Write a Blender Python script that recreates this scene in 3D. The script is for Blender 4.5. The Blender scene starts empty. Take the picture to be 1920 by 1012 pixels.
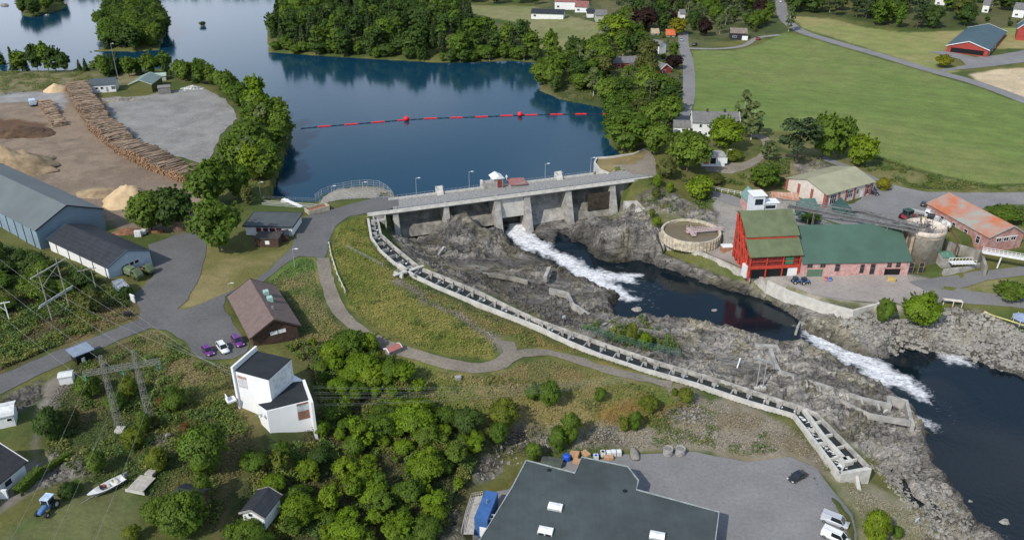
import bpy, math, random
import numpy as np
from mathutils import Vector, Matrix, geometry
sc = bpy.context.scene
# ------------------------------------------------------------------ camera, sky, sun, exposure
PITCH = math.radians(27.2); FPX = 1540.0; CAMZ = 104.0
cam = bpy.data.cameras.new('camera'); cam.sensor_width = 36; cam.lens = FPX/1920*36
cam.clip_start = 1; cam.clip_end = 12000
camo = bpy.data.objects.new('camera', cam); sc.collection.objects.link(camo)
camo.location = (0, 0, CAMZ); camo.rotation_euler = (math.pi/2-PITCH, 0, 0); sc.camera = camo
SUN_EL = math.radians(42); SUN_TO = Vector((-.64, -.77, 0)).normalized()   # horizontal direction towards the sun
SUNV = Vector((SUN_TO.x*math.cos(SUN_EL), SUN_TO.y*math.cos(SUN_EL), math.sin(SUN_EL)))
sl = bpy.data.lights.new('sun', 'SUN'); sl.energy = 3.6; sl.angle = math.radians(0.5); sl.color = (1, .955, .88)
so = bpy.data.objects.new('sun', sl); sc.collection.objects.link(so); so.location = (0, 0, 300)
so.rotation_euler = SUNV.to_track_quat('Z', 'Y').to_euler()
w = bpy.data.worlds.new('World'); sc.world = w; w.use_nodes = True
nt = w.node_tree; nt.nodes.clear(); N = nt.nodes.new; L = nt.links.new
wo = N('ShaderNodeOutputWorld'); bg = N('ShaderNodeBackground'); L(bg.outputs[0], wo.inputs[0]); bg.inputs[1].default_value = .15
sky = N('ShaderNodeTexSky'); sky.sky_type = 'NISHITA'; sky.sun_disc = False; sky.sun_elevation = SUN_EL
sky.sun_rotation = math.atan2(SUN_TO.x, SUN_TO.y); sky.air_density = 1.1; sky.dust_density = .7; sky.ozone_density = 1.5
tc = N('ShaderNodeTexCoord'); mp = N('ShaderNodeMapping'); mp.inputs['Scale'].default_value = (1.6, 1.6, 6)
L(tc.outputs['Generated'], mp.inputs[0]); cn = N('ShaderNodeTexNoise'); cn.inputs['Scale'].default_value = 1.9; cn.inputs['Detail'].default_value = 6
cn.inputs['Roughness'].default_value = .55; L(mp.outputs[0], cn.inputs[0])
cr = N('ShaderNodeValToRGB'); cr.color_ramp.elements[0].position = .47; cr.color_ramp.elements[1].position = .66; L(cn.outputs[0], cr.inputs[0])
sx = N('ShaderNodeSeparateXYZ'); L(tc.outputs['Generated'], sx.inputs[0])
hz = N('ShaderNodeMapRange'); hz.inputs[1].default_value = .34; hz.inputs[2].default_value = .16; L(sx.outputs['Z'], hz.inputs[0])
lf = N('ShaderNodeMapRange'); lf.inputs[1].default_value = .12; lf.inputs[2].default_value = -.38; L(sx.outputs['X'], lf.inputs[0])
m1 = N('ShaderNodeMath'); m1.operation = 'MULTIPLY'; L(hz.outputs[0], m1.inputs[0]); L(lf.outputs[0], m1.inputs[1])
m2 = N('ShaderNodeMath'); m2.operation = 'MAXIMUM'; 
m3 = N('ShaderNodeMath'); m3.operation = 'MULTIPLY'; m3.inputs[1].default_value = .55; L(cr.outputs[0], m3.inputs[0])
L(m1.outputs[0], m2.inputs[0]); L(m3.outputs[0], m2.inputs[1])
mx = N('ShaderNodeMixRGB'); mx.inputs[2].default_value = (7.4, 8.2, 9.6, 1); L(m2.outputs[0], mx.inputs[0]); L(sky.outputs[0], mx.inputs[1])
L(mx.outputs[0], bg.inputs[0])
sc.view_settings.view_transform = 'Standard'; sc.view_settings.look = 'None'; sc.view_settings.exposure = .12; sc.view_settings.gamma = 1
sc.view_settings.use_curve_mapping = False
sc.cycles.max_bounces = 6; sc.cycles.transparent_max_bounces = 8
# ------------------------------------------------------------------ geometry of the view
CP, SP = math.cos(PITCH), math.sin(PITCH)
def PX(u, v, z=0.0):
    """world xy of the photo's pixel (u, v) on the level z"""
    u = np.asarray(u, float); v = np.asarray(v, float)
    dx = (u-960)/FPX; dv = (v-506)/FPX
    dy = CP - dv*SP; dz = -SP - dv*CP
    t = (z-CAMZ)/dz
    return dx*t, dy*t
def P3(u, v, z=0.0):
    x, y = PX(u, v, z); return Vector((float(x), float(y), float(z)))
def h_of(u, v, vt, z):
    """height in m of something standing at pixel (u,v) on level z whose top shows at row vt"""
    x, y = PX(u, v, z); dv = (vt-506)/FPX
    return float(CAMZ + y*(-SP-dv*CP)/(CP-dv*SP) - z)
def mpp(u, v, z=0.0):
    x, y = PX(u, v, z); return float((y*CP+(CAMZ-z)*SP)/FPX)
# numpy noise
def _h(ix, iy, s):
    h = (ix.astype(np.int64)*374761393 + iy.astype(np.int64)*668265263 + s*2246822519) & 0xffffffff
    h = ((h ^ (h >> 13))*1274126177) & 0xffffffff
    return ((h ^ (h >> 16)) & 0xffffff)/float(0xffffff)
def vn(x, y, s=0):
    xi = np.floor(x); yi = np.floor(y); fx = x-xi; fy = y-yi
    fx = fx*fx*(3-2*fx); fy = fy*fy*(3-2*fy)
    a = _h(xi, yi, s); b = _h(xi+1, yi, s); c = _h(xi, yi+1, s); d = _h(xi+1, yi+1, s)
    return (a*(1-fx)+b*fx)*(1-fy) + (c*(1-fx)+d*fx)*fy
def fbm(x, y, s=0, o=4, r=.5):
    t = 0; a = 1; n = 0
    for k in range(o):
        t = t+a*vn(x*2**k+k*17.3, y*2**k-k*9.1, s+k); n += a; a *= r
    return t/n
def inpoly(x, y, P):
    r = np.zeros(x.shape, bool); n = len(P)
    for i in range(n):
        x0, y0 = P[i]; x1, y1 = P[(i+1) % n]
        if y0 == y1: continue
        c = ((y0 > y) != (y1 > y)) & (x < (x1-x0)*(y-y0)/(y1-y0)+x0)
        r ^= c
    return r
def sdist(x, y, P, closed=True, lim=40):
    """distance to the outline, negative inside; 1000 beyond its surroundings"""
    a = np.array(P); m = (x > a[:, 0].min()-lim) & (x < a[:, 0].max()+lim) & (y > a[:, 1].min()-lim) & (y < a[:, 1].max()+lim)
    out = np.full(x.shape, 1e3)
    if not m.any(): return out
    xs = x[m]; ys = y[m]; d = np.full(xs.shape, 1e9); n = len(P)
    for i in range(n if closed else n-1):
        x0, y0 = P[i]; x1, y1 = P[(i+1) % n]
        ex, ey = x1-x0, y1-y0; q = ex*ex+ey*ey+1e-9
        t = np.clip(((xs-x0)*ex+(ys-y0)*ey)/q, 0, 1)
        d = np.minimum(d, (xs-x0-t*ex)**2+(ys-y0-t*ey)**2)
    d = np.sqrt(d)
    out[m] = np.where(inpoly(xs, ys, P), -d, d) if closed else d
    return out
def sm(a, b, x):
    t = np.clip((x-a)/(b-a), 0, 1); return t*t*(3-2*t)
# level control points (pixel, pixel, height above the reservoir)
CTL = [(60,180,3),(300,220,3),(420,250,2.5),(100,300,3),(250,350,3),(380,330,3),(0,130,3.5),(180,140,3),(0,250,3.5),(-150,200,4),(-150,400,6),(-150,600,7),(-200,900,4),
(100,450,4),(330,470,3.5),(440,500,3),(560,470,3),(600,430,3),(640,390,3),(480,440,3),(60,540,6),(20,640,4.5),(150,620,4),(300,580,3.5),(400,600,3),(370,520,3),(0,460,5),
(0,710,4),(250,600,3.5),(60,780,3),(50,950,3),(150,980,2),(250,850,2.5),(300,700,3),(300,780,2),(400,700,3),(450,760,2),(520,840,0),(300,980,0),(200,1100,1),(450,1100,-3),
(600,900,-4),(700,800,-4),(700,1000,-6),(850,950,-6.5),(860,820,-4.5),(620,700,-1),(560,640,2),(740,660,0),(480,650,2.5),(1000,1150,-9),(1500,1150,-10),(1800,1150,-14),
(610,500,2.5),(640,580,1),(700,635,.4),(880,690,-2),(950,650,-3),(900,600,-2),(800,540,-.5),(740,480,.8),(660,430,2.5),(1000,660,-4),(1150,690,-6),(1290,722,-8),
(700,400,2.4),(705,440,1.2),(730,495,0),(800,535,-1.2),(900,585,-3),(1000,628,-4.7),(1100,668,-6.2),(1200,700,-7.5),(1300,735,-8.5),(1400,768,-9),(1490,800,-9.3),
(1400,850,-9.2),(1200,850,-9.2),(1300,950,-9.3),(1500,950,-9.6),(1560,890,-10),(1000,780,-6.5),(1100,800,-8),(950,850,-7.5),(880,960,-8),(1600,950,-10.6),(1650,1000,-12),(1640,900,-13),
(850,425,-5),(900,408,-4),(800,462,-8.5),(770,452,-8.5),(850,500,-8),(950,480,-9),(1000,520,-9.5),(1080,560,-10.5),(900,530,-8),(1000,570,-9),(1100,600,-10),(1200,622,-9.6),(1280,650,-10),(1400,690,-10.5),(1500,690,-9.5),(1560,715,-10.5),(1450,650,-10.5),(1650,770,-12.5),(1600,820,-12.5),(1700,850,-13.3),(1750,950,-13.8),(1830,1010,-14.6),
(1060,412,-7),(1120,408,-6.5),(1120,460,-8.5),(1180,435,-6),(1230,465,-7.5),(1270,490,-9),(1060,470,-10),
(1150,300,3),(1200,305,3),(1240,345,1.5),(1250,385,-1.5),(1290,400,-4),(1295,455,-5.2),(1380,430,-4.5),(1330,350,-.5),(1400,330,.5),(1450,420,-3),(1500,370,-1.5),(1650,375,-1.5),(1700,350,-1),(1850,372,-1.5),(1600,400,-2.5),
(1370,500,-6.2),(1450,525,-6.5),(1520,540,-6.8),(1600,550,-7),(1700,540,-7),(1800,540,-7),(1900,520,-6),(1900,580,-8),(1720,590,-9),(1650,590,-9.5),(1800,605,-10),(1550,590,-10.2),(1600,625,-11),(1700,640,-12),(1800,650,-13),(1900,680,-13.8),(1890,630,-12),
(1320,270,3),(1400,275,2.5),(1480,300,2),(1560,290,.8),(1700,322,.5),(1900,342,-.5),(1300,150,4),(1500,200,4),(1800,250,2),(1500,80,6),(1700,120,5),(1900,200,3),(2050,150,4),(1300,100,5),(1200,150,4),(1080,180,1.5),(1150,80,7),(1050,60,6),(900,20,4),(600,50,3),(750,60,5),(1400,60,7),(1460,10,8),(1650,40,8),(1900,30,8),(2100,400,0),(2100,550,-5),(1220,230,2.5)]
_c = np.array(CTL, float); _cx, _cy = PX(_c[:, 0], _c[:, 1], _c[:, 2])
_ex = np.array([(-900, 900, 12), (900, 900, 14), (0, 1000, 8), (-900, 400, 15), (900, 300, 8), (-300, 20, 5), (300, 20, -14), (0, 20, -8), (0, 2500, 25), (-2500, 2500, 25), (2500, 2500, 25)], float)
CX = np.r_[_cx, _ex[:, 0]]; CY = np.r_[_cy, _ex[:, 1]]; CZ = np.r_[_c[:, 2], _ex[:, 2]]; _n = len(CX); CC = 6.0
_A = np.zeros((_n+3, _n+3)); _A[:_n, :_n] = np.sqrt((CX[:, None]-CX)**2+(CY[:, None]-CY)**2+CC**2)
_A[:_n, :_n] -= np.eye(_n)*1.5
_A[:_n, _n] = 1; _A[:_n, _n+1] = CX; _A[:_n, _n+2] = CY; _A[_n:, :_n] = _A[:_n, _n:].T
_W = np.linalg.solve(_A, np.r_[CZ, 0, 0, 0])
def base(x, y):
    x = np.asarray(x, float); y = np.asarray(y, float); sh = x.shape; x = x.ravel(); y = y.ravel(); out = np.empty(x.size)
    for i in range(0, x.size, 20000):
        a = x[i:i+20000]; b = y[i:i+20000]
        out[i:i+20000] = np.sqrt((a[:, None]-CX)**2+(b[:, None]-CY)**2+CC*CC) @ _W[:_n] + _W[_n]+_W[_n+1]*a+_W[_n+2]*b
    return out.reshape(sh)
def poly_at(pts, z): 
    a = np.array(pts, float); x, y = PX(a[:, 0], a[:, 1], z); return list(zip(x, y))
# flat terraces (pixel outline, level, width of the blend outside)
PLAT = [([(592,382),(604,366),(640,353),(680,348),(714,350),(736,360),(748,373),(742,392),(690,402),(600,402)], 2.9, 1.2),
 ([(275,462),(330,442),(388,432),(460,428),(470,475),(376,515),(352,562),(420,552),(445,615),(468,645),(440,672),(380,672),(345,640),(283,610),(270,590),(250,556),(280,515)], 3.1, 5),
 ([(985,905),(1040,862),(1200,850),(1320,850),(1440,868),(1520,900),(1580,960),(1600,1100),(900,1100),(900,960)], -9.3, 3),
 ([(1118,297),(1190,289),(1215,280),(1240,300),(1236,332),(1180,338),(1130,326)], 3.0, 3),
 ([(1365,478),(1420,505),(1500,520),(1790,518),(1800,538),(1740,545),(1700,575),(1640,572),(1560,562),(1500,548),(1440,525),(1360,500),(1240,455),(1245,432),(1340,440)], -6.6, 1.6),
 ([(1500,398),(1500,365),(1650,352),(1740,365),(1920,372),(1920,400),(1800,450),(1770,432),(1700,430),(1600,428)], -1.6, 2.5)]
PLATW = [(poly_at(p, z), z, d) for p, z, d in PLAT]
# shore of the reservoir, clockwise from the dam
SHORE = [(500,374),(512,355),(520,330),(532,292),(548,258),(545,228),(522,200),(480,176),(440,156),(390,138),(320,131),(240,129),(185,128),(146,127),(135,133),(60,134),(-20,136),(-260,142),(-700,100),(-1500,60),(-3000,0),(-3000,-90),(420,-90),(545,-60),(535,0),(500,50),(504,98),(590,104),(700,111),(830,118),(880,117),(960,114),(1005,118),(1010,150),(1012,170),(1050,186),(1100,196),(1142,204),(1138,240),(1142,270),(1180,286),(1116,297),(1120,326),(1050,334),(748,371),(734,356),(712,348),(680,346),(640,351),(608,363),(594,378),(560,377)]
_i = SHORE.index((1180,286)); RES = poly_at(SHORE[:1], 2.4)+poly_at(SHORE[1:_i], 0)+poly_at(SHORE[_i:], 2.95)   # the walled edges stand 3 m above the water
ISL = [([(195,14),(240,6),(300,20),(314,60),(300,94),(250,98),(195,96),(160,99),(185,94),(200,80)], .5), ([(40,-5),(40,30),(60,33),(105,22),(128,12),(110,-8)], .5), ([(372,49),(380,46),(388,49),(380,51)], .5), ([(0,9),(14,9),(16,11),(0,11)], .5),
       ([(150,-2),(190,-8),(300,-8),(300,-30),(0,-40),(-400,-40),(-400,-22),(0,-18)], 2)]
ISLW = [poly_at(p, 0) for p, z in ISL]
# river: outline and water level controls
RIV = [(955,404),(975,410),(1000,440),(1040,455),(1046,436),(1060,440),(1075,452),(1098,458),(1110,480),(1150,492),(1200,488),(1262,508),(1330,532),(1395,552),(1440,562),(1470,582),(1497,600),(1520,628),(1560,642),(1620,668),(1665,672),(1690,652),(1755,660),(1810,668),(1880,695),(1960,720),(2150,790),(2150,1150),(1905,1150),(1880,1010),(1830,980),(1790,920),(1750,870),(1738,820),(1735,800),(1715,775),(1700,758),(1660,735),(1600,700),(1550,665),(1500,642),(1450,641),(1400,626),(1350,613),(1290,604),(1230,598),(1160,597),(1147,575),(1165,556),(1150,548),(1080,520),(1020,485),(965,468),(950,440)]
WZ = [(955,410,-8.6),(975,450,-9.6),(1050,480,-10.6),(1110,510,-11.4),(1170,545,-12),(1050,440,-9.4),(1200,500,-12),(1150,590,-12),(1300,560,-12),(1400,600,-12),(1480,600,-12),(1490,640,-12.1),(1580,670,-13.4),(1660,700,-14.6),(1740,740,-15.2),(1700,665,-15.2),(1900,730,-15.3),(1900,1000,-15.5),(2150,900,-15.5),(1780,880,-15.4)]
_w = np.array(WZ, float); WX, WY = PX(_w[:, 0], _w[:, 1], _w[:, 2]); WV = _w[:, 2]
def wlev(x, y):
    x = np.asarray(x, float); y = np.asarray(y, float)
    d = (x[..., None]-WX)**2+(y[..., None]-WY)**2+30
    k = d**-1.8; return (k*WV).sum(-1)/k.sum(-1)
def wlev_px(u, v):
    z = -12.0
    for _ in range(12):
        x, y = PX(u, v, z); z = float(wlev(x, y))
    return z
RIVW = []
for u, v in RIV:
    z = wlev_px(u, v); x, y = PX(u, v, z); RIVW.append((float(x), float(y)))
def Hs(x, y):
    z = base(x, y)
    for P, l, d in PLATW:
        k = 1-sm(0, d, sdist(x, y, P)); z = z*(1-k)+l*k
    return z
def G(u, v):
    """world point of pixel (u, v) on the smooth ground"""
    z = 0.0
    for _ in range(16):
        x, y = PX(u, v, z); z = .35*z+.65*float(Hs(np.array([x]), np.array([y]))[0])
    x, y = PX(u, v, z); return Vector((float(x), float(y), z))
def Gs(pts): return [G(u, v) for u, v in pts]
def gp(pts): return [(p.x, p.y) for p in Gs(pts)]
ROCKZ = gp([(735,440),(760,415),(860,400),(940,430),(1000,440),(1060,410),(1150,410),(1185,385),(1240,440),(1296,458),(1350,478),(1400,496),(1440,520),(1480,540),(1545,562),(1640,602),(1690,610),(1790,580),(1850,592),(1920,625),(2100,680),(2100,1150),(1760,1150),(1720,960),(1670,890),(1640,860),(1580,810),(1500,765),(1400,738),(1200,676),(1000,588),(830,516),(770,485)])
ROCK2 = [gp([(1195,370),(1235,350),(1300,385),(1340,398),(1350,430),(1250,400),(1215,400)]), gp([(1490,305),(1540,300),(1560,318),(1500,335)]), gp([(960,800),(1010,790),(1040,840),(960,850),(900,900),(880,880)]), gp([(1240,775),(1290,765),(1330,790),(1270,800)]), gp([(1095,815),(1140,805),(1160,835),(1105,838)]), gp([(790,985),(850,960),(870,1010),(800,1050)]), gp([(0,718),(75,718),(80,745),(40,770),(0,770)]), gp([(90,850),(150,860),(165,890),(90,910)]), gp([(285,830),(325,815),(330,850),(295,850)])]
def rockmask(x, y):
    q_ = [(-37.8+.9453*s_+.3262*d, 245.9+.3262*s_-.9453*d) for s_, d in ((-2, 0), (76, 0), (76, 16), (-2, 16))]
    k = 1-sm(-1.0, 2.5, sdist(x, y, ROCKZ)+4*(fbm(x*.15, y*.15, 5)-.5))
    k = np.maximum(k, 1-sm(0, 1.5, sdist(x, y, q_)))
    for P in ROCK2: k = np.maximum(k, .8*(1-sm(-1, 2, sdist(x, y, P)+3*(fbm(x*.3, y*.3, 6)-.5))))
    return k
ROAD_L = gp([(-60,730),(0,703),(100,660),(180,632),(262,600),(264,580),(250,556),(288,518),(285,482),(278,460),(330,440),(388,432),(388,465),(376,515),(352,562),(332,580),(350,580),(420,552),(480,525),(530,482),(545,465),(556,440),(560,412),(600,400),(640,388),(700,372),(762,366),(760,380),(742,388),(700,398),(655,405),(628,425),(617,450),(610,485),(598,492),(592,482),(560,480),(530,500),(495,528),(450,540),(425,555),(418,575),(445,615),(468,645),(462,660),(435,672),(395,675),(372,672),(345,640),(312,618),(283,615),(250,628),(150,668),(70,705),(0,740),(-60,768)])
CARPARK = gp([(985,905),(1040,868),(1100,864),(1170,852),(1230,850),(1300,848),(1345,856),(1400,866),(1440,862),(1480,856),(1530,878),(1566,925),(1600,965),(1612,1060),(1300,1110),(900,1110),(880,985),(905,930)])
MILLYARD = gp([(1335,358),(1372,366),(1400,378),(1440,392),(1475,384),(1500,380),(1545,390),(1600,382),(1642,352),(1594,320),(1532,297),(1546,294),(1604,315),(1664,345),(1740,361),(1920,361),(2050,362),(2050,386),(1890,383),(1800,400),(1770,425),(1720,440),(1600,432),(1500,426),(1440,412),(1395,392),(1340,372)])
COURT = gp([(1702,528),(1762,520),(1840,508),(1920,499),(2050,490),(2050,512),(1920,516),(1850,526),(1798,540),(1850,549),(1920,558),(2050,570),(2050,590),(1920,578),(1850,572),(1790,566),(1742,572),(1722,566),(1738,548)])
MILLCOURT = gp([(1350,458),(1372,474),(1398,500),(1450,516),(1500,516),(1700,514),(1702,528),(1738,547),(1722,566),(1700,574),(1660,562),(1645,568),(1600,578),(1545,563),(1480,542),(1430,519),(1345,483),(1304,464),(1332,462)])
GRAVELYARD = gp([(196,196),(215,184),(275,180),(300,174),(345,168),(388,168),(420,186),(444,212),(440,228),(415,252),(388,312),(345,296),(290,286),(240,246),(210,225)])
DAMPAD = gp([(1122,322),(1148,326),(1200,328),(1232,331),(1229,300),(1222,286),(1212,282),(1206,296),(1190,308),(1160,310)])
DRIVE = gp([(1318,308),(1345,306),(1390,306),(1420,294),(1435,278),(1425,262),(1405,252),(1412,248),(1440,258),(1452,276),(1436,298),(1400,318),(1370,326),(1325,322)])
FARMYARD = gp([(1742,97),(1772,96),(1830,108),(1870,104),(1960,88),(1990,100),(1930,116),(1860,125),(1800,131),(1768,135),(1758,131),(1790,127),(1812,122),(1800,112),(1760,102)])
LINES = {'track': (gp([(606,484),(614,530),(632,575),(665,612),(720,645),(790,668),(860,686),(905,690),(940,680),(955,662),(950,640)]), 1.8),
 'trail': (gp([(948,675),(975,664),(1030,662),(1080,675),(1140,694),(1200,708),(1260,722)]), 1.5),
 'lane': (gp([(1281,62),(1282,88),(1289,112),(1292,150),(1290,185),(1281,212),(1277,236)]), 2.9), 'sidelane': (gp([(1284,91),(1350,92),(1395,86),(1420,72),(1462,66)]), 1.6),
 'road': (gp([(1463,-30),(1464,-5),(1465,15),(1472,36),(1500,58),(1560,78),(1640,101),(1740,131),(1830,156),(1920,189),(2100,262)]), 3.6)}
FLATS = [ROAD_L, CARPARK, MILLYARD, COURT, MILLCOURT, GRAVELYARD, DAMPAD, DRIVE, FARMYARD]
def flatmask(x, y):
    k = np.zeros(x.shape)
    for P in FLATS: k = np.maximum(k, 1-sm(0, 2.5, sdist(x, y, P, lim=5)))
    for P, w_ in LINES.values(): k = np.maximum(k, 1-sm(w_, w_+2, sdist(x, y, P, False, 8)))
    return k
def rocknoise(x, y):
    a = math.radians(-38); xr = x*math.cos(a)-y*math.sin(a); yr = x*math.sin(a)+y*math.cos(a)
    wx = 5*(fbm(x*.07, y*.07, 71, 2)-.5); xr = xr+wx; yr = yr+5*(fbm(x*.06, y*.06, 72, 2)-.5)
    r1 = 1-np.abs(2*fbm(xr*.055, yr*.12, 11, 3)-1)
    r2 = 1-np.abs(2*fbm(xr*.16, yr*.4, 21, 3)-1)
    b = fbm(xr*.09, yr*.09, 31, 2); st = np.abs(((b*9) % 1)-.5)*2
    r3 = 1-np.abs(2*fbm(xr*.5, yr*1.1, 23, 2)-1); pl_ = np.floor(fbm(xr*.13, yr*.2, 24, 2)*9)/9
    ra = 1-np.abs(2*fbm(xr*.75, yr*1.9, 25, 2)-1); rb = 1-np.abs(2*fbm(xr*1.3+yr*.6, yr*2.1-xr*.4, 26, 2)-1)
    return .75*(ra-.7)+.55*(rb-.7)+3.6*(r1-.72)+2.1*(r2-.72)+.9*(r3-.7)+2.2*(pl_-.5)+.35*(st-.5)+.5*(fbm(x*1.1, y*1.1, 41, 2)-.5)
_DO = (-37.8, 245.9); _DE = (.9453, .3262); _DN = (.3262, -.9453)
def dmw(s_, d): return (_DO[0]+_DE[0]*s_+_DN[0]*d, _DO[1]+_DE[1]*s_+_DN[1]*d)
# hollows: outline, highest level inside, slope of the rim per metre
POOLS = [([(1338,668),(1350,664),(1392,668),(1398,678),(1420,684),(1418,694),(1388,692),(1352,684)], -11.4), ([(1642,876),(1672,874),(1682,892),(1700,900),(1712,930),(1735,945),(1722,952),(1692,932),(1668,900)], -14.0),
 ([(1740,935),(1750,940),(1765,957),(1755,960)], -14.4), ([(742,432),(790,428),(800,440),(788,452),(760,455),(745,448)], -9.0), ([(930,540),(948,536),(946,552),(934,554)], -9.4)]
POOLW = [(poly_at(p, z), z) for p, z in POOLS]
CUTS = [([dmw(27, -.5), dmw(45, -.5), dmw(45, 13), dmw(27, 13)], -9.8, 1.6), ([dmw(42, -.5), dmw(73.5, -.5), dmw(73.5, 13.5), dmw(60, 15), dmw(42, 15)], -9.5, 1.6), ([dmw(-1, -.5), dmw(30, -.5), dmw(30, 9.3), dmw(-1, 8)], -5.6, 6)]+[(poly_at([(1243,468),(1270,486),(1320,506),(1395,532),(1440,552),(1500,572),(1550,590),(1540,600),(1470,576),(1400,554),(1330,534),(1262,510),(1245,488)], -10), -9.6, 2.2)]+[(p, z-.6, 2.5) for p, z in POOLW]
LADL = [(690,409,2.6),(696,444,2.2),(712,468,1.7),(740,492,1.0),(774,513,.3),(814,533,-.5),(891,565,-2.1),(960,592,-3.4),(1007,610,-4.0),(1062,637,-4.8),(1122,662,-5.6),(1200,688,-6.6),(1306,718,-7.5),(1400,750,-8.1),(1489,776,-8.4)]
for _a, _b in zip(LADL[:-1], LADL[1:]):
    a_, b_ = P3(*_a), P3(*_b); t_ = (b_-a_).normalized(); q_ = Vector((-t_.y, t_.x, 0))*3.4; CUTS.append(([(p.x, p.y) for p in (a_, b_, b_+q_, a_+q_)], min(_a[2], _b[2])-2.0, 5))
CUTS.append((poly_at([(1492,776),(1532,776),(1628,874),(1577,884)], -8.4), -10.8, 5))
BUMPS = [(P3(*p), r, h) for p, r, h in (((872,424,-5), 8, 3.0), ((905,446,-7), 8, 2.2), ((830,440,-6), 7, 1.4), ((1112,428,-6), 7, 2.4), ((1150,455,-8), 8, 2.6), ((1205,462,-8), 9, 2.6), ((1560,715,-10), 12, 1.6), ((1300,640,-10), 9, 1.0), ((1350,520,-9), 4, 1.8))]
def H(x, y, detail=True):
    x = np.asarray(x, float); y = np.asarray(y, float)
    z = Hs(x, y)
    if detail:
        k = rockmask(x, y); m = k > .001; pl = flatmask(x, y)
        for P, l, d in PLATW: pl = np.maximum(pl, 1-sm(0, d, sdist(x, y, P)))
        if m.any():
            q = np.zeros_like(z); q[m] = rocknoise(x[m], y[m]); 
            z = z+q*k*(1-pl)
        z = z+(fbm(x*.25, y*.25, 51, 3)-.5)*.5*(1-pl)
    for b, r, h in BUMPS: z = z+h*np.exp(-((x-b.x)**2+(y-b.y)**2)/(r*r))
    d = sdist(x, y, RES)
    down = ((x+37.8)*.326-(y-245.9)*.945 > 0) & (x > -46) & (x < 60)
    z = np.where(d < 0, np.minimum(z, -.15+d*.25), np.where((d < 12) & ~down, np.maximum(z, .25+d*.12), z))
    z = np.where((d > 0) & (d < 38) & (y > 300), np.minimum(z, .35+d*.16), z)
    z = np.where((d < 0), np.maximum(z, -4), z)
    for P in ISLW:
        di = sdist(x, y, P); z = np.where(di < 0, np.maximum(z, .3+np.minimum(-di*.15, 2.5)), z)
    for P, l, sl_ in CUTS:
        dc = sdist(x, y, P, lim=14); dc = dc+1.6*(fbm(x*.4, y*.4, 62, 2)-.5) if l < -9 and sl_ < 5 else dc; z = np.where(dc < 12, np.minimum(z, l+np.maximum(dc, 0)*sl_), z)
    near = (y < 330) & (x > -30)
    if near.any():
        xs, ys = x[near], y[near]; d = sdist(xs, ys, RIVW)+1.2*(fbm(xs*.5, ys*.5, 61, 3)-.5)*2; wz = wlev(xs, ys); zz = z[near]
        zz = np.where(d < 0, np.minimum(zz, wz-.2+np.maximum(d*.5, -2.5)), np.where(d < 30, np.maximum(zz, wz+.25+d*.09), zz))
        zz = np.where((d >= 0) & (d < 3), np.minimum(zz, wz+.3+d*1.3), zz)
        z[near] = zz
    return z
def hz1(x, y): return float(H(np.array([x]), np.array([y]))[0])
def GH(u, v):
    """world point of pixel on the finished ground (marches the ray)"""
    dx = (u-960)/FPX; dv = (v-506)/FPX; dy = CP-dv*SP; dz = -SP-dv*CP
    z = np.linspace(22, -18, 161); t = (z-CAMZ)/dz; x = dx*t; y = dy*t
    g = H(x, y)-z; i = int(np.argmax(g > 0)) if (g > 0).any() else 160
    i = max(i, 1); a = g[i-1]/(g[i-1]-g[i]+1e-9); zz = z[i-1]+(z[i]-z[i-1])*a
    p = P3(u, v, zz); return p
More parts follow.
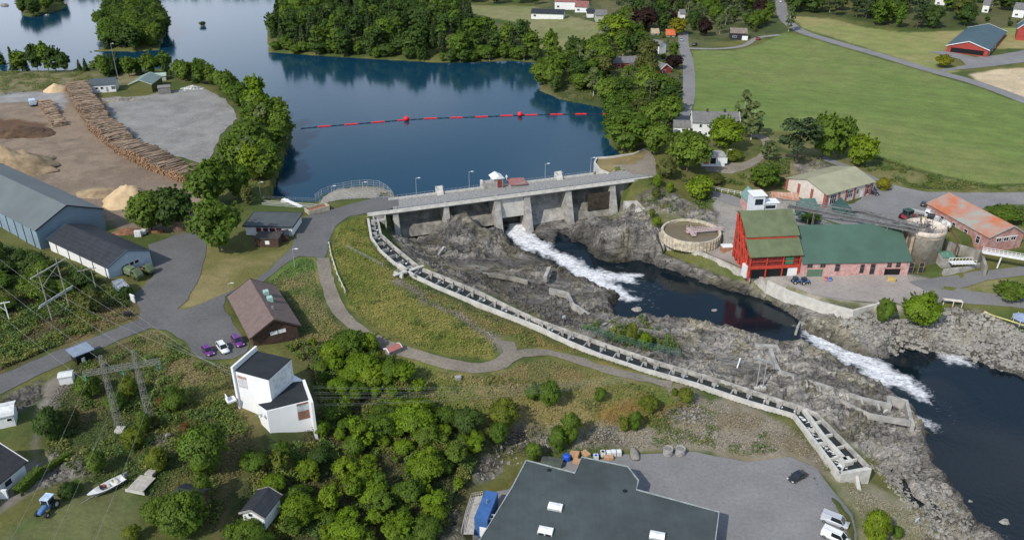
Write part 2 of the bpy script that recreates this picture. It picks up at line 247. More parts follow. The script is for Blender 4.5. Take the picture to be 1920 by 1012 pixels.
# ------------------------------------------------------------------ materials
MATS = {}
def srgb(r, g, b): return tuple(((c/255)/12.92 if c/255 <= .04045 else ((c/255+.055)/1.055)**2.4) for c in (r, g, b))
def mat(name, col, rough=.8, var=.18, scale=.8, bump=.0, bscale=3., metal=0, col2=None, alpha=1, stretch=None, spec=.3, rnd=0, wave=None):
    if name in MATS: return MATS[name]
    m = bpy.data.materials.new(name); m.use_nodes = True; t = m.node_tree; N = t.nodes.new; L = t.links.new
    b = t.nodes['Principled BSDF']; b.inputs['Roughness'].default_value = rough; b.inputs['Metallic'].default_value = metal
    b.inputs['Specular IOR Level'].default_value = spec; b.inputs['Alpha'].default_value = alpha
    tc = N('ShaderNodeTexCoord'); mp = N('ShaderNodeMapping'); L(tc.outputs['Object'], mp.inputs[0])
    if stretch: mp.inputs['Scale'].default_value = stretch
    n1 = N('ShaderNodeTexNoise'); n1.inputs['Scale'].default_value = scale; n1.inputs['Detail'].default_value = 6; n1.inputs['Roughness'].default_value = .65; L(mp.outputs[0], n1.inputs[0])
    c2 = col2 or tuple(c*(1-var*1.6) for c in col); c1 = col if col2 else tuple(min(1, c*(1+var)) for c in col)
    r = N('ShaderNodeValToRGB'); r.color_ramp.elements[0].position = .36; r.color_ramp.elements[1].position = .64
    r.color_ramp.elements[0].color = (*c1, 1); r.color_ramp.elements[1].color = (*c2, 1); L(n1.outputs[0], r.inputs[0])
    out = r.outputs[0]
    if rnd:
        oi = N('ShaderNodeObjectInfo'); mr = N('ShaderNodeMapRange'); mr.inputs[3].default_value = 1-rnd; mr.inputs[4].default_value = 1+rnd; L(oi.outputs['Random'], mr.inputs[0])
        mm = N('ShaderNodeVectorMath'); mm.operation = 'SCALE'; L(out, mm.inputs[0]); L(mr.outputs[0], mm.inputs['Scale']); out = mm.outputs[0]
    hgt = n1.outputs[0]
    if wave:   # (direction axis, period in m, strength): corrugation, boards or tiles
        ax, per, st = wave; s = N('ShaderNodeSeparateXYZ'); L(tc.outputs['Object'], s.inputs[0])
        w1 = N('ShaderNodeMath'); w1.operation = 'MULTIPLY'; w1.inputs[1].default_value = 2*math.pi/per; L(s.outputs[ax], w1.inputs[0])
        w2 = N('ShaderNodeMath'); w2.operation = 'SINE'; L(w1.outputs[0], w2.inputs[0])
        w3 = N('ShaderNodeMapRange'); w3.inputs[1].default_value = .6; w3.inputs[2].default_value = 1; w3.inputs[3].default_value = 1; w3.inputs[4].default_value = 1-st; L(w2.outputs[0], w3.inputs[0])
        mm = N('ShaderNodeVectorMath'); mm.operation = 'SCALE'; L(out, mm.inputs[0]); L(w3.outputs[0], mm.inputs['Scale']); out = mm.outputs[0]
    L(out, b.inputs['Base Color'])
    if bump:
        n2 = N('ShaderNodeTexNoise'); n2.inputs['Scale'].default_value = bscale; n2.inputs['Detail'].default_value = 5; L(mp.outputs[0], n2.inputs[0])
        bp = N('ShaderNodeBump'); bp.inputs['Strength'].default_value = bump; bp.inputs['Distance'].default_value = .15; L(n2.outputs[0], bp.inputs['Height']); L(bp.outputs[0], b.inputs['Normal'])
    MATS[name] = m; return m
def brick(name, c1, c2, cm, rough=.9, sx=4):
    m = mat(name, c1, rough, .2); t = m.node_tree; b = t.nodes['Principled BSDF']; src = b.inputs['Base Color'].links[0].from_socket
    g = t.nodes.new('ShaderNodeNewGeometry'); n = t.nodes.new('ShaderNodeTexNoise'); n.inputs['Scale'].default_value = .35; n.inputs['Detail'].default_value = 8; n.inputs['Roughness'].default_value = .8
    t.links.new(g.outputs['Position'], n.inputs[0]); r = t.nodes.new('ShaderNodeMapRange'); r.inputs[1].default_value = .5; r.inputs[2].default_value = .68; t.links.new(n.outputs[0], r.inputs[0])
    x = t.nodes.new('ShaderNodeMixRGB'); t.links.new(r.outputs[0], x.inputs[0]); t.links.new(src, x.inputs[1]); x.inputs[2].default_value = (*c2, 1); t.links.new(x.outputs[0], b.inputs['Base Color'])
    return m
def ground_mat(name, bump=.5, sheet=None, vary=.25):
    """land: the albedo painted per zone is varied by several scales of noise; bare rock gets seams and pits"""
    m = bpy.data.materials.new(name); m.use_nodes = True; t = m.node_tree; N = t.nodes.new; L = t.links.new
    b = t.nodes['Principled BSDF']; b.inputs['Roughness'].default_value = .93; b.inputs['Specular IOR Level'].default_value = .15
    g = N('ShaderNodeNewGeometry'); pos = g.outputs['Position']
    if sheet: a = N('ShaderNodeRGB'); a.outputs[0].default_value = (*sheet, 1); ac = a.outputs[0]
    else: a = N('ShaderNodeAttribute'); a.attribute_name = 'col'; ac = a.outputs['Color']
    def noise(s, d, r=.6, z=1.0):
        n = N('ShaderNodeTexNoise'); n.inputs['Scale'].default_value = s; n.inputs['Detail'].default_value = d; n.inputs['Roughness'].default_value = r
        L(pos, n.inputs[0]); return n.outputs[0]
    n1 = noise(.12, 4); n2 = noise(1.3, 8, .75)
    def rng(s, a0, a1, b0, b1):
        r = N('ShaderNodeMapRange'); r.inputs[1].default_value = a0; r.inputs[2].default_value = a1; r.inputs[3].default_value = b0; r.inputs[4].default_value = b1; L(s, r.inputs[0]); return r.outputs[0]
    def sc_(c, f):
        v = N('ShaderNodeVectorMath'); v.operation = 'SCALE'; L(c, v.inputs[0]); L(f, v.inputs['Scale']); return v.outputs[0]
    c = sc_(ac, rng(n1, .3, .7, 1+vary*.6, 1-vary*.6)); c = sc_(c, rng(n2, .3, .7, 1-vary, 1+vary))
    bp = N('ShaderNodeBump'); bp.inputs['Distance'].default_value = .25; bp.inputs['Strength'].default_value = bump
    if not sheet:
        ra = N('ShaderNodeAttribute'); ra.attribute_name = 'rock'; rk = ra.outputs['Fac']
        mp = N('ShaderNodeMapping'); mp.inputs['Rotation'].default_value = (.5, .2, .66); mp.inputs['Scale'].default_value = (.22, 1.0, .9); 
        wn = N('ShaderNodeTexNoise'); wn.inputs['Scale'].default_value = .35; wn.inputs['Detail'].default_value = 4; L(pos, wn.inputs[0])
        ad = N('ShaderNodeVectorMath'); ad.operation = 'MULTIPLY_ADD'; L(wn.outputs['Color'], ad.inputs[0]); ad.inputs[1].default_value = (4, 4, 4); L(pos, ad.inputs[2]); L(ad.outputs[0], mp.inputs[0])
        n3 = N('ShaderNodeTexNoise'); n3.inputs['Scale'].default_value = .9; n3.inputs['Detail'].default_value = 9; n3.inputs['Roughness'].default_value = .7; L(mp.outputs[0], n3.inputs[0])
        vo = N('ShaderNodeTexVoronoi'); vo.feature = 'DISTANCE_TO_EDGE'; vo.inputs['Scale'].default_value = .45; L(mp.outputs[0], vo.inputs[0])
        crk = rng(vo.outputs[0], .0, .05, .3, 1.0); st = rng(n3.outputs[0], .36, .64, .55, 1.45)
        rc = sc_(sc_(c, crk), st); mx = N('ShaderNodeMixRGB'); L(rk, mx.inputs[0]); L(c, mx.inputs[1]); L(rc, mx.inputs[2]); c = mx.outputs[0]
        h1 = N('ShaderNodeMath'); h1.operation = 'MULTIPLY'; L(n3.outputs[0], h1.inputs[0]); h2 = N('ShaderNodeMath'); h2.operation = 'MULTIPLY'; h2.inputs[1].default_value = 6.5; L(rk, h2.inputs[0]); L(h2.outputs[0], h1.inputs[1])
        h3 = N('ShaderNodeMath'); h3.operation = 'ADD'; L(h1.outputs[0], h3.inputs[0]); L(n2, h3.inputs[1]); L(h3.outputs[0], bp.inputs['Height'])
    else: L(n2, bp.inputs['Height'])
    L(bp.outputs[0], b.inputs['Normal']); L(c, b.inputs['Base Color']); return m
def water_mat(name, deep, foam=False, rough=.06, bumpd=.05, bs=.5):
    m = bpy.data.materials.new(name); m.use_nodes = True; t = m.node_tree; N = t.nodes.new; L = t.links.new
    b = t.nodes['Principled BSDF']; b.inputs['Base Color'].default_value = (*deep, 1); b.inputs['Roughness'].default_value = rough; b.inputs['IOR'].default_value = 1.333; b.inputs['Specular IOR Level'].default_value = .5
    g = N('ShaderNodeNewGeometry'); n = N('ShaderNodeTexNoise'); n.inputs['Scale'].default_value = bs; n.inputs['Detail'].default_value = 5; L(g.outputs['Position'], n.inputs[0])
    bp = N('ShaderNodeBump'); bp.inputs['Distance'].default_value = bumpd; bp.inputs['Strength'].default_value = .5; L(n.outputs[0], bp.inputs['Height']); L(bp.outputs[0], b.inputs['Normal'])
    if foam:
        a = N('ShaderNodeAttribute'); a.attribute_name = 'foam'
        mp = N('ShaderNodeMapping'); mp.inputs['Rotation'].default_value = (0, 0, math.radians(40)); mp.inputs['Scale'].default_value = (.6, 1.35, .6); L(g.outputs['Position'], mp.inputs[0])
        fn = N('ShaderNodeTexNoise'); fn.inputs['Scale'].default_value = 1.1; fn.inputs['Detail'].default_value = 9; fn.inputs['Roughness'].default_value = .75; fn.inputs['Distortion'].default_value = .6; L(mp.outputs[0], fn.inputs[0])
        # foam where attribute + noise passes the threshold
        ad = N('ShaderNodeMath'); ad.operation = 'ADD'; L(a.outputs['Fac'], ad.inputs[0]); L(fn.outputs[0], ad.inputs[1])
        r = N('ShaderNodeMapRange'); r.inputs[1].default_value = .82; r.inputs[2].default_value = 1.2; L(ad.outputs[0], r.inputs[0])
        fb = N('ShaderNodeBsdfDiffuse'); wv = N('ShaderNodeMapRange'); wv.inputs[1].default_value = .3; wv.inputs[2].default_value = .7; wv.inputs[3].default_value = .74; wv.inputs[4].default_value = .96; L(fn.outputs[0], wv.inputs[0])
        cc = N('ShaderNodeCombineColor'); L(wv.outputs[0], cc.inputs[0]); L(wv.outputs[0], cc.inputs[1]); L(wv.outputs[0], cc.inputs[2]); L(cc.outputs[0], fb.inputs[0])
        b2 = N('ShaderNodeBump'); b2.inputs['Distance'].default_value = .4; L(fn.outputs[0], b2.inputs['Height']); L(b2.outputs[0], fb.inputs['Normal'])
        mx = N('ShaderNodeMixShader'); L(r.outputs[0], mx.inputs[0]); L(b.outputs[0], mx.inputs[1]); L(fb.outputs[0], mx.inputs[2]); L(mx.outputs[0], t.nodes['Material Output'].inputs[0])
    return m
# ------------------------------------------------------------------ mesh helpers
C = sc.collection
def link_mesh(name, V, F, m=None, parent=None, smooth=False):
    me = bpy.data.meshes.new(name); me.from_pydata([tuple(v) for v in V], [], F)
    for x in (m if isinstance(m, (list, tuple)) else [m]):
        if x: me.materials.append(x)
    if smooth: me.polygons.foreach_set('use_smooth', [True]*len(F))
    me.update(); o = bpy.data.objects.new(name, me); C.objects.link(o)
    if parent: o.parent = parent
    return o
class MB:
    def __init__(s): s.v = []; s.f = []; s.m = []; s.cur = 0
    def add(s, V, F):
        n = len(s.v); s.v += [tuple(v) for v in V]; s.f += [tuple(i+n for i in f) for f in F]; s.m += [s.cur]*len(F); return s
    def box(s, c, d, rz=0, bev=0):
        x, y, z = d[0]/2, d[1]/2, d[2]/2; ca, sa = math.cos(rz), math.sin(rz)
        P = [(a*x, b*y, e*z) for e in (-1, 1) for a, b in ((-1, -1), (1, -1), (1, 1), (-1, 1))]
        return s.add([(c[0]+p[0]*ca-p[1]*sa, c[1]+p[0]*sa+p[1]*ca, c[2]+p[2]) for p in P], [(3, 2, 1, 0), (4, 5, 6, 7), (0, 1, 5, 4), (1, 2, 6, 5), (2, 3, 7, 6), (3, 0, 4, 7)])
    def b2(s, x0, x1, y0, y1, z0, z1): return s.box(((x0+x1)/2, (y0+y1)/2, (z0+z1)/2), (x1-x0, y1-y0, z1-z0))
    def prism(s, P, z0, z1):
        n = len(P); a = sum(P[i][0]*P[(i+1) % n][1]-P[(i+1) % n][0]*P[i][1] for i in range(n))
        if a < 0: P = P[::-1]
        zs0 = z0 if hasattr(z0, '__len__') else [z0]*n; zs1 = z1 if hasattr(z1, '__len__') else [z1]*n
        if a < 0: zs0 = list(zs0)[::-1]; zs1 = list(zs1)[::-1]
        return s.add([(p[0], p[1], zs0[i]) for i, p in enumerate(P)]+[(p[0], p[1], zs1[i]) for i, p in enumerate(P)],
                     [tuple(range(n))[::-1], tuple(range(n, 2*n))]+[(i, (i+1) % n, n+(i+1) % n, n+i) for i in range(n)])
    def tube(s, a, b, r, n=6, r2=None):
        a = Vector(a); b = Vector(b); d = (b-a)
        if d.length < 1e-6: return s
        d.normalize(); u = d.orthogonal().normalized(); w = d.cross(u); r2 = r if r2 is None else r2
        V = [a+(u*math.cos(t)+w*math.sin(t))*r for t in [2*math.pi*i/n for i in range(n)]]+[b+(u*math.cos(t)+w*math.sin(t))*r2 for t in [2*math.pi*i/n for i in range(n)]]
        return s.add(V, [(i, (i+1) % n, n+(i+1) % n, n+i) for i in range(n)]+[tuple(range(n))[::-1], tuple(range(n, 2*n))])
    def beam(s, a, b, w, h):
        """square bar between two points, w wide and h high"""
        a = Vector(a); b = Vector(b); d = (b-a).normalized(); u = d.cross(Vector((0, 0, 1)))
        u = u.normalized() if u.length > 1e-4 else Vector((1, 0, 0)); q = u.cross(d)
        V = [p+u*(i*w/2)+q*(j*h/2) for p in (a, b) for i, j in ((-1, -1), (1, -1), (1, 1), (-1, 1))]
        return s.add(V, [(3, 2, 1, 0), (4, 5, 6, 7), (0, 1, 5, 4), (1, 2, 6, 5), (2, 3, 7, 6), (3, 0, 4, 7)])
    def lathe(s, prof, c=(0, 0, 0), n=24):
        V = [(c[0]+r*math.cos(2*math.pi*i/n), c[1]+r*math.sin(2*math.pi*i/n), c[2]+z) for r, z in prof for i in range(n)]
        F = [(k*n+i, k*n+(i+1) % n, (k+1)*n+(i+1) % n, (k+1)*n+i) for k in range(len(prof)-1) for i in range(n)]
        F += [tuple(range(n))[::-1], tuple(range((len(prof)-1)*n, len(prof)*n))]
        return s.add(V, F)
    def build(s, name, m, parent=None, smooth=False):
        o = link_mesh(name, s.v, s.f, m, parent, smooth)
        if isinstance(m, (list, tuple)): o.data.polygons.foreach_set('material_index', s.m)
        return o
def tag(o, label=None, cat=None, group=None, kind=None):
    if label: o['label'] = label
    if cat: o['category'] = cat
    if group: o['group'] = group
    if kind: o['kind'] = kind
    return o
def empty(name, loc, rz=0, label=None, cat=None, group=None):
    o = bpy.data.objects.new(name, None); C.objects.link(o); o.location = loc; o.rotation_euler = (0, 0, rz); o.empty_display_size = .5
    return tag(o, label, cat, group)
def copy_tree(o, parent=None):
    c = o.copy(); C.objects.link(c); c.parent = parent
    for ch in [k for k in o.children]: copy_tree(ch, c)
    return c
# ------------------------------------------------------------------ ground
def zone(P, a, b, s=.15, soft=2, jit=3, amt=1, bare=0): return (gp(P), a, b, s, soft, jit, amt, bare)
GRN = (.075, .105, .026); OLV = (.115, .115, .035); DRY = (.24, .195, .09); RUST = (.185, .11, .045); DIRT = (.23, .175, .125); GRY = (.2, .19, .175)
MOSS = (.06, .085, .022); DARKG = (.028, .04, .014)
ZON = [
 zone([(0,110),(560,110),(560,380),(430,380),(395,330),(440,230),(400,165),(280,140),(160,150),(0,150)], MOSS, OLV),
 zone([(-100,128),(160,128),(300,140),(300,165),(160,168),(120,172),(-100,182)], (.2,.17,.09), (.11,.11,.04), .1),
 zone([(-200,178),(60,172),(130,160),(175,170),(200,215),(245,250),(290,290),(350,305),(380,340),(360,430),(230,440),(200,400),(0,420),(-200,420)], (.25,.19,.135), (.19,.145,.105), .08, 2, 3),
 zone([(-200,178),(40,175),(120,170),(125,195),(105,215),(60,190),(-200,205)], (.3,.3,.28), (.26,.25,.24), .1),
 zone([(-200,230),(30,222),(85,232),(70,255),(-200,262)], (.13,.075,.04), (.1,.06,.04), .1),
 zone([(380,440),(450,478),(540,468),(530,485),(470,535),(400,562),(335,582),(352,560),(372,515)], (.15,.14,.045), (.22,.18,.08), .1, 1, 1),
 zone([(498,525),(530,498),(560,482),(590,482),(606,500),(606,560),(625,605),(650,640),(600,640),(560,590),(520,540)], (.10,.13,.03), (.2,.17,.07), .1, 1, 2),
 zone([(530,490),(560,482),(585,485),(590,505),(545,525),(510,522)], (.07,.14,.025), (.10,.15,.035), .2),
 zone([(628,430),(655,408),(688,405),(700,450),(730,510),(790,555),(880,602),(930,640),(925,670),(870,672),(790,650),(720,625),(670,590),(640,540),(622,480)], (.135,.15,.028), (.21,.19,.05), .12, 1.5, 2),
 zone([(745,518),(800,546),(880,583),(935,612),(958,640),(948,668),(925,650),(900,624),(850,594),(780,562),(735,530)], (.23,.195,.15), (.17,.15,.10), .2, 1.5, 2),
 zone([(735,505),(800,545),(900,588),(1000,628),(1100,665),(1230,702),(1240,722),(1130,700),(1040,668),(960,655),(900,605),(800,560)], (.21,.165,.05), (.135,.145,.04), .18),
 zone([(560,650),(620,600),(700,650),(800,680),(920,700),(1010,675),(1100,690),(1270,730),(1310,760),(1300,800),(1180,805),(1060,810),(960,800),(860,790),(760,770),(600,760)], (.13,.145,.032), (.22,.18,.07), .11, 3, 4),
 zone([(930,705),(1010,675),(1110,692),(1110,730),(960,740)], (.21,.16,.065), (.15,.145,.05), .15),
 zone([(1150,755),(1230,735),(1290,745),(1280,790),(1180,800),(1110,790)], (.115,.15,.03), (.2,.13,.04), .15),
 zone([(1230,715),(1310,735),(1400,762),(1492,795),(1565,890),(1530,878),(1480,858),(1400,866),(1300,848),(1180,848),(1000,845),(960,820),(1120,800),(1280,800),(1290,760)], (.24,.21,.16), (.2,.165,.105), .15, 2, 4),
 zone([(420,690),(450,670),(480,665),(470,760),(500,800),(510,850),(460,900),(430,1000),(400,1100),(400,850),(430,780)], (.17,.14,.06), (.12,.105,.04), .15, 2, 3),
 zone([(255,630),(290,617),(320,625),(350,650),(380,680),(430,690),(430,740),(380,760),(330,740),(290,700),(240,660)], (.12,.13,.035), (.2,.16,.07), .12, 1.5, 2),
 zone([(180,640),(250,632),(270,720),(160,800),(90,830),(80,780),(120,700)], (.07,.085,.025), (.14,.115,.05), .15),
 zone([(0,1012),(60,960),(150,900),(250,915),(270,940),(240,1020),(230,1150),(-60,1150)], (.085,.115,.035), (.12,.125,.05), .15, 1, 1),
 zone([(-100,600),(60,590),(150,560),(260,560),(262,595),(170,630),(60,675),(-100,740)], (.15,.115,.05), (.09,.08,.035), .15),
 zone([(-100,420),(60,470),(230,540),(250,560),(150,575),(0,600),(-100,600)], MOSS, (.1,.09,.04), .15),
 zone([(85,720),(130,690),(140,700),(115,740),(85,800),(60,830),(100,900),(0,960),(0,900),(60,860),(70,780)], (.2,.18,.15), (.17,.15,.12), .3, 1, 1),
 zone([(430,930),(560,860),(900,900),(880,1100),(430,1100)], (.05,.062,.02), (.11,.09,.04), .15),
 zone([(560,650),(730,650),(800,760),(930,820),(880,960),(430,1000),(480,820),(600,780)], (.042,.058,.018), (.08,.075,.03), .15, 4),
 # right side
 zone([(1000,-40),(1460,-40),(1470,60),(1300,90),(1290,230),(1100,300),(1000,200)], (.05,.07,.022), (.12,.115,.05), .06, 4, 6),
 zone([(1298,95),(1380,95),(1430,82),(1470,62),(1500,66),(1600,96),(1740,137),(1830,163),(1920,196),(2150,285),(2150,352),(1920,344),(1850,345),(1750,325),(1640,292),(1560,252),(1450,246),(1400,232),(1300,206)], (.125,.175,.045), (.165,.185,.06), .014, .8, .5),
 zone([(1480,30),(1560,36),(1620,52),(1700,62),(1800,58),(1900,52),(2100,50),(2100,80),(1940,90),(1770,95),(1755,128),(1800,133),(1770,139),(1640,95),(1510,55)], (.2,.22,.07), (.27,.23,.1), .03, 1, 2),
 zone([(1820,140),(1870,130),(1960,126),(2150,118),(2150,270),(1920,186),(1840,158)], (.44,.35,.22), (.5,.4,.26), .05, 1.5, 1),
 zone([(845,8),(1000,12),(1130,46),(1125,78),(1060,92),(1000,85),(985,45),(900,30)], (.17,.185,.07), (.21,.2,.09), .03, 1.5, 2),
 zone([(1118,298),(1190,290),(1212,280),(1225,290),(1208,300),(1190,310),(1155,312),(1125,318)], (.25,.185,.085), (.2,.16,.08), .2, 1, 1),
 zone([(1450,250),(1560,290),(1640,300),(1740,327),(1850,348),(2100,352),(2100,362),(1740,360),(1660,343),(1600,313),(1545,293),(1480,280),(1420,258)], (.16,.15,.06), (.1,.115,.035), .12, 1, 2),
 zone([(1440,285),(1530,297),(1560,312),(1490,340),(1480,400),(1440,390),(1400,330)], (.21,.17,.09), (.12,.115,.045), .15, 2, 3),
 zone([(1798,540),(1850,526),(1920,517),(2100,512),(2100,572),(1920,558),(1850,549)], (.13,.15,.04), (.2,.18,.08), .15, .5, .5),
 zone([(1850,388),(1920,383),(2100,380),(2100,480),(1920,450),(1860,400)], (.1,.12,.035), (.16,.15,.06), .1),
 zone([(1355,500),(1500,548),(1620,566),(1700,578),(1650,600),(1560,572),(1480,570),(1430,555),(1360,520)], (.34,.3,.26), (.4,.34,.29), .3, 1, 1),
 zone([(1250,380),(1330,395),(1365,440),(1360,500),(1300,470),(1240,450)], (.15,.14,.08), (.1,.11,.04), .2),
 zone([(1335,366),(1400,378),(1412,480),(1470,516),(1700,514),(1742,520),(1742,550),(1660,562),(1600,577),(1540,562),(1440,525),(1345,482),(1240,445),(1300,455),(1352,440)], (.3,.27,.235), (.24,.225,.2), .2, .8, .8),
 zone([(1575,895),(1640,915),(1720,955),(1800,1060),(1620,1120),(1602,960)], (.19,.18,.10), (.24,.215,.15), .2, 2, 3),
 zone([(1470,30),(1600,20),(2100,10),(2100,50),(1900,52),(1700,55),(1560,32)], (.05,.07,.02), (.1,.1,.04), .05, 3, 3),
]
FIELD = [i for i, q_ in enumerate(ZON) if q_[1] == (.125,.175,.045)][0]
def ground_colour(x, y, rk):
    n0 = fbm(x*.07, y*.07, 81, 4); n1 = fbm(x*.45, y*.45, 82, 3); q = sm(.38, .62, n0)[..., None]
    c = np.array(MOSS)*(1-q)+np.array(OLV)*q
    for P, a, b, s, soft, jit, amt, bare in ZON:
        m = sdist(x, y, P, lim=12); k = m < 11
        if not k.any(): continue
        xs, ys = x[k], y[k]; d = m[k]+jit*2*(fbm(xs*.2, ys*.2, 83, 3)-.5)
        w_ = (1-sm(-soft, soft, d))[:, None]; f = sm(.35, .65, .7*fbm(xs*s, ys*s, 84, 4)+.3*n1[k])[:, None]
        c[k] = c[k]*(1-w_)+(np.array(a)*(1-f)+np.array(b)*f)*w_
    fd = sdist(x, y, ZON[FIELD][0], lim=3) < 0; a_ = x*.35+y*.94; c = np.where(fd[:, None], c*(1+.045*np.sin(a_*1.3+2*fbm(x*.02, y*.02, 88, 2)*6)+.05*(fbm(x*.012, a_*.25, 89, 3)-.5)*4)[:, None], c)
    # bare rock
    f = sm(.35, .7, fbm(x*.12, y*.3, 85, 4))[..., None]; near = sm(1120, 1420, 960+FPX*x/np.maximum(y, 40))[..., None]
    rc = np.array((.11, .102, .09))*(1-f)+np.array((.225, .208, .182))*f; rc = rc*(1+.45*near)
    m = fbm(x*.2, y*.2, 86, 3)[..., None]; rc = np.where(m > .6, rc*np.array((.95, .93, .8)), rc)
    wet = sdist(x, y, RIVW); wk = (1-sm(0, 3, wet+2*(n1-.5)))[..., None]; rc = rc*(1-.55*wk)
    k = np.clip(rk*1.3-.55*sm(.5, .75, n1)*(rk < .9), 0, 1)[..., None]
    return c*(1-k)+rc*k
def build_ground():
    ys = [30.0]
    while ys[-1] < 900: ys.append(ys[-1]+max(.42, ys[-1]*.0026 if ys[-1] < 330 else (ys[-1]-330)*.012+.86))
    ys += [950, 1050, 1200, 1500, 2000, 3000, 5000, 8000]; ys = np.array(ys); nc = 760
    t = np.linspace(-1, 1, nc); X = t[None, :]*(70+.82*ys[:, None]); Y = np.repeat(ys[:, None], nc, 1)
    x = X.ravel(); y = Y.ravel(); z = H(x, y); nr = len(ys); rk = rockmask(x, y)*(1-flatmask(x, y))
    for P, l, d in PLATW: rk = rk*(sm(0, d, sdist(x, y, P)))
    col = ground_colour(x, y, rk)
    # the land drops into nothing visible past the far shore: keep it gently rolling
    me = bpy.data.meshes.new('ground'); n = nr*nc; i = np.arange(n).reshape(nr, nc); F = np.stack([i[:-1, :-1], i[:-1, 1:], i[1:, 1:], i[1:, :-1]], -1).reshape(-1, 4)
    me.vertices.add(n); me.vertices.foreach_set('co', np.stack([x, y, z], 1).ravel())
    me.loops.add(F.size); me.loops.foreach_set('vertex_index', F.ravel().astype(np.int32)); me.polygons.add(len(F))
    me.polygons.foreach_set('loop_start', np.arange(0, F.size, 4, dtype=np.int32)); me.polygons.foreach_set('loop_total', np.full(len(F), 4, np.int32))
    me.update(calc_edges=True); me.polygons.foreach_set('use_smooth', rk[F].mean(1) < .55)
    a = me.attributes.new('col', 'FLOAT_COLOR', 'POINT'); a.data.foreach_set('color', np.c_[col, np.ones(n)].astype(np.float32).ravel())
    a = me.attributes.new('rock', 'FLOAT', 'POINT'); a.data.foreach_set('value', rk.astype(np.float32))
    me.materials.append(ground_mat('land', .7)); o = bpy.data.objects.new('ground', me); C.objects.link(o); tag(o, kind='structure'); return o
build_ground()
def drape(name, P, m, dz=.1, step=2.5, jit=.0, hole=None, kind='structure', seed=1, zfun=None):
    """sheet laid on the ground inside a world outline"""
    rs = np.random.RandomState(seed); Q = []
    for i in range(len(P)):
        a = np.array(P[i]); b = np.array(P[(i+1) % len(P)]); k = max(1, int(np.hypot(*(b-a))/step))
        for j in range(k): Q.append(a+(b-a)*j/k)
    Q = np.array(Q); 
    if jit: Q = Q+(np.stack([fbm(Q[:, 0]*.5, Q[:, 1]*.5, seed, 2), fbm(Q[:, 0]*.5, Q[:, 1]*.5, seed+9, 2)], 1)-.5)*2*jit
    gx, gy = np.meshgrid(np.arange(Q[:, 0].min(), Q[:, 0].max(), step), np.arange(Q[:, 1].min(), Q[:, 1].max(), step)); gx = gx.ravel(); gy = gy.ravel()
    k = sdist(gx, gy, [tuple(q) for q in Q]) < -step*.4; pts = [Vector(p) for p in np.r_[Q, np.stack([gx[k], gy[k]], 1)]]; n = len(Q)
    vv, ee, ff, *_ = geometry.delaunay_2d_cdt(pts, [(i, (i+1) % n) for i in range(n)], [], 1, 1e-4)
    X = np.array([v.x for v in vv]); Y = np.array([v.y for v in vv]); Z = H(X, Y)+dz if zfun is None else zfun(X, Y)
    o = link_mesh(name, np.stack([X, Y, Z], 1), [tuple(f) for f in ff], m, None, True); tag(o, kind=kind)
    if len(o.data.polygons) and o.data.polygons[0].normal.z < 0: o.data.flip_normals()
    return o
def ribbon(name, P, w_, m, dz=.1, step=2., wob=.25, seed=3):
    P = [np.array(p) for p in P]; Q = []
    # Catmull-Rom through the centre line
    E = [2*P[0]-P[1]]+P+[2*P[-1]-P[-2]]
    for i in range(1, len(E)-2):
        k = max(2, int(np.hypot(*(E[i+1]-E[i]))/step))
        for j in range(k):
            t = j/k; Q.append(.5*((2*E[i])+(E[i+1]-E[i-1])*t+(2*E[i-1]-5*E[i]+4*E[i+1]-E[i+2])*t*t+(3*E[i]-E[i-1]-3*E[i+1]+E[i+2])*t**3))
    Q.append(P[-1]); Q = np.array(Q); T = np.gradient(Q, axis=0); T /= np.hypot(T[:, 0], T[:, 1])[:, None]+1e-9; Nn = np.stack([-T[:, 1], T[:, 0]], 1)
    nn = 5; V = []; 
    for j in range(nn):
        f = (j/(nn-1)*2-1); ww = w_*(1+wob*(fbm(Q[:, 0]*.4+j*0, Q[:, 1]*.4, seed+(j == 0), 2)-.5)*2)
        V.append(Q+Nn*(f*ww)[:, None])
    V = np.stack(V, 1); X = V[..., 0].ravel(); Y = V[..., 1].ravel(); Z = H(X, Y)+dz; n = len(Q)
    F = [(i*nn+j, (i+1)*nn+j, (i+1)*nn+j+1, i*nn+j+1) for i in range(n-1) for j in range(nn-1)]
    o = link_mesh(name, np.stack([X, Y, Z], 1), F, m, None, True); tag(o, kind='structure')
    if o.data.polygons[0].normal.z < 0: o.data.flip_normals()
    return Q
asph = ground_mat('asphalt', .15, (.125, .122, .118), .2); asph_lt = ground_mat('pale asphalt', .15, (.2, .195, .19), .2); asph_old = ground_mat('old asphalt', .2, (.165, .16, .155), .14)
grav = ground_mat('gravel', .5, (.215, .185, .145), .3); gravg = ground_mat('grey gravel', .6, (.235, .226, .208), .34); conc_y = ground_mat('concrete yard', .25, (.3, .265, .235), .2)
drape('road', ROAD_L, asph, .1, 2.5, .5)
drape('car_park', CARPARK, asph_lt, .1, 2.5, .5)
drape('mill_yard', MILLYARD, asph_lt, .1, 2.5, .3)
drape('courtyard', COURT, asph_old, .1, 2.5, .3); drape('courtyard', MILLCOURT, conc_y, .1, 2.5, .3)
drape('gravel_yard', GRAVELYARD, gravg, .1, 3, 1.0)
drape('gravel_apron', DAMPAD, grav, .1, 2, .6)
drape('driveway', DRIVE, grav, .1, 2, .5)
drape('farm_yard', FARMYARD, asph_lt, .12, 3, .5)
ribbon('path', *LINES['track'], grav, .1); ribbon('path', *LINES['trail'], grav, .14, wob=.5)
ribbon('lane', *LINES['lane'], asph_lt, .12, 3, .05); ribbon('lane', *LINES['sidelane'], gravg, .12, 3, .15)
QR = ribbon('road', *LINES['road'], asph_lt, .12, 3, .03)
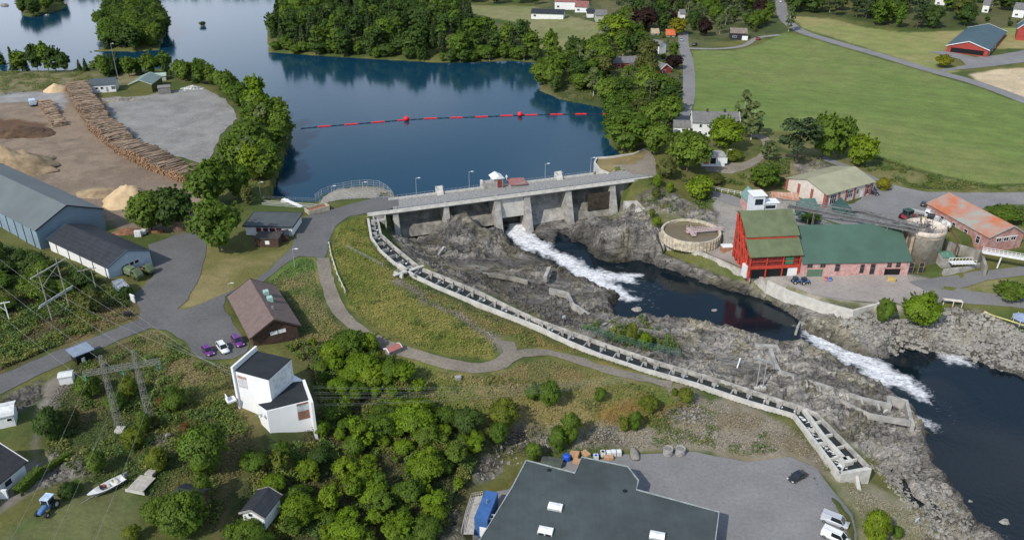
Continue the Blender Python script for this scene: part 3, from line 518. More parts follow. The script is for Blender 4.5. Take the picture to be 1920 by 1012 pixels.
# ------------------------------------------------------------------ water
# far = [(-3500, 150), (-600, 150), (-140, 150), (60, 260), (60, 700), (400, 900), (400, 2600), (-3500, 2600)]
o = link_mesh('lake_water', [(-3500, 215, 0), (-62, 234, 0), (-38, 247, 0), (29, 270, 0)]+[tuple(P3(u, v, 0)) for u, v in ((1200,288),(1235,240),(1235,150))]+[(150, 700, 0), (150, 3000, 0), (-3500, 3000, 0)], [tuple(range(10))], water_mat('lake water', (.005, .036, .064), rough=.12, bumpd=.03, bs=.35)); tag(o, kind='structure')
def wz(x, y): return wlev(x, y)
FOAM = [([(955,412),(985,425),(1000,445),(1035,466),(1075,482),(1110,500),(1150,505),(1200,508),(1190,522),(1150,520),(1175,535),(1195,552),(1180,558),(1150,545),(1105,525),(1060,500),(1020,478),(975,470),(950,445)], .62, -10.5),
 ([(1497,624),(1530,632),(1560,645),(1600,655),(1640,668),(1690,690),(1735,725),(1745,745),(1700,725),(1650,708),(1600,685),(1550,660),(1505,642)], .62, -13.5),
 ([(1762,662),(1775,660),(1790,665),(1820,677),(1815,684),(1775,677)], .6, -15.2),
 ([(1708,778),(1730,784),(1755,798),(1748,802),(1715,790)], .5, -15.2),
 ([(1835,985),(1860,990),(1890,1005),(1900,1040),(1840,1040)], .3, -15.4),
 ([(1230,510),(1330,535),(1420,560),(1440,585),(1380,565),(1300,540)], .18, -12),
 ([(1150,498),(1200,500),(1262,528),(1240,585),(1190,580),(1160,560)], .24, -12), ([(1690,692),(1760,735),(1810,775),(1790,800),(1740,765),(1700,740)], .24, -15.2), ([(1720,785),(1790,800),(1830,830),(1800,835),(1740,805)], .2, -15.2)]
fw = []
for P, s_, z in FOAM: fw.append((poly_at(P, z), s_))
def build_river():
    x0 = min(p[0] for p in RIVW)-3; x1 = max(p[0] for p in RIVW)+3; y0 = min(p[1] for p in RIVW)-3; y1 = max(p[1] for p in RIVW)+3
    gx, gy = np.meshgrid(np.arange(x0, x1, .7), np.arange(y0, y1, .7)); nr, nc = gx.shape; x = gx.ravel(); y = gy.ravel()
    z = wlev(x, y); f = np.zeros_like(x)
    for P, s_ in fw:
        d = sdist(x, y, P, lim=9); f = np.maximum(f, s_*(1-sm(-2.2, 4.5, d+2.5*(fbm(x*.4, y*.4, 93, 3)-.5)*2)))
    z = z+f*f*.9*(fbm(x*.35, y*.35, 91, 3)-.45)+f*f*.4*(vn(x*1.2, y*1.2, 92)-.5)
    keep = sdist(x, y, RIVW) < 2.6; i = np.arange(nr*nc).reshape(nr, nc); F = np.stack([i[:-1, :-1], i[:-1, 1:], i[1:, 1:], i[1:, :-1]], -1).reshape(-1, 4); F = F[keep[F].all(1)]
    u, inv = np.unique(F, return_inverse=True); F = inv.reshape(-1, 4)
    o = link_mesh('river_water', np.stack([x[u], y[u], z[u]], 1), [tuple(map(int, r)) for r in F], water_mat('river water', (.004, .010, .015), True, .10, .06, .9), None, True)
    a = o.data.attributes.new('foam', 'FLOAT', 'POINT'); a.data.foreach_set('value', f[u].astype(np.float32)); tag(o, kind='structure')
build_river()

for P, z_ in POOLW:
    o = link_mesh('water', [(x, y, z_) for x, y in P], [tuple(range(len(P)))], MATS.setdefault('_pool', water_mat('pool water', (.010, .011, .009), False, .08, .03, 1.0))); tag(o, kind='structure')
    if o.data.polygons[0].normal.z < 0: o.data.flip_normals()
# ------------------------------------------------------------------ shared materials
conc = mat('concrete', (.33, .315, .285), .9, .22, .5, .25, 2.5); concL = mat('pale concrete', (.50, .48, .43), .9, .12, .6, .15, 3)
concD = mat('stained concrete', (.22, .205, .175), .9, .35, .35, .3, 2.5, stretch=(1, 1, .3)); steel = mat('galvanised steel', (.42, .43, .43), .5, .1, 2, metal=.6)
white = mat('white paint', (.72, .72, .70), .6, .05, .7); whitew = mat('white boards', (.74, .74, .72), .7, .06, .6, wave=(2, .35, .12)); dark = mat('dark opening', (.012, .013, .014), .3, .2, 2)
glass = mat('window glass', (.02, .028, .035), .08, .2, 1.5, spec=.8); redm = mat('red paint', (.48, .06, .036), .6, .18, .9); redw = mat('red boards', (.32, .05, .04), .75, .15, .7, wave=(0, .5, .15))
blk = mat('black rubber', (.02, .02, .02), .8, .2, 3); wood = mat('grey wood', (.22, .19, .16), .9, .25, 1.5, stretch=(1, 1, .3)); woodb = mat('brown wood', (.075, .045, .032), .85, .2, 1.2, wave=(2, .3, .25))
rdark = mat('charcoal roof', (.03, .034, .04), .75, .15, .6, wave=(0, 1.1, .25)); rgrey = mat('grey roof', (.16, .155, .15), .8, .15, .8, wave=(1, .5, .15))
def wallstrip(mb, pts, w_, down, side=0):
    """wall along a line of points at its top edge; side shifts it to the left (1) or right (-1) of the line"""
    P = [Vector(p) for p in pts]; n = len(P); V = []
    dn = down if hasattr(down, '__len__') else [down]*n
    for i in range(n):
        a = P[max(0, i-1)]; b = P[min(n-1, i+1)]; t = Vector((b.x-a.x, b.y-a.y, 0)).normalized(); q = Vector((-t.y, t.x, 0))
        o = q*(side*w_/2); l = P[i]+o+q*w_/2; r = P[i]+o-q*w_/2
        V += [l, r, r-Vector((0, 0, dn[i])), l-Vector((0, 0, dn[i]))]
    F = [(0, 1, 2, 3)]
    for i in range(n-1):
        a = 4*i; b = a+4
        for j in range(4): F.append((a+j, b+j, b+(j+1) % 4, a+(j+1) % 4))
    F.append((4*n-1, 4*n-2, 4*n-3, 4*n-4)); return mb.add(V, F)
def line3(pts): return [P3(*p) for p in pts]
def resample(P, step):
    out = [P[0]]; acc = 0
    for a, b in zip(P[:-1], P[1:]):
        k = max(1, round((b-a).length/step))
        for j in range(1, k+1): out.append(a+(b-a)*j/k)
    return out
# ------------------------------------------------------------------ dam
DO = Vector((-37.8, 245.9, 0)); DA = math.atan2(.326, .945); DE = Vector((math.cos(DA), math.sin(DA), 0)); DN = Vector((DE.y, -DE.x, 0))
def dms(u, v, z): p = P3(u, v, z)-DO; return p.dot(DE), p.dot(DN)
dam = empty('dam', DO, DA, 'long grey concrete river dam with white edged road deck on tall piers', 'dam')
mb = MB(); mb.b2(-2, 88.5, -8.3, 0, 2.3, 3.06); mb.build('deck', mat('gravelled deck', (.27, .26, .245), .95, .25, 1.6, .2, 6), dam)
mb = MB(); mb.b2(-10.4, 88.5, -8.95, -8.3, 2.1, 3.25); mb.b2(-10.5, 88.5, -9.5, -8.95, 2.5, 2.75); mb.build('edge_beam', concL, dam)
mb = MB(); mb.b2(-2, 70, 0, .45, -1, 3.7); mb.build('parapet', concL, dam)
mb = MB(); mb.b2(-2, 88, -7.9, -7.75, 3.9, 3.98)
for i in range(61): mb.b2(-2+i*1.5-.04, -2+i*1.5+.04, -7.87, -7.79, 3.0, 3.95)
mb.b2(-2, 88, -7.86, -7.8, 3.42, 3.48); mb.build('railing', steel, dam)
mb = MB(); mb.b2(-2, 70, .15, .22, 4.4, 4.46)
for i in range(49): mb.b2(-2+i*1.5-.04, -2+i*1.5+.04, .15, .22, 3.7, 4.43)
mb.build('railing', steel, dam)
piers = [(742, 400, 448), (838, 389, 424), (935, 378, 440), (990, 369, 440), (1068, 359, 424), (1152, 349, 414)]
ps = [dms(u, v, 2.2)[0] for u, v, b in piers]; foot = [-8.5, -6, -11, -11.5, -10.5, -10]
for i, s_ in enumerate(ps):
    mb = MB(); w_ = 1.7 if i in (0, 1) else 2.1; f = foot[i]; ext = 1.6+(2.2-f)*.22
    prof = [(.4, 2.3), (-8.9, 2.3), (-9.1, .8), (-8.9-ext, f), (.4, f)]
    for zz in (0,): pass
    V = [(s_-w_/2, a, b) for a, b in prof]+[(s_+w_/2, a, b) for a, b in prof]; n = 5
    mb.add(V, [tuple(range(n)), tuple(range(n, 2*n))[::-1]]+[(j, n+j, n+(j+1) % n, (j+1) % n) for j in range(n)])
    mb.b2(s_-.5, s_+.5, -8.2, -7.6, 3.0, 3.9); mb.build('pier', conc, dam)
bays = [(-9, ps[0], -8, 1), (ps[0], ps[1], -6.5, 0), (ps[1], ps[2], -6.5, 0), (ps[2], ps[3], -10, 2), (ps[3], ps[4], -11.5, 3), (ps[4], ps[5], -9.5, 4)]
for a, b, bot, kind in bays:
    mb = MB(); a += .9; b -= .9
    if kind == 0: prof = [(0, 1.9), (-.8, 1.9), (-1.8, -.6), (-4, -3), (-7.5, -4.2), (-9, bot), (0, bot)]
    elif kind == 1: prof = [(0, 2.2), (-5, 2.2), (-5.5, bot), (0, bot)]
    elif kind == 2: prof = [(-2, 2.2), (-8.2, 2.2), (-8.6, -4.6), (-3, -4.6)]
    elif kind == 3: prof = [(0, 1.2), (-.8, 1.0), (-2.2, -1.5), (-5.5, -6), (-11.5, bot), (0, bot)]
    else: prof = [(0, 0), (-2, -1), (-5, -4), (-9, -6.5), (-11, bot), (0, bot)]
    n = len(prof); V = [(a, p, q) for p, q in prof]+[(b, p, q) for p, q in prof]
    mb.add(V, [tuple(range(n)), tuple(range(n, 2*n))[::-1]]+[(j, n+j, n+(j+1) % n, (j+1) % n) for j in range(n)])
    mb.build('spillway_gate' if kind == 2 else 'spillway', concL if kind == 2 else (conc if kind == 3 else concD), dam)  # darker stained concrete also paints extra shade into the recessed bays
mb = MB(); mb.b2(ps[5]+.9, 92, -7.4, -1, -6, 2.25); mb.build('abutment', concD, dam)
mb = MB(); mb.b2(ps[2]+1, ps[3]-1, -5, -2.5, -11, -4.6); mb.build('outlet', dark, dam)
mb = MB(); sa = ps[4]+.5*(ps[5]-ps[4]); mb.tube((ps[4]+6, -8.6, 2.2), (ps[4]+6, -8.6, -3), .12); mb.b2(ps[4]+7.2, ps[5]-1, -9.3, -8.9, -6, .0); mb.build('lift_gate', mat('wet steel', (.06, .05, .035), .5, .3, 1), dam)
mb = MB(); mb.prism([((P3(u, v, 3.09)).x, (P3(u, v, 3.09)).y) for u, v in ((676,380),(700,371),(722,367),(746,368),(748,386),(722,395),(700,398),(676,400))], 0.5, 3.09); o = mb.build('road', asph); tag(o, kind='structure')
# concrete blocks and huts on the upstream edge
def dloc(s_, d, z): return DO+DE*s_+DN*d+Vector((0, 0, z))
s1 = dms(820, 357, 3)[0]; s2 = dms(928, 346, 3)[0]; s3 = dms(1043, 331, 3)[0]
for s_, lab in ((s1, 'slanted concrete block on the dam parapet nearest the caged basin'), (s3, 'slanted concrete block on the dam parapet nearest the gravel apron')):
    t = empty('hoist_block', dloc(s_, 0, 3), DA, lab, 'concrete block', 'concrete blocks on the dam parapet')
    mb = MB(); prof = [(2.2, -2), (2.2, 1.8), (1.6, 2.3), (.4, 2.3), (-1.2, .2), (-1.2, -.1), (.5, -2)]; n = len(prof)
    mb.add([(-1.0, p, q) for p, q in prof]+[(1.0, p, q) for p, q in prof], [tuple(range(n)), tuple(range(n, 2*n))[::-1]]+[(j, n+j, n+(j+1) % n, (j+1) % n) for j in range(n)]); mb.build('block', concL, t)
    for x_ in (-1.15, 1.0): mb = MB(); mb.b2(x_, x_+.15, -.6, 1.6, 2.3, 2.5); mb.build('rail', steel, t)
t = empty('gate_hut', dloc(s2, -.6, 3), DA, 'small grey hut with white pitched roof and red door on the dam', 'hut')
mb = MB(); mb.b2(-1.6, 1.6, -2.2, 1.8, -2, 3.6); mb.build('wall', conc, t)
mb = MB(); mb.add([(-2.1, -2.6, 3.5), (2.1, -2.6, 3.5), (2.1, 2.2, 3.5), (-2.1, 2.2, 3.5), (0, -2.6, 4.6), (0, 2.2, 4.6)], [(0, 3, 2, 1), (0, 1, 4), (2, 3, 5), (0, 4, 5, 3), (1, 2, 5, 4)]); mb.build('roof', white, t)
d = MB(); d.b2(-.4, 1.2, -2.26, -2.2, .4, 3.0); d.build('door', mat('maroon door', (.22, .05, .045), .7), t)
mb = MB(); mb.b2(-4.6, -1.7, -1.2, 1.8, -2, 1.9); mb.build('plinth', conc, t); mb = MB(); mb.b2(-5.4, -4.7, -.4, 1.2, -2, 2.6); mb.build('pillar', concL, t)
t = empty('gate_shelter', dloc(s2+6.2, .2, 3), DA, 'low shelter with faded red sloping roof beside the dam hut', 'shelter')
mb = MB(); mb.b2(-2.2, 3.2, -2.0, 1.5, -1, 1.1); mb.build('wall', conc, t)
mb = MB(); mb.add([(-2.5, -2.4, 1.0), (3.8, -2.4, .6), (3.8, 1.8, 1.4), (-2.5, 1.8, 1.9), (-2.5, -2.4, 1.15), (3.8, -2.4, .75), (3.8, 1.8, 1.55), (-2.5, 1.8, 2.05)], [(3, 2, 1, 0), (4, 5, 6, 7), (0, 1, 5, 4), (1, 2, 6, 5), (2, 3, 7, 6), (3, 0, 4, 7)]); mb.build('roof', mat('faded red roof', (.30, .13, .12), .7, .1), t)
mb = MB(); mb.tube((-2.6, 1, 1), (-2.6, 1, 3.6), .12); mb.b2(-2.9, -2.3, .8, 1.2, 2.6, 3.2); mb.build('vent_pipe', white, t)
# ------------------------------------------------------------------ shore wall round the gravel apron
def wall_thing(name, label, cat, pts, w_, down, m, side=0, **k):
    mb = MB(); wallstrip(mb, line3(pts), w_, down, side); o = mb.build(name, m); tag(o, label, cat, **k); return o
wall_thing('shore_wall', 'pale concrete wall bounding the gravel apron at the water', 'wall', [(1213,277,3.4),(1190,287,3.4),(1150,293,3.6),(1119,295,3.6),(1115,304,3.6),(1124,316,3.6),(1142,324,3.6)], .6, 5, concL)
wall_thing('retaining_wall', 'long curved concrete retaining wall between the round basin and the river', 'wall', [(1192,376,-1.6),(1215,398,-3),(1240,440,-5),(1294,464,-5.5),(1345,485,-6.0),(1385,503,-6.3),(1425,518,-6.4),(1440,526,-6.5)], .8, 6, mat('bank concrete', (.42, .39, .34), .9, .2, .5, .25, 2.5))
wall_thing('retaining_wall', 'pale concrete quay wall under the mill courtyard above the rocks', 'wall', [(1440,526,-6.3),(1480,545,-6.4),(1540,566,-6.5),(1600,581,-6.5),(1645,569,-6.5),(1655,560,-6.5)], .7, 4.0, concL)
mb = MB(); a = [P3(1169,377,-1.8), P3(1190,376,-1.6), P3(1240,440,-5), P3(1246,463,-7.5), P3(1222,446,-7.5), P3(1178,404,-5.5)]; n = 6
mb.add(a+[p-Vector((0, 0, 3)) for p in a], [tuple(range(n)), tuple(range(n, 2*n))[::-1]]+[(j, n+j, n+(j+1) % n, (j+1) % n) for j in range(n)]); o = mb.build('slope_apron', conc); tag(o, 'sloping grey concrete slab beside the last dam pier', 'concrete slope')
# ------------------------------------------------------------------ fish ladder along the left bank
LW = line3([(690,409,2.6),(696,444,2.2),(712,468,1.7),(740,492,1.0),(774,513,.3),(814,533,-.5),(891,565,-2.1),(960,592,-3.4),(1007,610,-4.0),(1062,637,-4.8),(1122,662,-5.6),(1200,688,-6.6),(1306,718,-7.5),(1400,750,-8.1),(1489,776,-8.4),(1532,830,-8.4),(1575,887,-8.4)])
RW = line3([(708,409,2.6),(714,438,2.2),(740,462,1.5),(787,500,.5),(840,521,-.4),(901,547,-1.9),(960,576,-3.3),(1010,599,-3.9),(1080,624,-4.8),(1165,654,-5.9),(1240,679,-6.9),(1350,711,-7.8),(1440,741,-8.2),(1508,764,-8.4),(1530,773,-8.4),(1580,823,-8.4),(1632,876,-8.4)])
MW = line3([(1508,766,-8.45),(1543,814,-8.45),(1587,861,-8.45)])
lad = empty('fish_ladder', LW[0], 0, 'long concrete fish ladder of stepped pools following the left river bank', 'fish ladder')
def loc(P, o=None): o = o or LW[0]; return [p-o for p in P]
mb = MB(); wallstrip(mb, loc(LW), .65, [3]*12+[3, 3, 3, 4, 5.2]); mb.build('outer_wall', concL, lad)
mb = MB(); wallstrip(mb, loc(RW), .5, [3]*12+[3, 4, 4, 5, 5.2]); mb.build('inner_wall', mat('weathered concrete', (.38, .36, .32), .9, .25, .6, .2, 3), lad)
mb = MB(); wallstrip(mb, loc(MW), [0, 0, 0][0] or .8, 4); e = MW[-1]-LW[0]; mb.box((e.x, e.y, e.z-1.5), (2.4, 1.8, 3), .3); mb.build('middle_wall', concL, lad)
mb = MB(); wallstrip(mb, loc([LW[-1], RW[-1]]), .9, 5.6); b_ = loc(line3([(1606,880,-8.5), (1604,893,-10)])); mb.build('end_wall', concL, lad)
mb = MB(); q = P3(1607,886,-9)-LW[0]; mb.prism([(q.x-.3, q.y), (q.x+.3, q.y), (q.x+.4, q.y-3.4), (q.x-.6, q.y-3.6)], q.z-4, [q.z-.3, q.z-.3, q.z-3, q.z-3]); mb.build('buttress', concL, lad)
def pairs(A, B, step):
    """matching points across the channel"""
    out = []
    for p in resample(A, step):
        q = min((b for b in resample(B, .5)), key=lambda b: (b-p).length); out.append((p, q))
    return out
lwat = water_mat('ladder water', (.02, .025, .025), False, .12, .12, 1.5)
wp = pairs(LW[:15], RW, 3.6)
V = []; [V.extend([p-LW[0]-Vector((0, 0, 1.1)), q-LW[0]-Vector((0, 0, 1.1))]) for p, q in wp]
link_mesh('pool_water', V, [(2*i, 2*i+1, 2*i+3, 2*i+2) for i in range(len(wp)-1)], lwat, lad)
V = loc([LW[14], RW[13], RW[14], RW[15], RW[16], LW[16], LW[15]]); link_mesh('pool_water', [v-Vector((0, 0, 1.0)) for v in V], [(0, 6, 5, 4, 3, 2, 1)], lwat, lad)
wh = mat('churned water', (.7, .72, .72), .8, .15, 2, .6, 4)
for i, (p, q) in enumerate(wp[1:]):
    p = p-LW[0]; q = q-LW[0]; d = (q-p); t = Vector((-d.y, d.x, 0)).normalized(); mb = MB()
    m_ = p+d*.62; mb.beam(p-Vector((0, 0, .75)), m_-Vector((0, 0, .75)), .25, 1.2); k = p+d*.60; mb.beam(k-Vector((0, 0, .7)), k+t*(.9 if i % 2 else -.9)-Vector((0, 0, .7)), .22, 1.1)
    mb.beam(p+d*.85-Vector((0, 0, .8)), q-Vector((0, 0, .8)), .25, 1.2); mb.build('baffle', conc, lad)
for A, B, n in ((LW[14:17], MW, 5), (MW, RW[14:17], 4)):
    for p, q in pairs(A, B, 4.4)[1:n+1]:
        p = p-LW[0]-Vector((0, 0, .7)); q = q-LW[0]-Vector((0, 0, .7)); mb = MB(); mb.beam(p, p+(q-p)*.8, .35, .8); mb.build('baffle', concL, lad)
# foam curls running down the flights
mb = MB(); rs = random.Random(4)
for A, B, f in ((LW[14:17], MW, .75),):
    pr = pairs(A, B, 1.0)
    for (p, q) in pr:
        c_ = p+(q-p)*(f+rs.uniform(-.2, .1))-LW[0]-Vector((0, 0, .97)); 
        for k in range(1): mb.prism([(c_.x+rs.uniform(-.9, .9)+.16*math.cos(a), c_.y+rs.uniform(-.1, .1)+.45*math.sin(a)) for a in (0, 1.2, 2.5, 3.9, 5.1)], c_.z-.1, c_.z+.02*k+.02)
for i, (p, q) in enumerate(wp):
    if i % 1 == 0:
        c_ = p+(q-p)*.74-LW[0]-Vector((0, 0, 1.07)); r_ = rs.uniform(.3, .55)
        mb.prism([(c_.x+r_*math.cos(a)*rs.uniform(.7, 1.3), c_.y+r_*1.2*math.sin(a)*rs.uniform(.7, 1.3)) for a in (0, .9, 1.8, 2.7, 3.6, 4.5, 5.4)], c_.z-.1, c_.z+.02)
tag(mb.build('pool_foam', wh, lad), kind='stuff')
# intake chamber on top and crossing platform
mb = MB(); c_ = P3(712,404,2.2)-LW[0]; mb.box((c_.x, c_.y, c_.z-1.4), (3.4, 1, 3), .3); mb.box((c_.x-1.5, c_.y-2.6, c_.z-1), (.5, 5, 2.6), .2); mb.box((c_.x+2, c_.y-2.2, c_.z-1.2), (.5, 4.4, 2.8), .2); mb.box((c_.x+.2, c_.y-4, c_.z+.1), (4.5, 1.6, .3), .3); mb.build('intake_chamber', conc, lad)
mb = MB(); a, b = P3(738,516,.9)-LW[0], P3(794,498,.9)-LW[0]; mb.beam(a, b, 1.0, .3); mb.beam(P3(748,494,.9)-LW[0], P3(776,516,.9)-LW[0], .7, .3)
for z_ in (.6, 1.1): mb.beam(a+Vector((0, .5, z_)), b+Vector((0, .5, z_)), .06, .06)
for i in range(9): p = a+(b-a)*i/8+Vector((0, .5, 0)); mb.tube(p, p+Vector((0, 0, 1.1)), .04)
mb.box((a.x+1.2, a.y+1.2, a.z-1.1), (.5, 3.2, 2.4), .9); mb.build('crossing_platform', concL, lad)
# second, ruined flume on the rocks
Z9 = -8.6
fl = empty('concrete_flume', P3(1460,695,-9), 0, 'old concrete flume with stub walls crossing the rocks to the lower pool', 'flume'); o0 = P3(1460,695,-9)
def L2(pts): return [P3(*p)-o0 for p in pts]
def fz(u): return -7.6-(u-1440)/270*2.9
mb = MB(); wallstrip(mb, L2([(u, v, fz(u)) for u, v in ((1445,653),(1452,674),(1462,694),(1520,713),(1570,730),(1620,746),(1672,758))]), .9, 2.2); mb.build('wall', conc, fl)
mb = MB(); wallstrip(mb, L2([(u, v, fz(u)-.6) for u, v in ((1487,708),(1520,722),(1562,742),(1600,760),(1632,775),(1708,788))]), .45, 1.5); mb.build('wall', conc, fl)
for u, v in ((1486,706),(1510,714),(1535,722),(1561,731),(1587,739),(1614,747),(1645,757)):
    mb = MB(); a, b = L2([(u, v, fz(u)-.1), (u+3, v+13, fz(u)-.8)]); mb.beam(a, b, .5, .9); mb.build('stub_wall', conc, fl)
mb = MB(); wallstrip(mb, L2([(1666,742,-10.8),(1700,750,-10.9),(1706,775,-11.4),(1712,797,-12)]), .9, 3.5); wallstrip(mb, L2([(1666,742,-10.8),(1668,760,-11)]), .9, 3); mb.build('end_chamber', conc, fl)
mb = MB(); wallstrip(mb, L2([(1612,753,-11),(1637,775,-11.6)]), .6, 1.6); wallstrip(mb, L2([(1650,775,-11.4),(1668,764,-11.2)]), .6, 1.6); mb.build('cross_wall', concL, fl)
# walls on the rocks below the dam
for lab, pts, w_, dn in (('low grey concrete wall on the rock beside the green fence', [(1125,611,-8.3),(1150,598,-9)], .7, 1.5), ('old concrete wall stepping round a rock shelf below the dam', [(1030,540,-7.2),(1064,548,-7.8),(1075,569,-8.2),(1105,588,-9)], .8, 1.8),
  ('long low concrete wall running across the dark rock by the ladder', [(906,511,-6.6),(930,513,-6.6),(962,519,-6.9),(990,526,-7.4)], .7, 1.2), ('short concrete wall end standing on rock above the rapid', [(1030,500,-6.4),(1022,518,-6.8)], 1, 1.8),
  ('curved concrete wall half buried in rock above the dark pool', [(1190,614,-8),(1240,622,-8.2),(1290,634,-8.6),(1340,632,-9)], .8, 1.6), ('leaning concrete prop on the rock under the dam', [(832,462,-4.5),(822,476,-6)], .7, 1), ('grey concrete block wall at the head of the lower rapid', [(1416,646,-9.3),(1456,648,-9.4),(1462,664,-9.8)], 1.4, 2.5),
  ('concrete kerb wall at the upper edge of the lower rapid', [(1493,620,-10.8),(1500,602,-10.8),(1530,615,-11.4),(1560,634,-12.2)], .6, 1.5)):
    wall_thing('concrete_wall', lab, 'wall', pts, w_, dn, concD if 'dark' in lab else conc)
# ------------------------------------------------------------------ round settling basin
bc = P3(1296,432,-3.2); bR = .5*(1350-1240)*mpp(1296,432,-3.2); bas = empty('settling_basin', (bc.x, bc.y, -6.4), 0, 'round concrete settling basin full of brown water', 'basin')
mb = MB(); n = 48; prof = [(bR, 0), (bR, 3.2), (bR-.6, 3.2), (bR-.6, 2.2), (bR-.6, 0)]; V = []; 
for r, z in prof: V += [(r*math.cos(2*math.pi*i/n), r*math.sin(2*math.pi*i/n), z) for i in range(n)]
mb.add(V, [(k*n+i, k*n+(i+1) % n, (k+1)*n+(i+1) % n, (k+1)*n+i) for k in range(4) for i in range(n)])
for i in range(n):
    a = 2*math.pi*(i+.5)/n; mb.box((math.cos(a)*(bR+.06), math.sin(a)*(bR+.06), 1.5), (.25, .35, 3.0), a)
for z in (.6, 1.4, 2.3):
    for i in range(n):
        a = 2*math.pi*(i+.5)/n; mb.box((math.cos(a)*(bR+.04), math.sin(a)*(bR+.04), z), (.12, 2*math.pi*bR/n, .14), a)
mb.build('tank_wall', mat('basin wall', (.5, .44, .33), .9, .25, .8, .2, 3), bas)
mb = MB(); mb.lathe([(bR-.55, 2.1), (bR-.55, 2.3)], n=48); mb.build('water', mat('brown water', (.17, .135, .085), .25, .08, .25, spec=.5), bas)
br = MB(); 
a, b = Vector((-1.5, -.6, 2.9)), Vector((bR+.6, 1.0, 3.3))
d = (b-a); q = Vector((-d.y, d.x, 0)).normalized()
for s_ in (-.7, .7):
    for z in (0, .55, 1.1): br.beam(a+q*s_+Vector((0, 0, z)), b+q*s_+Vector((0, 0, z)), .1, .1)
    for i in range(14): p = a+d*i/13+q*s_; br.tube(p, p+Vector((0, 0, 1.1)), .05)
br.beam(a, b, 1.4, .15); c0 = a+d*.12; 
br.beam(c0+q*2.4, c0-q*3.2, 1.2, .15)
for s_ in (-.6, .6):
    t_ = d.normalized()*s_
    for z in (.55, 1.1): br.beam(c0+q*2.4+t_+Vector((0, 0, z)), c0-q*3.2+t_+Vector((0, 0, z)), .1, .1)
    for i in range(6): p = c0+q*2.4-q*5.6*i/5+t_; br.tube(p, p+Vector((0, 0, 1.1)), .05)
br.tube(c0+Vector((0, 0, -1)), c0, .4); br.build('bridge', mat('pinkish rail paint', (.52, .40, .40), .7, .1), bas)
HOUSES = []
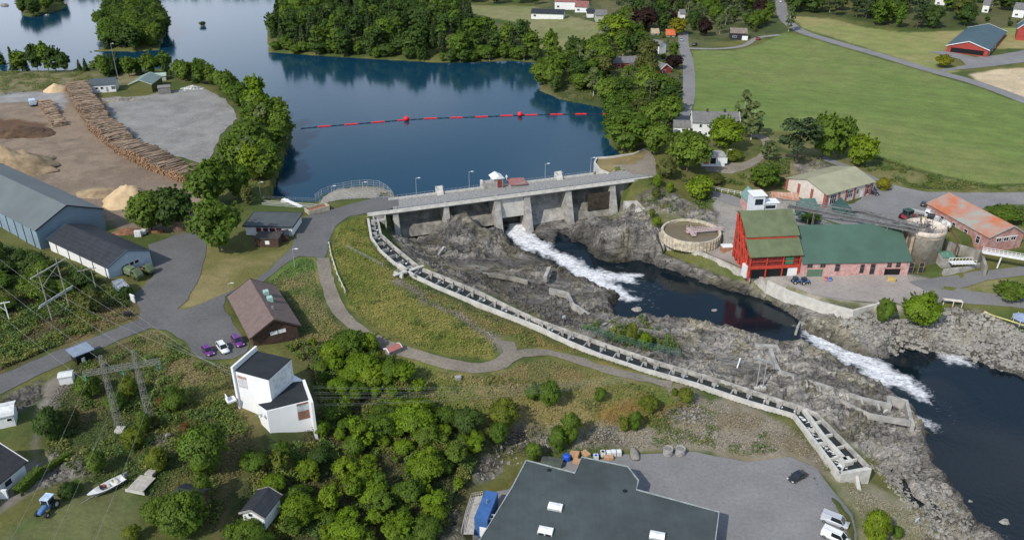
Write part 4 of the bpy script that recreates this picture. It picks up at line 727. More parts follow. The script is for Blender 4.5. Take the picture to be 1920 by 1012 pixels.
# ------------------------------------------------------------------ buildings
def frame3(P0, P1, z=None):
    """local frame on two ground pixels: origin, heading, length"""
    if z is None:
        a, b = GH(*P0), GH(*P1); z = (a.z+b.z)/2
    a, b = P3(*P0, z), P3(*P1, z); d = b-a; return a, math.atan2(d.y, d.x), d.length
def house(name, label, cat, P0, P1, ly, h, rise, wm, rm, z=None, ridge='x', ov=.4, wins=(), lx=None, rz=None, group=None, th=.18, base_=1.5, ridge_at=.5, trim=None, wmat=None, fr=None, P2=None, gm=None):
    o, a, l = frame3(P0, P1, z)
    if rz is not None: a = math.radians(rz)
    if P2: q2 = P3(*P2[:2], P2[2] if len(P2) > 2 else o.z)-o; a = math.atan2(q2.y, q2.x)-math.pi/2; ly = q2.length
    if lx: l = lx
    t = empty(name, o, a, label, cat, group); lx = l; mb = MB(); f = ridge_at
    HOUSES.append((o.x+math.cos(a)*lx/2-math.sin(a)*ly/2, o.y+math.sin(a)*lx/2+math.cos(a)*ly/2, a, lx/2, ly/2))
    if rise > 0:
        if ridge == 'x': Pf = [(0, -base_), (0, h), (f*ly, h+rise), (ly, h), (ly, -base_)]; V = [(0, p, q) for p, q in Pf]+[(lx, p, q) for p, q in Pf]
        else: Pf = [(0, -base_), (0, h), (f*lx, h+rise), (lx, h), (lx, -base_)]; V = [(p, 0, q) for p, q in Pf]+[(p, ly, q) for p, q in Pf]
        n = 5; s_ = ridge != 'x'
        Fs = [tuple(range(n)), tuple(range(n, 2*n))[::-1]]+[(j, n+j, n+(j+1) % n, (j+1) % n) for j in range(n)]
        if s_: pass
        mb.add(V, Fs); mb.build('wall', wm, t)
        mb = MB()
        def slope(a0, a1, b0, b1, W0, W1):   # one roof plane from eave (a0,b0) to ridge (a1,b1), extruded W0..W1
            if ridge == 'x': q = [(W0, a0, b0), (W1, a0, b0), (W1, a1, b1), (W0, a1, b1)]
            else: q = [(a0, W0, b0), (a0, W1, b0), (a1, W1, b1), (a1, W0, b1)]
            mb.add(q+[(x, y, zz+th) for x, y, zz in q], [(3, 2, 1, 0), (4, 5, 6, 7), (0, 1, 5, 4), (1, 2, 6, 5), (2, 3, 7, 6), (3, 0, 4, 7)])
        D = ly if ridge == 'x' else lx; W = lx if ridge == 'x' else ly; s1 = rise/(f*D) if f > .02 else 0; s2 = rise/((1-f)*D) if f < .98 else 0
        if f > .02: slope(-ov, f*D, h-ov*s1, h+rise, -ov, W+ov)
        if f < .98: slope(D+ov, f*D, h-ov*s2, h+rise, -ov, W+ov)
        rf = mb.build('roof', rm, t)
        if trim:
            mb = MB()
            for w_ in (-ov-.03, W+ov+.03):
                for a0, s_ in ((-ov, s1), (D+ov, s2)):
                    p = (w_, a0, h-ov*s_+.1); q = (w_, f*D, h+rise+.1)
                    if ridge != 'x': p = (a0, w_, p[2]); q = (f*D, w_, q[2])
                    mb.beam(p, q, .12, .34)
                if s_ == s1 and a0 < 0 or a0 > 0: mb.build('fascia', trim, t); mb = MB()
    else:
        mb.b2(0, lx, 0, ly, -base_, h); mb.build('wall', wm, t); mb = MB(); mb.b2(-ov, lx+ov, -ov, ly+ov, h+.003, h+.2)
        rf = mb.build('roof', rm, t)
        if trim: 
            mb = MB(); 
            for x0, x1, y0, y1 in ((-ov-.1, lx+ov+.1, -ov-.1, -ov), (-ov-.1, lx+ov+.1, ly+ov, ly+ov+.1), (-ov-.1, -ov, -ov, ly+ov), (lx+ov, lx+ov+.1, -ov, ly+ov)): mb.b2(x0, x1, y0, y1, h-.1, h+.3)
            mb.build('fascia', trim, t)
    for w_ in wins:
        face, s_, zb, ww, hh, kind = w_[:6]; m = w_[6] if len(w_) > 6 else None
        fm = fr or white; e = .07
        def pl(mb, s0, s1_, z0, z1, out, dep):
            if face == 'F': mb.b2(s0, s1_, -out, -out+dep, z0, z1)
            elif face == 'B': mb.b2(s0, s1_, ly+out-dep, ly+out, z0, z1)
            elif face == 'L': mb.b2(-out, -out+dep, s0, s1_, z0, z1)
            else: mb.b2(lx+out-dep, lx+out, s0, s1_, z0, z1)
        if kind == 'win':
            g_ = MB(); pl(g_, s_, s_+ww, zb, zb+hh, .03, .1); wo_ = g_.build('window', m or glass, t)
            g_ = MB(); k = .09; pl(g_, s_-k, s_, zb-k, zb+hh+k, e, .1); pl(g_, s_+ww, s_+ww+k, zb-k, zb+hh+k, e, .1); pl(g_, s_, s_+ww, zb-k, zb, e, .1); pl(g_, s_, s_+ww, zb+hh, zb+hh+k, e, .1)
            nb = max(1, round(ww/1.0))
            for i in range(1, nb): pl(g_, s_+ww*i/nb-.03, s_+ww*i/nb+.03, zb, zb+hh, e-.01, .09)
            if hh > 1.3: pl(g_, s_, s_+ww, zb+hh*.6-.03, zb+hh*.6+.03, e-.012, .08)
            g_.build('frame', fm, wo_)
        elif kind == 'panel':
            g_ = MB(); pl(g_, s_, s_+ww, zb, zb+hh, .05, .12); g_.build('panel', m or white, t)
        else:
            g_ = MB(); pl(g_, s_, s_+ww, zb, zb+hh, .06, .12); g_.build('door' if kind == 'door' else kind, m or white, t)
    return t, lx, rf
def local_box(t, name, x0, x1, y0, y1, z0, z1, m, parent=None):
    mb = MB(); mb.b2(x0, x1, y0, y1, z0, z1); return mb.build(name, m, parent or t)
# --- left bank
blue = mat('blue grey cladding', (.20, .27, .32), .6, .06, .3, wave=(2, 1.2, .06)); rhall = mat('grey hall roof', (.125, .145, .145), .7, .08, .1, wave=(1, .9, .07)); shblue = mat('shade blue boards', (.40, .47, .54), .7, .05, .6, wave=(2, .4, .08))
t, l, r = house('storage_hall', 'large blue-grey hall with wide grey roof at the timber yard', 'hall', (78,470), (200,428), 62, 6.2, 4.2, blue, rhall, 4.2, 'y', .3, trim=rdark)
for i in range(12): local_box(t, 'downpipe', -.16, -.02, 3+i*5, 3.14+i*5, 0, 6.2, rdark)
t, l, r = house('workshop', 'white workshop with charcoal gable roof and shade-blue gable beside the big hall', 'workshop', (208,528), (286,496), 29, 4.2, 2.4, shblue, rdark, 3.6, 'y', .4, [('F',4.6,2.2,1.1,.9,'win'),('F',6.0,2.2,1.1,.9,'win'),('F',7.4,2.2,1.1,.9,'win'),('F',5.6,5.0,.3,.3,'vent')], trim=mat('blue grey fascia', (.10,.15,.2), .6, .05))
local_box(t, 'side_wall', -.07, -.003, .05, 28.9, -1, 4.1, white)  # sunlit long side in white; the gable's blue is shade put into its colour
for i in range(5): local_box(t, 'downpipe', -.22, -.08, 1+i*6, 1.14+i*6, 0, 4.2, rdark)
rbr = mat('brown shingle roof', (.16, .115, .10), .85, .10, .7, wave=(1, .35, .15)); 
t, l, r = house('wooden_lodge', 'dark brown timber building with brown pitched roof beside the purple cars', 'building', (476,650), (560,628), 21, 3.0, 3.0, woodb, rbr, 2.9, 'y', .8, [('F',4.1,1.9,1.5,.7,'win',white),('F',6.0,1.9,1.5,.7,'win',white)], trim=mat('dark fascia', (.06,.04,.035), .8))
for y in (9.5, 13.0): local_box(t, 'roof_vent', l*.62, l*.62+1.2, y, y+1.3, 4.9, 6.2, mat('pale green metal', (.32,.48,.42), .6, .05), r)
local_box(t, 'flue', l*.6, l*.6+.4, 5, 5.4, 5, 6.2, steel, r)
t, l, r = house('office_building', 'white one-storey building with flat dark roof and four brown-red shutters', 'building', (462,441), (549,443), 9.5, 3.0, 0, white, mat('grey felt roof', (.075,.085,.088), .9, .1, .3), 3.0, 'x', .5, [('F',l0,1.1,1.5,1.4,'shutter',mat('maroon shutter', (.13,.025,.03), .7)) for l0 in (3.2,5.2,7.2,9.2)], trim=rdark)
t, l, r = house('brown_shed', 'dark brown flat-roofed shed with a white notice in front of the white office', 'shed', (479,463), (523,464), 4.5, 2.6, 0, woodb, mat('brown felt', (.06,.05,.045), .9), 3.0, 'x', .2, [('F',3.0,.9,1.2,1.1,'notice',white)])
t, l, r = house('brown_shed', 'low black-brown lean-to standing between the brown shed and the shuttered wall', 'shed', (523,455), (542,453), 3.2, 2.2, 0, woodb, rdark, 3.0, 'x', .2)
t, l, r = house('yard_house', 'small white house with dark grey roof above the gravel yard', 'house', (171,174), (218,171), 9, 3.4, 1.8, white, mat('slate roof', (.07,.09,.10), .8, .12, .8), 3.2, 'x', .4, [('F',2.2,1.3,1.1,1.0,'win'),('F',4.4,1.3,1.1,1.0,'win'),('F',9.0,1.0,1.6,1.4,'win'),('F',6.6,0,1.0,2.2,'door',mat('grey door', (.3,.3,.3)))])
t, l, r = house('green_shed', 'olive green gable shed with grey-green roof beside the small white house', 'shed', (245,173), (287,172), 14, 3.6, 2.0, mat('olive boards', (.115,.12,.035), .8, .1), mat('green tin roof', (.17,.23,.20), .6, .12, .5), 3.2, 'y', .4, rz=2, trim=mat('pale green paint', (.4,.46,.38)))
t, l, r = house('long_shed', 'low pale green roofed shed behind the olive shed', 'shed', (282,153), (312,151), 6, 2.2, .9, mat('cream boards', (.4,.42,.33)), mat('pale green roof', (.32,.42,.33), .7), 3.0, 'x', .3)
t, l, r = house('concrete_shed', 'small bare grey block shed at the edge of the gravel yard', 'shed', (298,178), (321,176), 5, 3.0, .3, mat('weathered boards', (.21,.20,.18), .9, .2), mat('old roof', (.2,.19,.17), .9), 3.0, 'x', .15)
# caravan and house in the corner
t, l, r = house('garden_house', 'white bungalow with dark tiled roof at the left edge of the gardens', 'house', (-70,992), (52,890), 10.5, 3.0, 2.9, white, mat('black tile roof', (.04,.04,.042), .75, .15, 1, wave=(0,.35,.3)), 3.0, 'x', .5, [('F',9.3,1.0,1.4,1.1,'win'),('F',5.4,1.0,1.4,1.1,'win'),('F',7.8,0,.9,2.1,'door')], trim=white)
t, l, r = house('garage', 'small white outbuilding with a little dark window above the bungalow', 'outbuilding', (1,806), (31,799), 4.6, 2.9, .6, white, mat('white tin roof', (.62,.62,.6), .6), 3.0, 'x', .3, [('F',1.6,1.6,.8,.6,'win',dark)], base_=.5)
t, l, r = house('carport', 'open carport with blue-grey sheet roof beside the road junction', 'carport', (146,684), (176,672), 3.4, 2.3, 0, dark, mat('blue grey sheet', (.22,.27,.33), .5, .1, 1, wave=(0,.3,.1)), None, 'x', .5, [('F',1.0,0,.7,1.3,'crate',white)])
t, l, r = house('white_shed', 'small white box shed with white corrugated roof beside the road bend', 'shed', (113,723), (138,719), 2.2, 1.9, .35, white, mat('white corrugated roof', (.6,.6,.58), .6, .05, 1, wave=(0,.3,.1)), None, 'x', .15)
t, l, r = house('garden_shed', 'grey-white hut with dark sloping roof half hidden in the lower thicket', 'shed', (457,974), (497,983), 5.2, 1.9, 1.1, white, rdark, -.6, 'y', .4, [('F',1.2,1.2,.8,.7,'win')], base_=1.2, trim=mat('weathered verge', (.3,.28,.25), .9))
t, l, r = house('hidden_shed', 'low shed with black roof almost buried under lower bushes', 'shed', (326,952), (368,962), 4, 1.9, .9, woodb, rdark, 1.6, 'x', .3, base_=1)
t, l, r = house('transformer_kiosk', 'tiny kiosk with pinkish red roof beside the gravel bend', 'kiosk', (731,670), (752,661), 1.8, 1.5, .5, mat('kiosk wall', (.3,.28,.26)), mat('pink red roof', (.36,.14,.12), .8, .12, 2), None, 'x', .25, trim=white)
# --- white switching tower
A0 = 11.0; tw = empty('control_tower', P3(500,815,0), 0, 'tall white angular tower building with stepped black roofs amid lower trees', 'tower'); o0 = P3(500,815,0)
def T(pts, z): return [((P3(u, v, z)-o0).x, (P3(u, v, z)-o0).y) for u, v in pts]
wt = mat('white render', (.74, .74, .73), .75, .04, .2); rb = mat('black felt roof', (.022, .026, .03), .9, .15, .3)
hi = T([(440,694),(503,711),(546,672),(482,657)], 11); 
mb = MB(); mb.prism(hi, -3, 10.8); mb.build('wall', wt, tw); mb = MB(); mb.prism(hi, 10.803, 10.95); mb.build('roof', rb, tw)
lo = T([(484,757),(500,770),(581,750),(569,712),(530,690),(470,720)], 6.0); mb = MB(); mb.prism(lo, -4, 5.9); mb.build('wall', wt, tw)
mb = MB(); a = T([(440,694),(482,657)], 11); k = .4
d = Vector((a[1][0]-a[0][0], a[1][1]-a[0][1])).normalized(); nn = Vector((-d.y, d.x)); e0 = Vector(a[0])-d*.5; e1 = Vector(a[1])+d*.2
mb.prism([tuple(e0), tuple(e1), tuple(e1+nn*.45), tuple(e0+nn*.45)], -3, 12.0); mb.build('parapet_wall', wt, tw)
lr = T([(484,757),(500,768),(578,749),(567,714),(549,716),(507,753)], 6.05); mb = MB(); mb.prism(lr, 5.905, 6.06); mb.build('roof', rb, tw)
a = T([(567,711),(582,752)], 7.2); d = Vector((a[1][0]-a[0][0], a[1][1]-a[0][1])).normalized(); nn = Vector((d.y, -d.x))*-1; e0 = Vector(a[0]); e1 = Vector(a[1])+d*.3
mb = MB(); mb.prism([tuple(e0), tuple(e1), tuple(e1+nn*.5), tuple(e0+nn*.5)], -4, 7.1); mb.build('parapet_wall', wt, tw)
p0 = Vector(T([(500,770)], 6)[0]); p1 = Vector(T([(581,750)], 6)[0]); d = (p1-p0).normalized(); nn = Vector((d.y, -d.x)); L_ = (p1-p0).length
def panel(nm, f0, f1, z0, z1, m, q0=p0, q1=p1, nv=None, out=.06):
    dd = q1-q0; n_ = nv or nn; a, b = q0+dd*f0, q0+dd*f1; mb = MB(); mb.prism([tuple(a+n_*out), tuple(b+n_*out), tuple(b-n_*.1), tuple(a-n_*.1)], z0, z1); return mb.build(nm, m, tw)
panel('door_panel', .68, .95, 1.9, 3.9, mat('brown panel', (.23, .12, .085), .7)); panel('window', .68, .95, 3.95, 5.4, mat('grey blue panel', (.42, .46, .48), .5)); panel('upper_panel', .68, .95, 5.42, 5.85, mat('brown panel', (.23, .12, .085)))
h0 = Vector(hi[0]); h1 = Vector(hi[1]); hv = Vector(((h1-h0).y, -(h1-h0).x)).normalized()
panel('louvre', .05, .32, 7.2, 9.2, mat('grey louvre', (.5, .5, .5), .7), h0, h1, hv); panel('upper_panel', .05, .32, 9.3, 10, mat('pale brown panel', (.4, .27, .23)), h0, h1, hv)
g0 = Vector(hi[1]); g1 = Vector(hi[2]); gv = Vector(((g1-g0).y, -(g1-g0).x)).normalized(); panel('gate_panel', .15, .52, 6.2, 10.3, mat('white gate', (.66, .67, .68), .6), g0, g1, gv); panel('gate_panel', .54, .95, 6.2, 10.3, mat('white gate', (.66, .67, .68), .6), g0, g1, gv)
q_ = Vector(T([(438,742)], 5.5)[0]); mb = MB(); mb.box((q_.x-.7, q_.y, 4.6), (1.8, 1.8, .35), .6); mb.box((q_.x-1.4, q_.y-.2, 5.2), (.15, 1.7, 1.0), .6); mb.build('balcony', wt, tw)
mb = MB(); mb.tube((p0.x+nn.x*.4-1.2, p0.y+nn.y*.4+.6, 5.1), (p0.x+nn.x*.4-2.5, p0.y-.3, 5.2), .06); mb.lathe([(.1, 4.6), (.45, 4.9), (.1, 5.2)], (p0.x-1.3, p0.y-.2, 0), 8); mb.build('wall_lamp', steel, tw)
# --- large flat-roofed building at the bottom
z1 = -4.9; o0 = P3(1100, 950, z1); fb_ = empty('flat_roof_building', (o0.x, o0.y, -9.3), 0, 'big flat-roofed building with dark grey felt roof and pale edge beside the car park', 'building')
def T2(pts, z=z1): return [((P3(u, v, z)-o0).x, (P3(u, v, z)-o0).y) for u, v in pts]
RF = T2([(987,863),(1078,887),(1091,857),(1177,875),(1197,901),(1193,918),(1348,960),(1337,1045),(1328,1110),(840,1110),(960,914)])
felt = mat('grey green felt', (.062, .077, .077), .85, .16, .12, .1, 1.5, wave=(0, 1.1, .05))
mb = MB(); mb.prism(RF, -.5, 4.3); mb.build('wall', mat('grey panel wall', (.3, .3, .29)), fb_); mb = MB(); mb.prism(RF, 4.303, 4.45); mb.build('roof', felt, fb_)
mb = MB(); wallstrip(mb, [Vector((x, y, 4.62)) for x, y in RF+[RF[0]]], .22, .5); mb.build('roof_edge', mat('grey edging', (.3, .33, .32), .5), fb_)
for u, v, kind in ((1041,952,0), (1023,997,1), (1232,1006,0)):
    c_ = T2([(u, v)])[0]; mb = MB(); mb.box((c_[0], c_[1], 4.6), (2.7, 1.7, .5), -.27); sk = mb.build('skylight', mat('skylight kerb', (.45, .45, .44), .5), fb_)
    mb = MB(); ca, sa = math.cos(-.27), math.sin(-.27)
    def R_(x, y, z): return (c_[0]+x*ca-y*sa, c_[1]+x*sa+y*ca, z)
    mb.add([R_(-1.3, -.8, 4.86), R_(1.3, -.8, 4.86), R_(1.3, .8, 5.0), R_(-1.3, .8, 5.0), R_(-1.3, 0, 5.15), R_(1.3, 0, 5.15)], [(0, 1, 5, 4), (4, 5, 2, 3), (0, 4, 3), (1, 2, 5)]); mb.build('dome', mat('skylight dome', (.8, .8, .8), .3), sk)
    if kind:
        for dx_ in (-.65, .65):
            mb = MB(); q_ = R_(dx_, -.87, 4.62); mb.box(q_, (1.0, .06, .34), -.27); mb.build('vent_opening', dark, sk)
for u, v in ((1030,881), (1172,920)):
    c_ = T2([(u, v)])[0]; mb = MB(); mb.lathe([(.5, 4.452), (.4, 4.47)], (c_[0], c_[1], 0), 12); mb.build('roof_drain', dark, fb_)
# --- mill
ZC = -6.6
PINK = brick('pink render', (.50, .29, .26), (.55, .42, .38), None); grn = mat('green metal roof', (.062, .115, .085), .6, .08, .15, wave=(0, .6, .10)); olv = mat('olive metal roof', (.12, .145, .075), .65, .12, .25, wave=(0, .8, .12))
a_, ang, lx = frame3((1403,521), (1498,520), ZC); ang += .08
rt = empty('red_mill_tower', a_, ang, 'red timber framed mill tower with two stepped olive roofs', 'mill building')
prof = [(0, 0), (0, 7.2), (4.2, 10.3), (4.2, 11.5), (11, 16.0), (13.5, 15.0), (13.5, 0)]; n = len(prof)
mb = MB(); mb.add([(.3, max(p, .3) if i < 2 else p, q) for i, (p, q) in enumerate(prof)]+[(lx-.3, max(p, .3) if i < 2 else p, q) for i, (p, q) in enumerate(prof)], [tuple(range(n)), tuple(range(n, 2*n))[::-1]]+[(j, n+j, n+(j+1) % n, (j+1) % n) for j in range(n)])
mb.build('wall', mat('dark red boards', (.21, .032, .026), .8, .25, .8, wave=(2, .6, .3)), rt)
def roofp(y0, z0, y1, z1_, x0=-.7, x1=None, m=olv, nm='roof'):
    x1 = lx+.5 if x1 is None else x1; q = [(x0, y0, z0), (x1, y0, z0), (x1, y1, z1_), (x0, y1, z1_)]; mb = MB(); mb.add(q+[(x, y, z+.2) for x, y, z in q], [(3, 2, 1, 0), (4, 5, 6, 7), (0, 1, 5, 4), (1, 2, 6, 5), (2, 3, 7, 6), (3, 0, 4, 7)]); return mb.build(nm, m, rt)
roofp(-.7, 6.8, 4.3, 10.4); roofp(3.6, 11.1, 11, 16.1); roofp(11, 16.12, 14, 14.9)
mb = MB()   # red frame: posts, rails, braces on the front and the left side
for x in (0, lx*.33, lx*.66, lx): mb.beam((x, 0, 0 if x else -1), (x, 0, 7.1), .35, .35)
mb.beam((-.1, 0, 3.2), (lx+.1, 0, 3.2), .4, .9); mb.beam((0, 0, 6.8), (lx, 0, 6.8), .3, .35); mb.beam((0, 4.0, 10.9), (lx, 4.0, 10.9), .3, .9); mb.beam((0, -.05, 5), (lx, -.05, 5), .12, .15)
for y, zt in ((0, 7.1), (2.8, 9.2), (5.6, 12.3), (8.4, 14.2), (11, 15.8), (13.5, 14.8)): mb.beam((0, y, -1), (-.05, y, zt), .4, .4)
for y, zt in ((0, 2), (2.8, 5), (5.6, 8), (8.4, 10)): mb.beam((-.12, y, 0), (-.12, min(y+5, 13.5), zt+5.2), .3, .38)
for z in (3.3, 6.6, 9.9): mb.beam((-.05, 0 if z < 7 else 3.8, z), (-.05, 13.5, z), .3, .4)
mb.build('timber_frame', redm, rt)
mb = MB(); mb.b2(.8, 4.5, -.02, .25, -.2, 2.7); mb.build('doorway', dark, rt); mb = MB(); mb.b2(5.4, lx-3.4, -.02, .28, -.2, 2.8); mb.build('doorway', dark, rt)
mb = MB(); mb.b2(lx-3.2, lx-.4, -.06, .25, -.2, 2.8); mb.build('wall_panel', white, rt); mb = MB(); mb.b2(lx-4.4, lx-2.0, -.08, .2, 3.9, 6.2); mb.build('shutter', mat('green shutter', (.04, .16, .08)), rt)
mb = MB()
for i in range(5):
    y = .5+i*2.6
    for k in range(5): mb.b2(-.02, .32, y+.3, y+2.0, 3.9+k*.0+i*1.35, 4.0)
mb = MB(); mb.b2(-.9, -.15, 1, 3.4, -.5, 3.2); mb.build('porch', white, rt)
# hopper on the mill
hp = empty('hopper_tower', a_+Vector((2.2, 12.5, 0)), ang, 'white boxy hopper house with small cap rising behind the red mill', 'hopper')
mb = MB(); mb.b2(0, 3.6, 0, 4, 8, 20.2); mb.b2(3.8, 7.6, .5, 3.5, 14, 17.6); mb.build('wall', mat('white grey cladding', (.58, .60, .62), .6, .06), hp); mb = MB(); mb.b2(-.4, 4, -.4, 4.4, 20.25, 20.5); mb.b2(3.7, 8.4, .2, 3.8, 17.65, 17.85); mb.build('roof', white, hp)
mb = MB(); mb.b2(.6, 3.0, -.06, .1, 17.5, 19.3); mb.b2(4.2, 7.2, .42, .6, 16, 17); mb.build('window', glass, hp)
t, l, r = house('lean_to', 'small hut with blue-green sloping roof and pink wall left of the hopper', 'hut', (1402,400), (1424,399), 7, 4.0, 2.5, PINK, mat('teal tin roof', (.16, .26, .24), .6, .1), -2.5, 'y', .4, base_=3)
t, l, r = house('green_mill_hall', 'long pink brick hall with large dark green roof between the red tower and silo', 'hall', (1502,521), (1700,517), 22, 5.0, 6.6, PINK, grn, ZC, 'x', .5,
  [('F',1.2,3.3,1.5,1.3,'win'),('F',5.0,3.3,1.5,1.3,'win'),('F',1.4,0,4.6,2.7,'door',mat('green garage door', (.10,.17,.11), .7, .08, 1, wave=(2,.5,.2))),('F',9.4,2.0,1.4,2.2,'win'),('F',16.8,1.2,1.2,2.8,'win'),('F',19.8,.8,1.4,3.3,'win'),('F',24.6,2.9,1.3,1.4,'win'),('F',27.2,2.9,1.3,1.4,'win'),('F',24.2,.2,4.6,2.2,'doorway',dark),('F',31.2,.8,1.4,3.4,'win'),('F',34.2,.8,1.3,3.4,'win')], fr=mat('faded pink trim', (.4, .24, .21)))
hall = t; hl = l
t, l, r = house('rear_hall', 'teal roofed low annex behind the green mill hall', 'annex', (1500,428), (1600,424), 12, 5.0, 2.6, mat('teal cladding', (.07,.12,.105)), mat('teal roof', (.075, .15, .125), .6, .1), -5.2, 'x', .3, base_=3, lx=6)
t, l, r = house('rear_gable', 'dark teal steep gabled roof just behind the mill hall ridge', 'annex', (1572,428), (1600,428), 8, 4.6, 2.6, mat('teal cladding', (.07,.12,.105)), mat('dark teal roof', (.035, .08, .07), .6, .1), -4.6, 'y', .3, base_=3)
t, l, r = house('pump_house', 'low rusty orange corrugated roof beside the white hopper', 'shed', (1446,398), (1490,396), 6, 4.6, 1.2, mat('shed wall', (.35,.33,.3)), mat('rust striped roof', (.42, .15, .06), .8, .2, .3, col2=(.5, .42, .36), wave=(0, 1.1, .3)), -2.3, 'x', .3, base_=3, rz=-5)
# silo with its platform
sc_ = P3(1732,470,-1); mS = mpp(1732,470,-1); sR = 37.5*mS; sb = P3(1734,499,-6.3); sc2 = Vector((sb.x, sb.y+sR-1, -6.3)); H_S = 11.0
si = empty('rusty_silo', sc2, 0, 'wide rust streaked concrete silo cylinder with steelwork on its rim', 'silo')
rust = brick('rusty concrete', (.56, .50, .42), (.50, .30, .17), None); mb = MB(); mb.lathe([(sR*.96, 0), (sR*.96, H_S*.85), (sR, H_S*.86), (sR, H_S), (sR-.5, H_S), (sR-.5, H_S-.8)], n=40); mb.build('shell', rust, si, True)
mb = MB()
for z in (8.9,): mb.lathe([(sR*.975, z), (sR*.985, z), (sR*.985, z+.12), (sR*.975, z+.12)], n=40)
mb.build('hoop', mat('rust brown band', (.44, .37, .29)), si)
mb = MB(); rs = random.Random(9)
for i in range(26):
    a = rs.uniform(0, 6.28); r_ = rs.uniform(0, sR*.8); p = Vector((r_*math.cos(a), r_*math.sin(a), H_S-.7)); mb.beam(p, p+Vector((rs.uniform(-2, 2), rs.uniform(-1, 1), rs.uniform(.2, 1.8))), .25, .3)
    mb.tube(p, p+Vector((0, 0, rs.uniform(1, 2.6))), .09)
for k in range(16):
    a = 2*math.pi*k/16; b_ = 2*math.pi*(k+1)/16; p = Vector((sR*math.cos(a), sR*math.sin(a), H_S)); q = Vector((sR*math.cos(b_), sR*math.sin(b_), H_S)); mb.tube(p, p+Vector((0, 0, 1.1)), .06)
    for z in (.55, 1.1): mb.tube(p+Vector((0, 0, z)), q+Vector((0, 0, z)), .05)
mb.build('steelwork', mat('dark steelwork', (.16, .15, .14), .7, .2), si)
mb = MB(); mb.box((-sR*.86, -sR*.72, 4.5), (1.0, .8, 9.5), .8); mb.tube((-sR*.99, -sR*.3, -.2), (-sR*.9, -sR*.3, H_S+1), .3); mb.build('pipe_shaft', mat('ochre duct', (.36, .28, .19), .8, .2), si)
mb = MB(); mb.tube((sR+2.6, -4, 1.5), (sR+2.6, -4, 8), .22); mb.tube((sR+2.6, -4, 8), (sR-.5, -2, 11.5), .18); mb.build('downpipe', mat('rust pipe', (.14, .06, .04)), si)
# conveyors
def truss(name, label, a, b, w_, h, m, legs=()):
    t = empty(name, a, 0, label, 'conveyor', 'conveyor trusses above the mill'); b = b-a; a = Vector((0, 0, 0)); d = b.normalized(); q = d.cross(Vector((0, 0, 1))).normalized()*w_/2; n = max(4, int(b.length/2)); mb = MB()
    for s_ in (-1, 1):
        for z in (0, h): mb.beam(a+q*s_+Vector((0, 0, z)), b+q*s_+Vector((0, 0, z)), .16, .2)
        for i in range(n):
            p = a+b*i/n+q*s_; p2 = a+b*(i+1)/n+q*s_; mb.beam(p, p+Vector((0, 0, h)), .1, .1); mb.beam(p, p2+Vector((0, 0, h)), .1, .1)
    mb.build('truss', m, t); mb = MB(); mb.beam(a+Vector((0, 0, .25)), b+Vector((0, 0, .25)), w_*.85, .3); mb.build('belt', mat('grey belt', (.13, .125, .12), .9, .2), t)
    for f, dz in legs:
        mb = MB(); p = a+b*f; mb.beam(p-q, p-q*1.6-Vector((0, 0, dz)), .2, .2); mb.beam(p+q, p+q*1.6-Vector((0, 0, dz)), .2, .2); mb.beam(p-q-Vector((0, 0, dz*.5)), p+q-Vector((0, 0, dz*.6)), .12, .12); mb.build('leg', m, t)
    return t
gs = mat('grey conveyor steel', (.17, .17, .165), .7, .2, 1)
truss('conveyor', 'long dark conveyor running from the white hopper over the green roof to the silo', P3(1478,388,4.5), P3(1716,433,5.2), 1.8, 1.2, gs, [(.22, 9), (.66, 7), (.8, 6)])
truss('conveyor', 'shorter steep conveyor crossing beside the longer one above the silo', P3(1600,396,4.0), P3(1722,428,6.5), 1.5, 1.0, gs, [(.35, 7), (.7, 8)])
t = empty('conveyor', P3(1450,371,6), 0, 'thin pipe gantry strung from the hopper towards the silo above both conveyors', 'conveyor', 'conveyor trusses above the mill'); b_ = P3(1655,402,5)-P3(1450,371,6); mb = MB(); mb.beam((0, 0, 0), b_, .4, .35); mb.beam((0, 0, .8), b_+Vector((0, 0, .8)), .08, .08); mb.build('pipe', gs, t)
for f in (.35, .97):
    mb = MB(); mb.tube(b_*f, b_*f-Vector((0, 0, 8)), .12); mb.build('post', gs, t)
# garage, brick building
crm = mat('cream render', (.60, .53, .46), .85, .08); pil = mat('red brown pilaster', (.32, .10, .09), .85, .15); tan = mat('tan sheet roof', (.32, .31, .20), .7, .08, .2, wave=(0, .7, .08))
t, l, r = house('workshop_garage', 'cream workshop with brown-red pilasters and tan pitched roof on the upper yard', 'garage', (1546,389), (1633,364), 17, 4.6, 2.5, crm, tan, -1.5, 'x', .5, [('F',2.0,.6,3.0,3.2,'win'),('F',10.4,1.2,2.6,2.4,'win'),('F',14.8,1.8,1.4,1.4,'win'),('F',17.4,0,1.0,2.1,'door'),('F',20.2,.5,3.2,3.3,'win')])
for x in (.0, 5.8, 9.4, 13.6, 19.2, l-1.2): local_box(t, 'pilaster', x, x+.8, -.16, -.02, -1, 4.5, pil)
for y in (0, 5.4, 11, 16.2): local_box(t, 'pilaster', -.16, -.02, y, y+1.0, -1, 4.5, pil)
bpk = brick('pale red brick', (.36, .185, .16), (.46, .40, .36), None); rrf = mat('rusting tin roof', (.46, .115, .035), .8, .2, .13, col2=(.30, .30, .26), wave=(1, .8, .12))
t, l, r = house('brick_warehouse', 'long weathered brick warehouse with orange rusted roof right of the silo', 'warehouse', (1846,474), (1934,470), 44, 5.2, 2.8, bpk, rrf, -4.2, 'y', .4, [('F',3.0,3.3,1.7,1.1,'win'),('F',5.6,3.3,1.7,1.1,'win'),('F',8.2,3.3,1.7,1.1,'win')]+[('L',3+i*5.2,1.6,1.4,2.2,'win') for i in range(5)], P2=(1737,397,-1.8), lx=12.5, base_=4, trim=mat('grey verge', (.33,.34,.31)), ridge_at=.62)
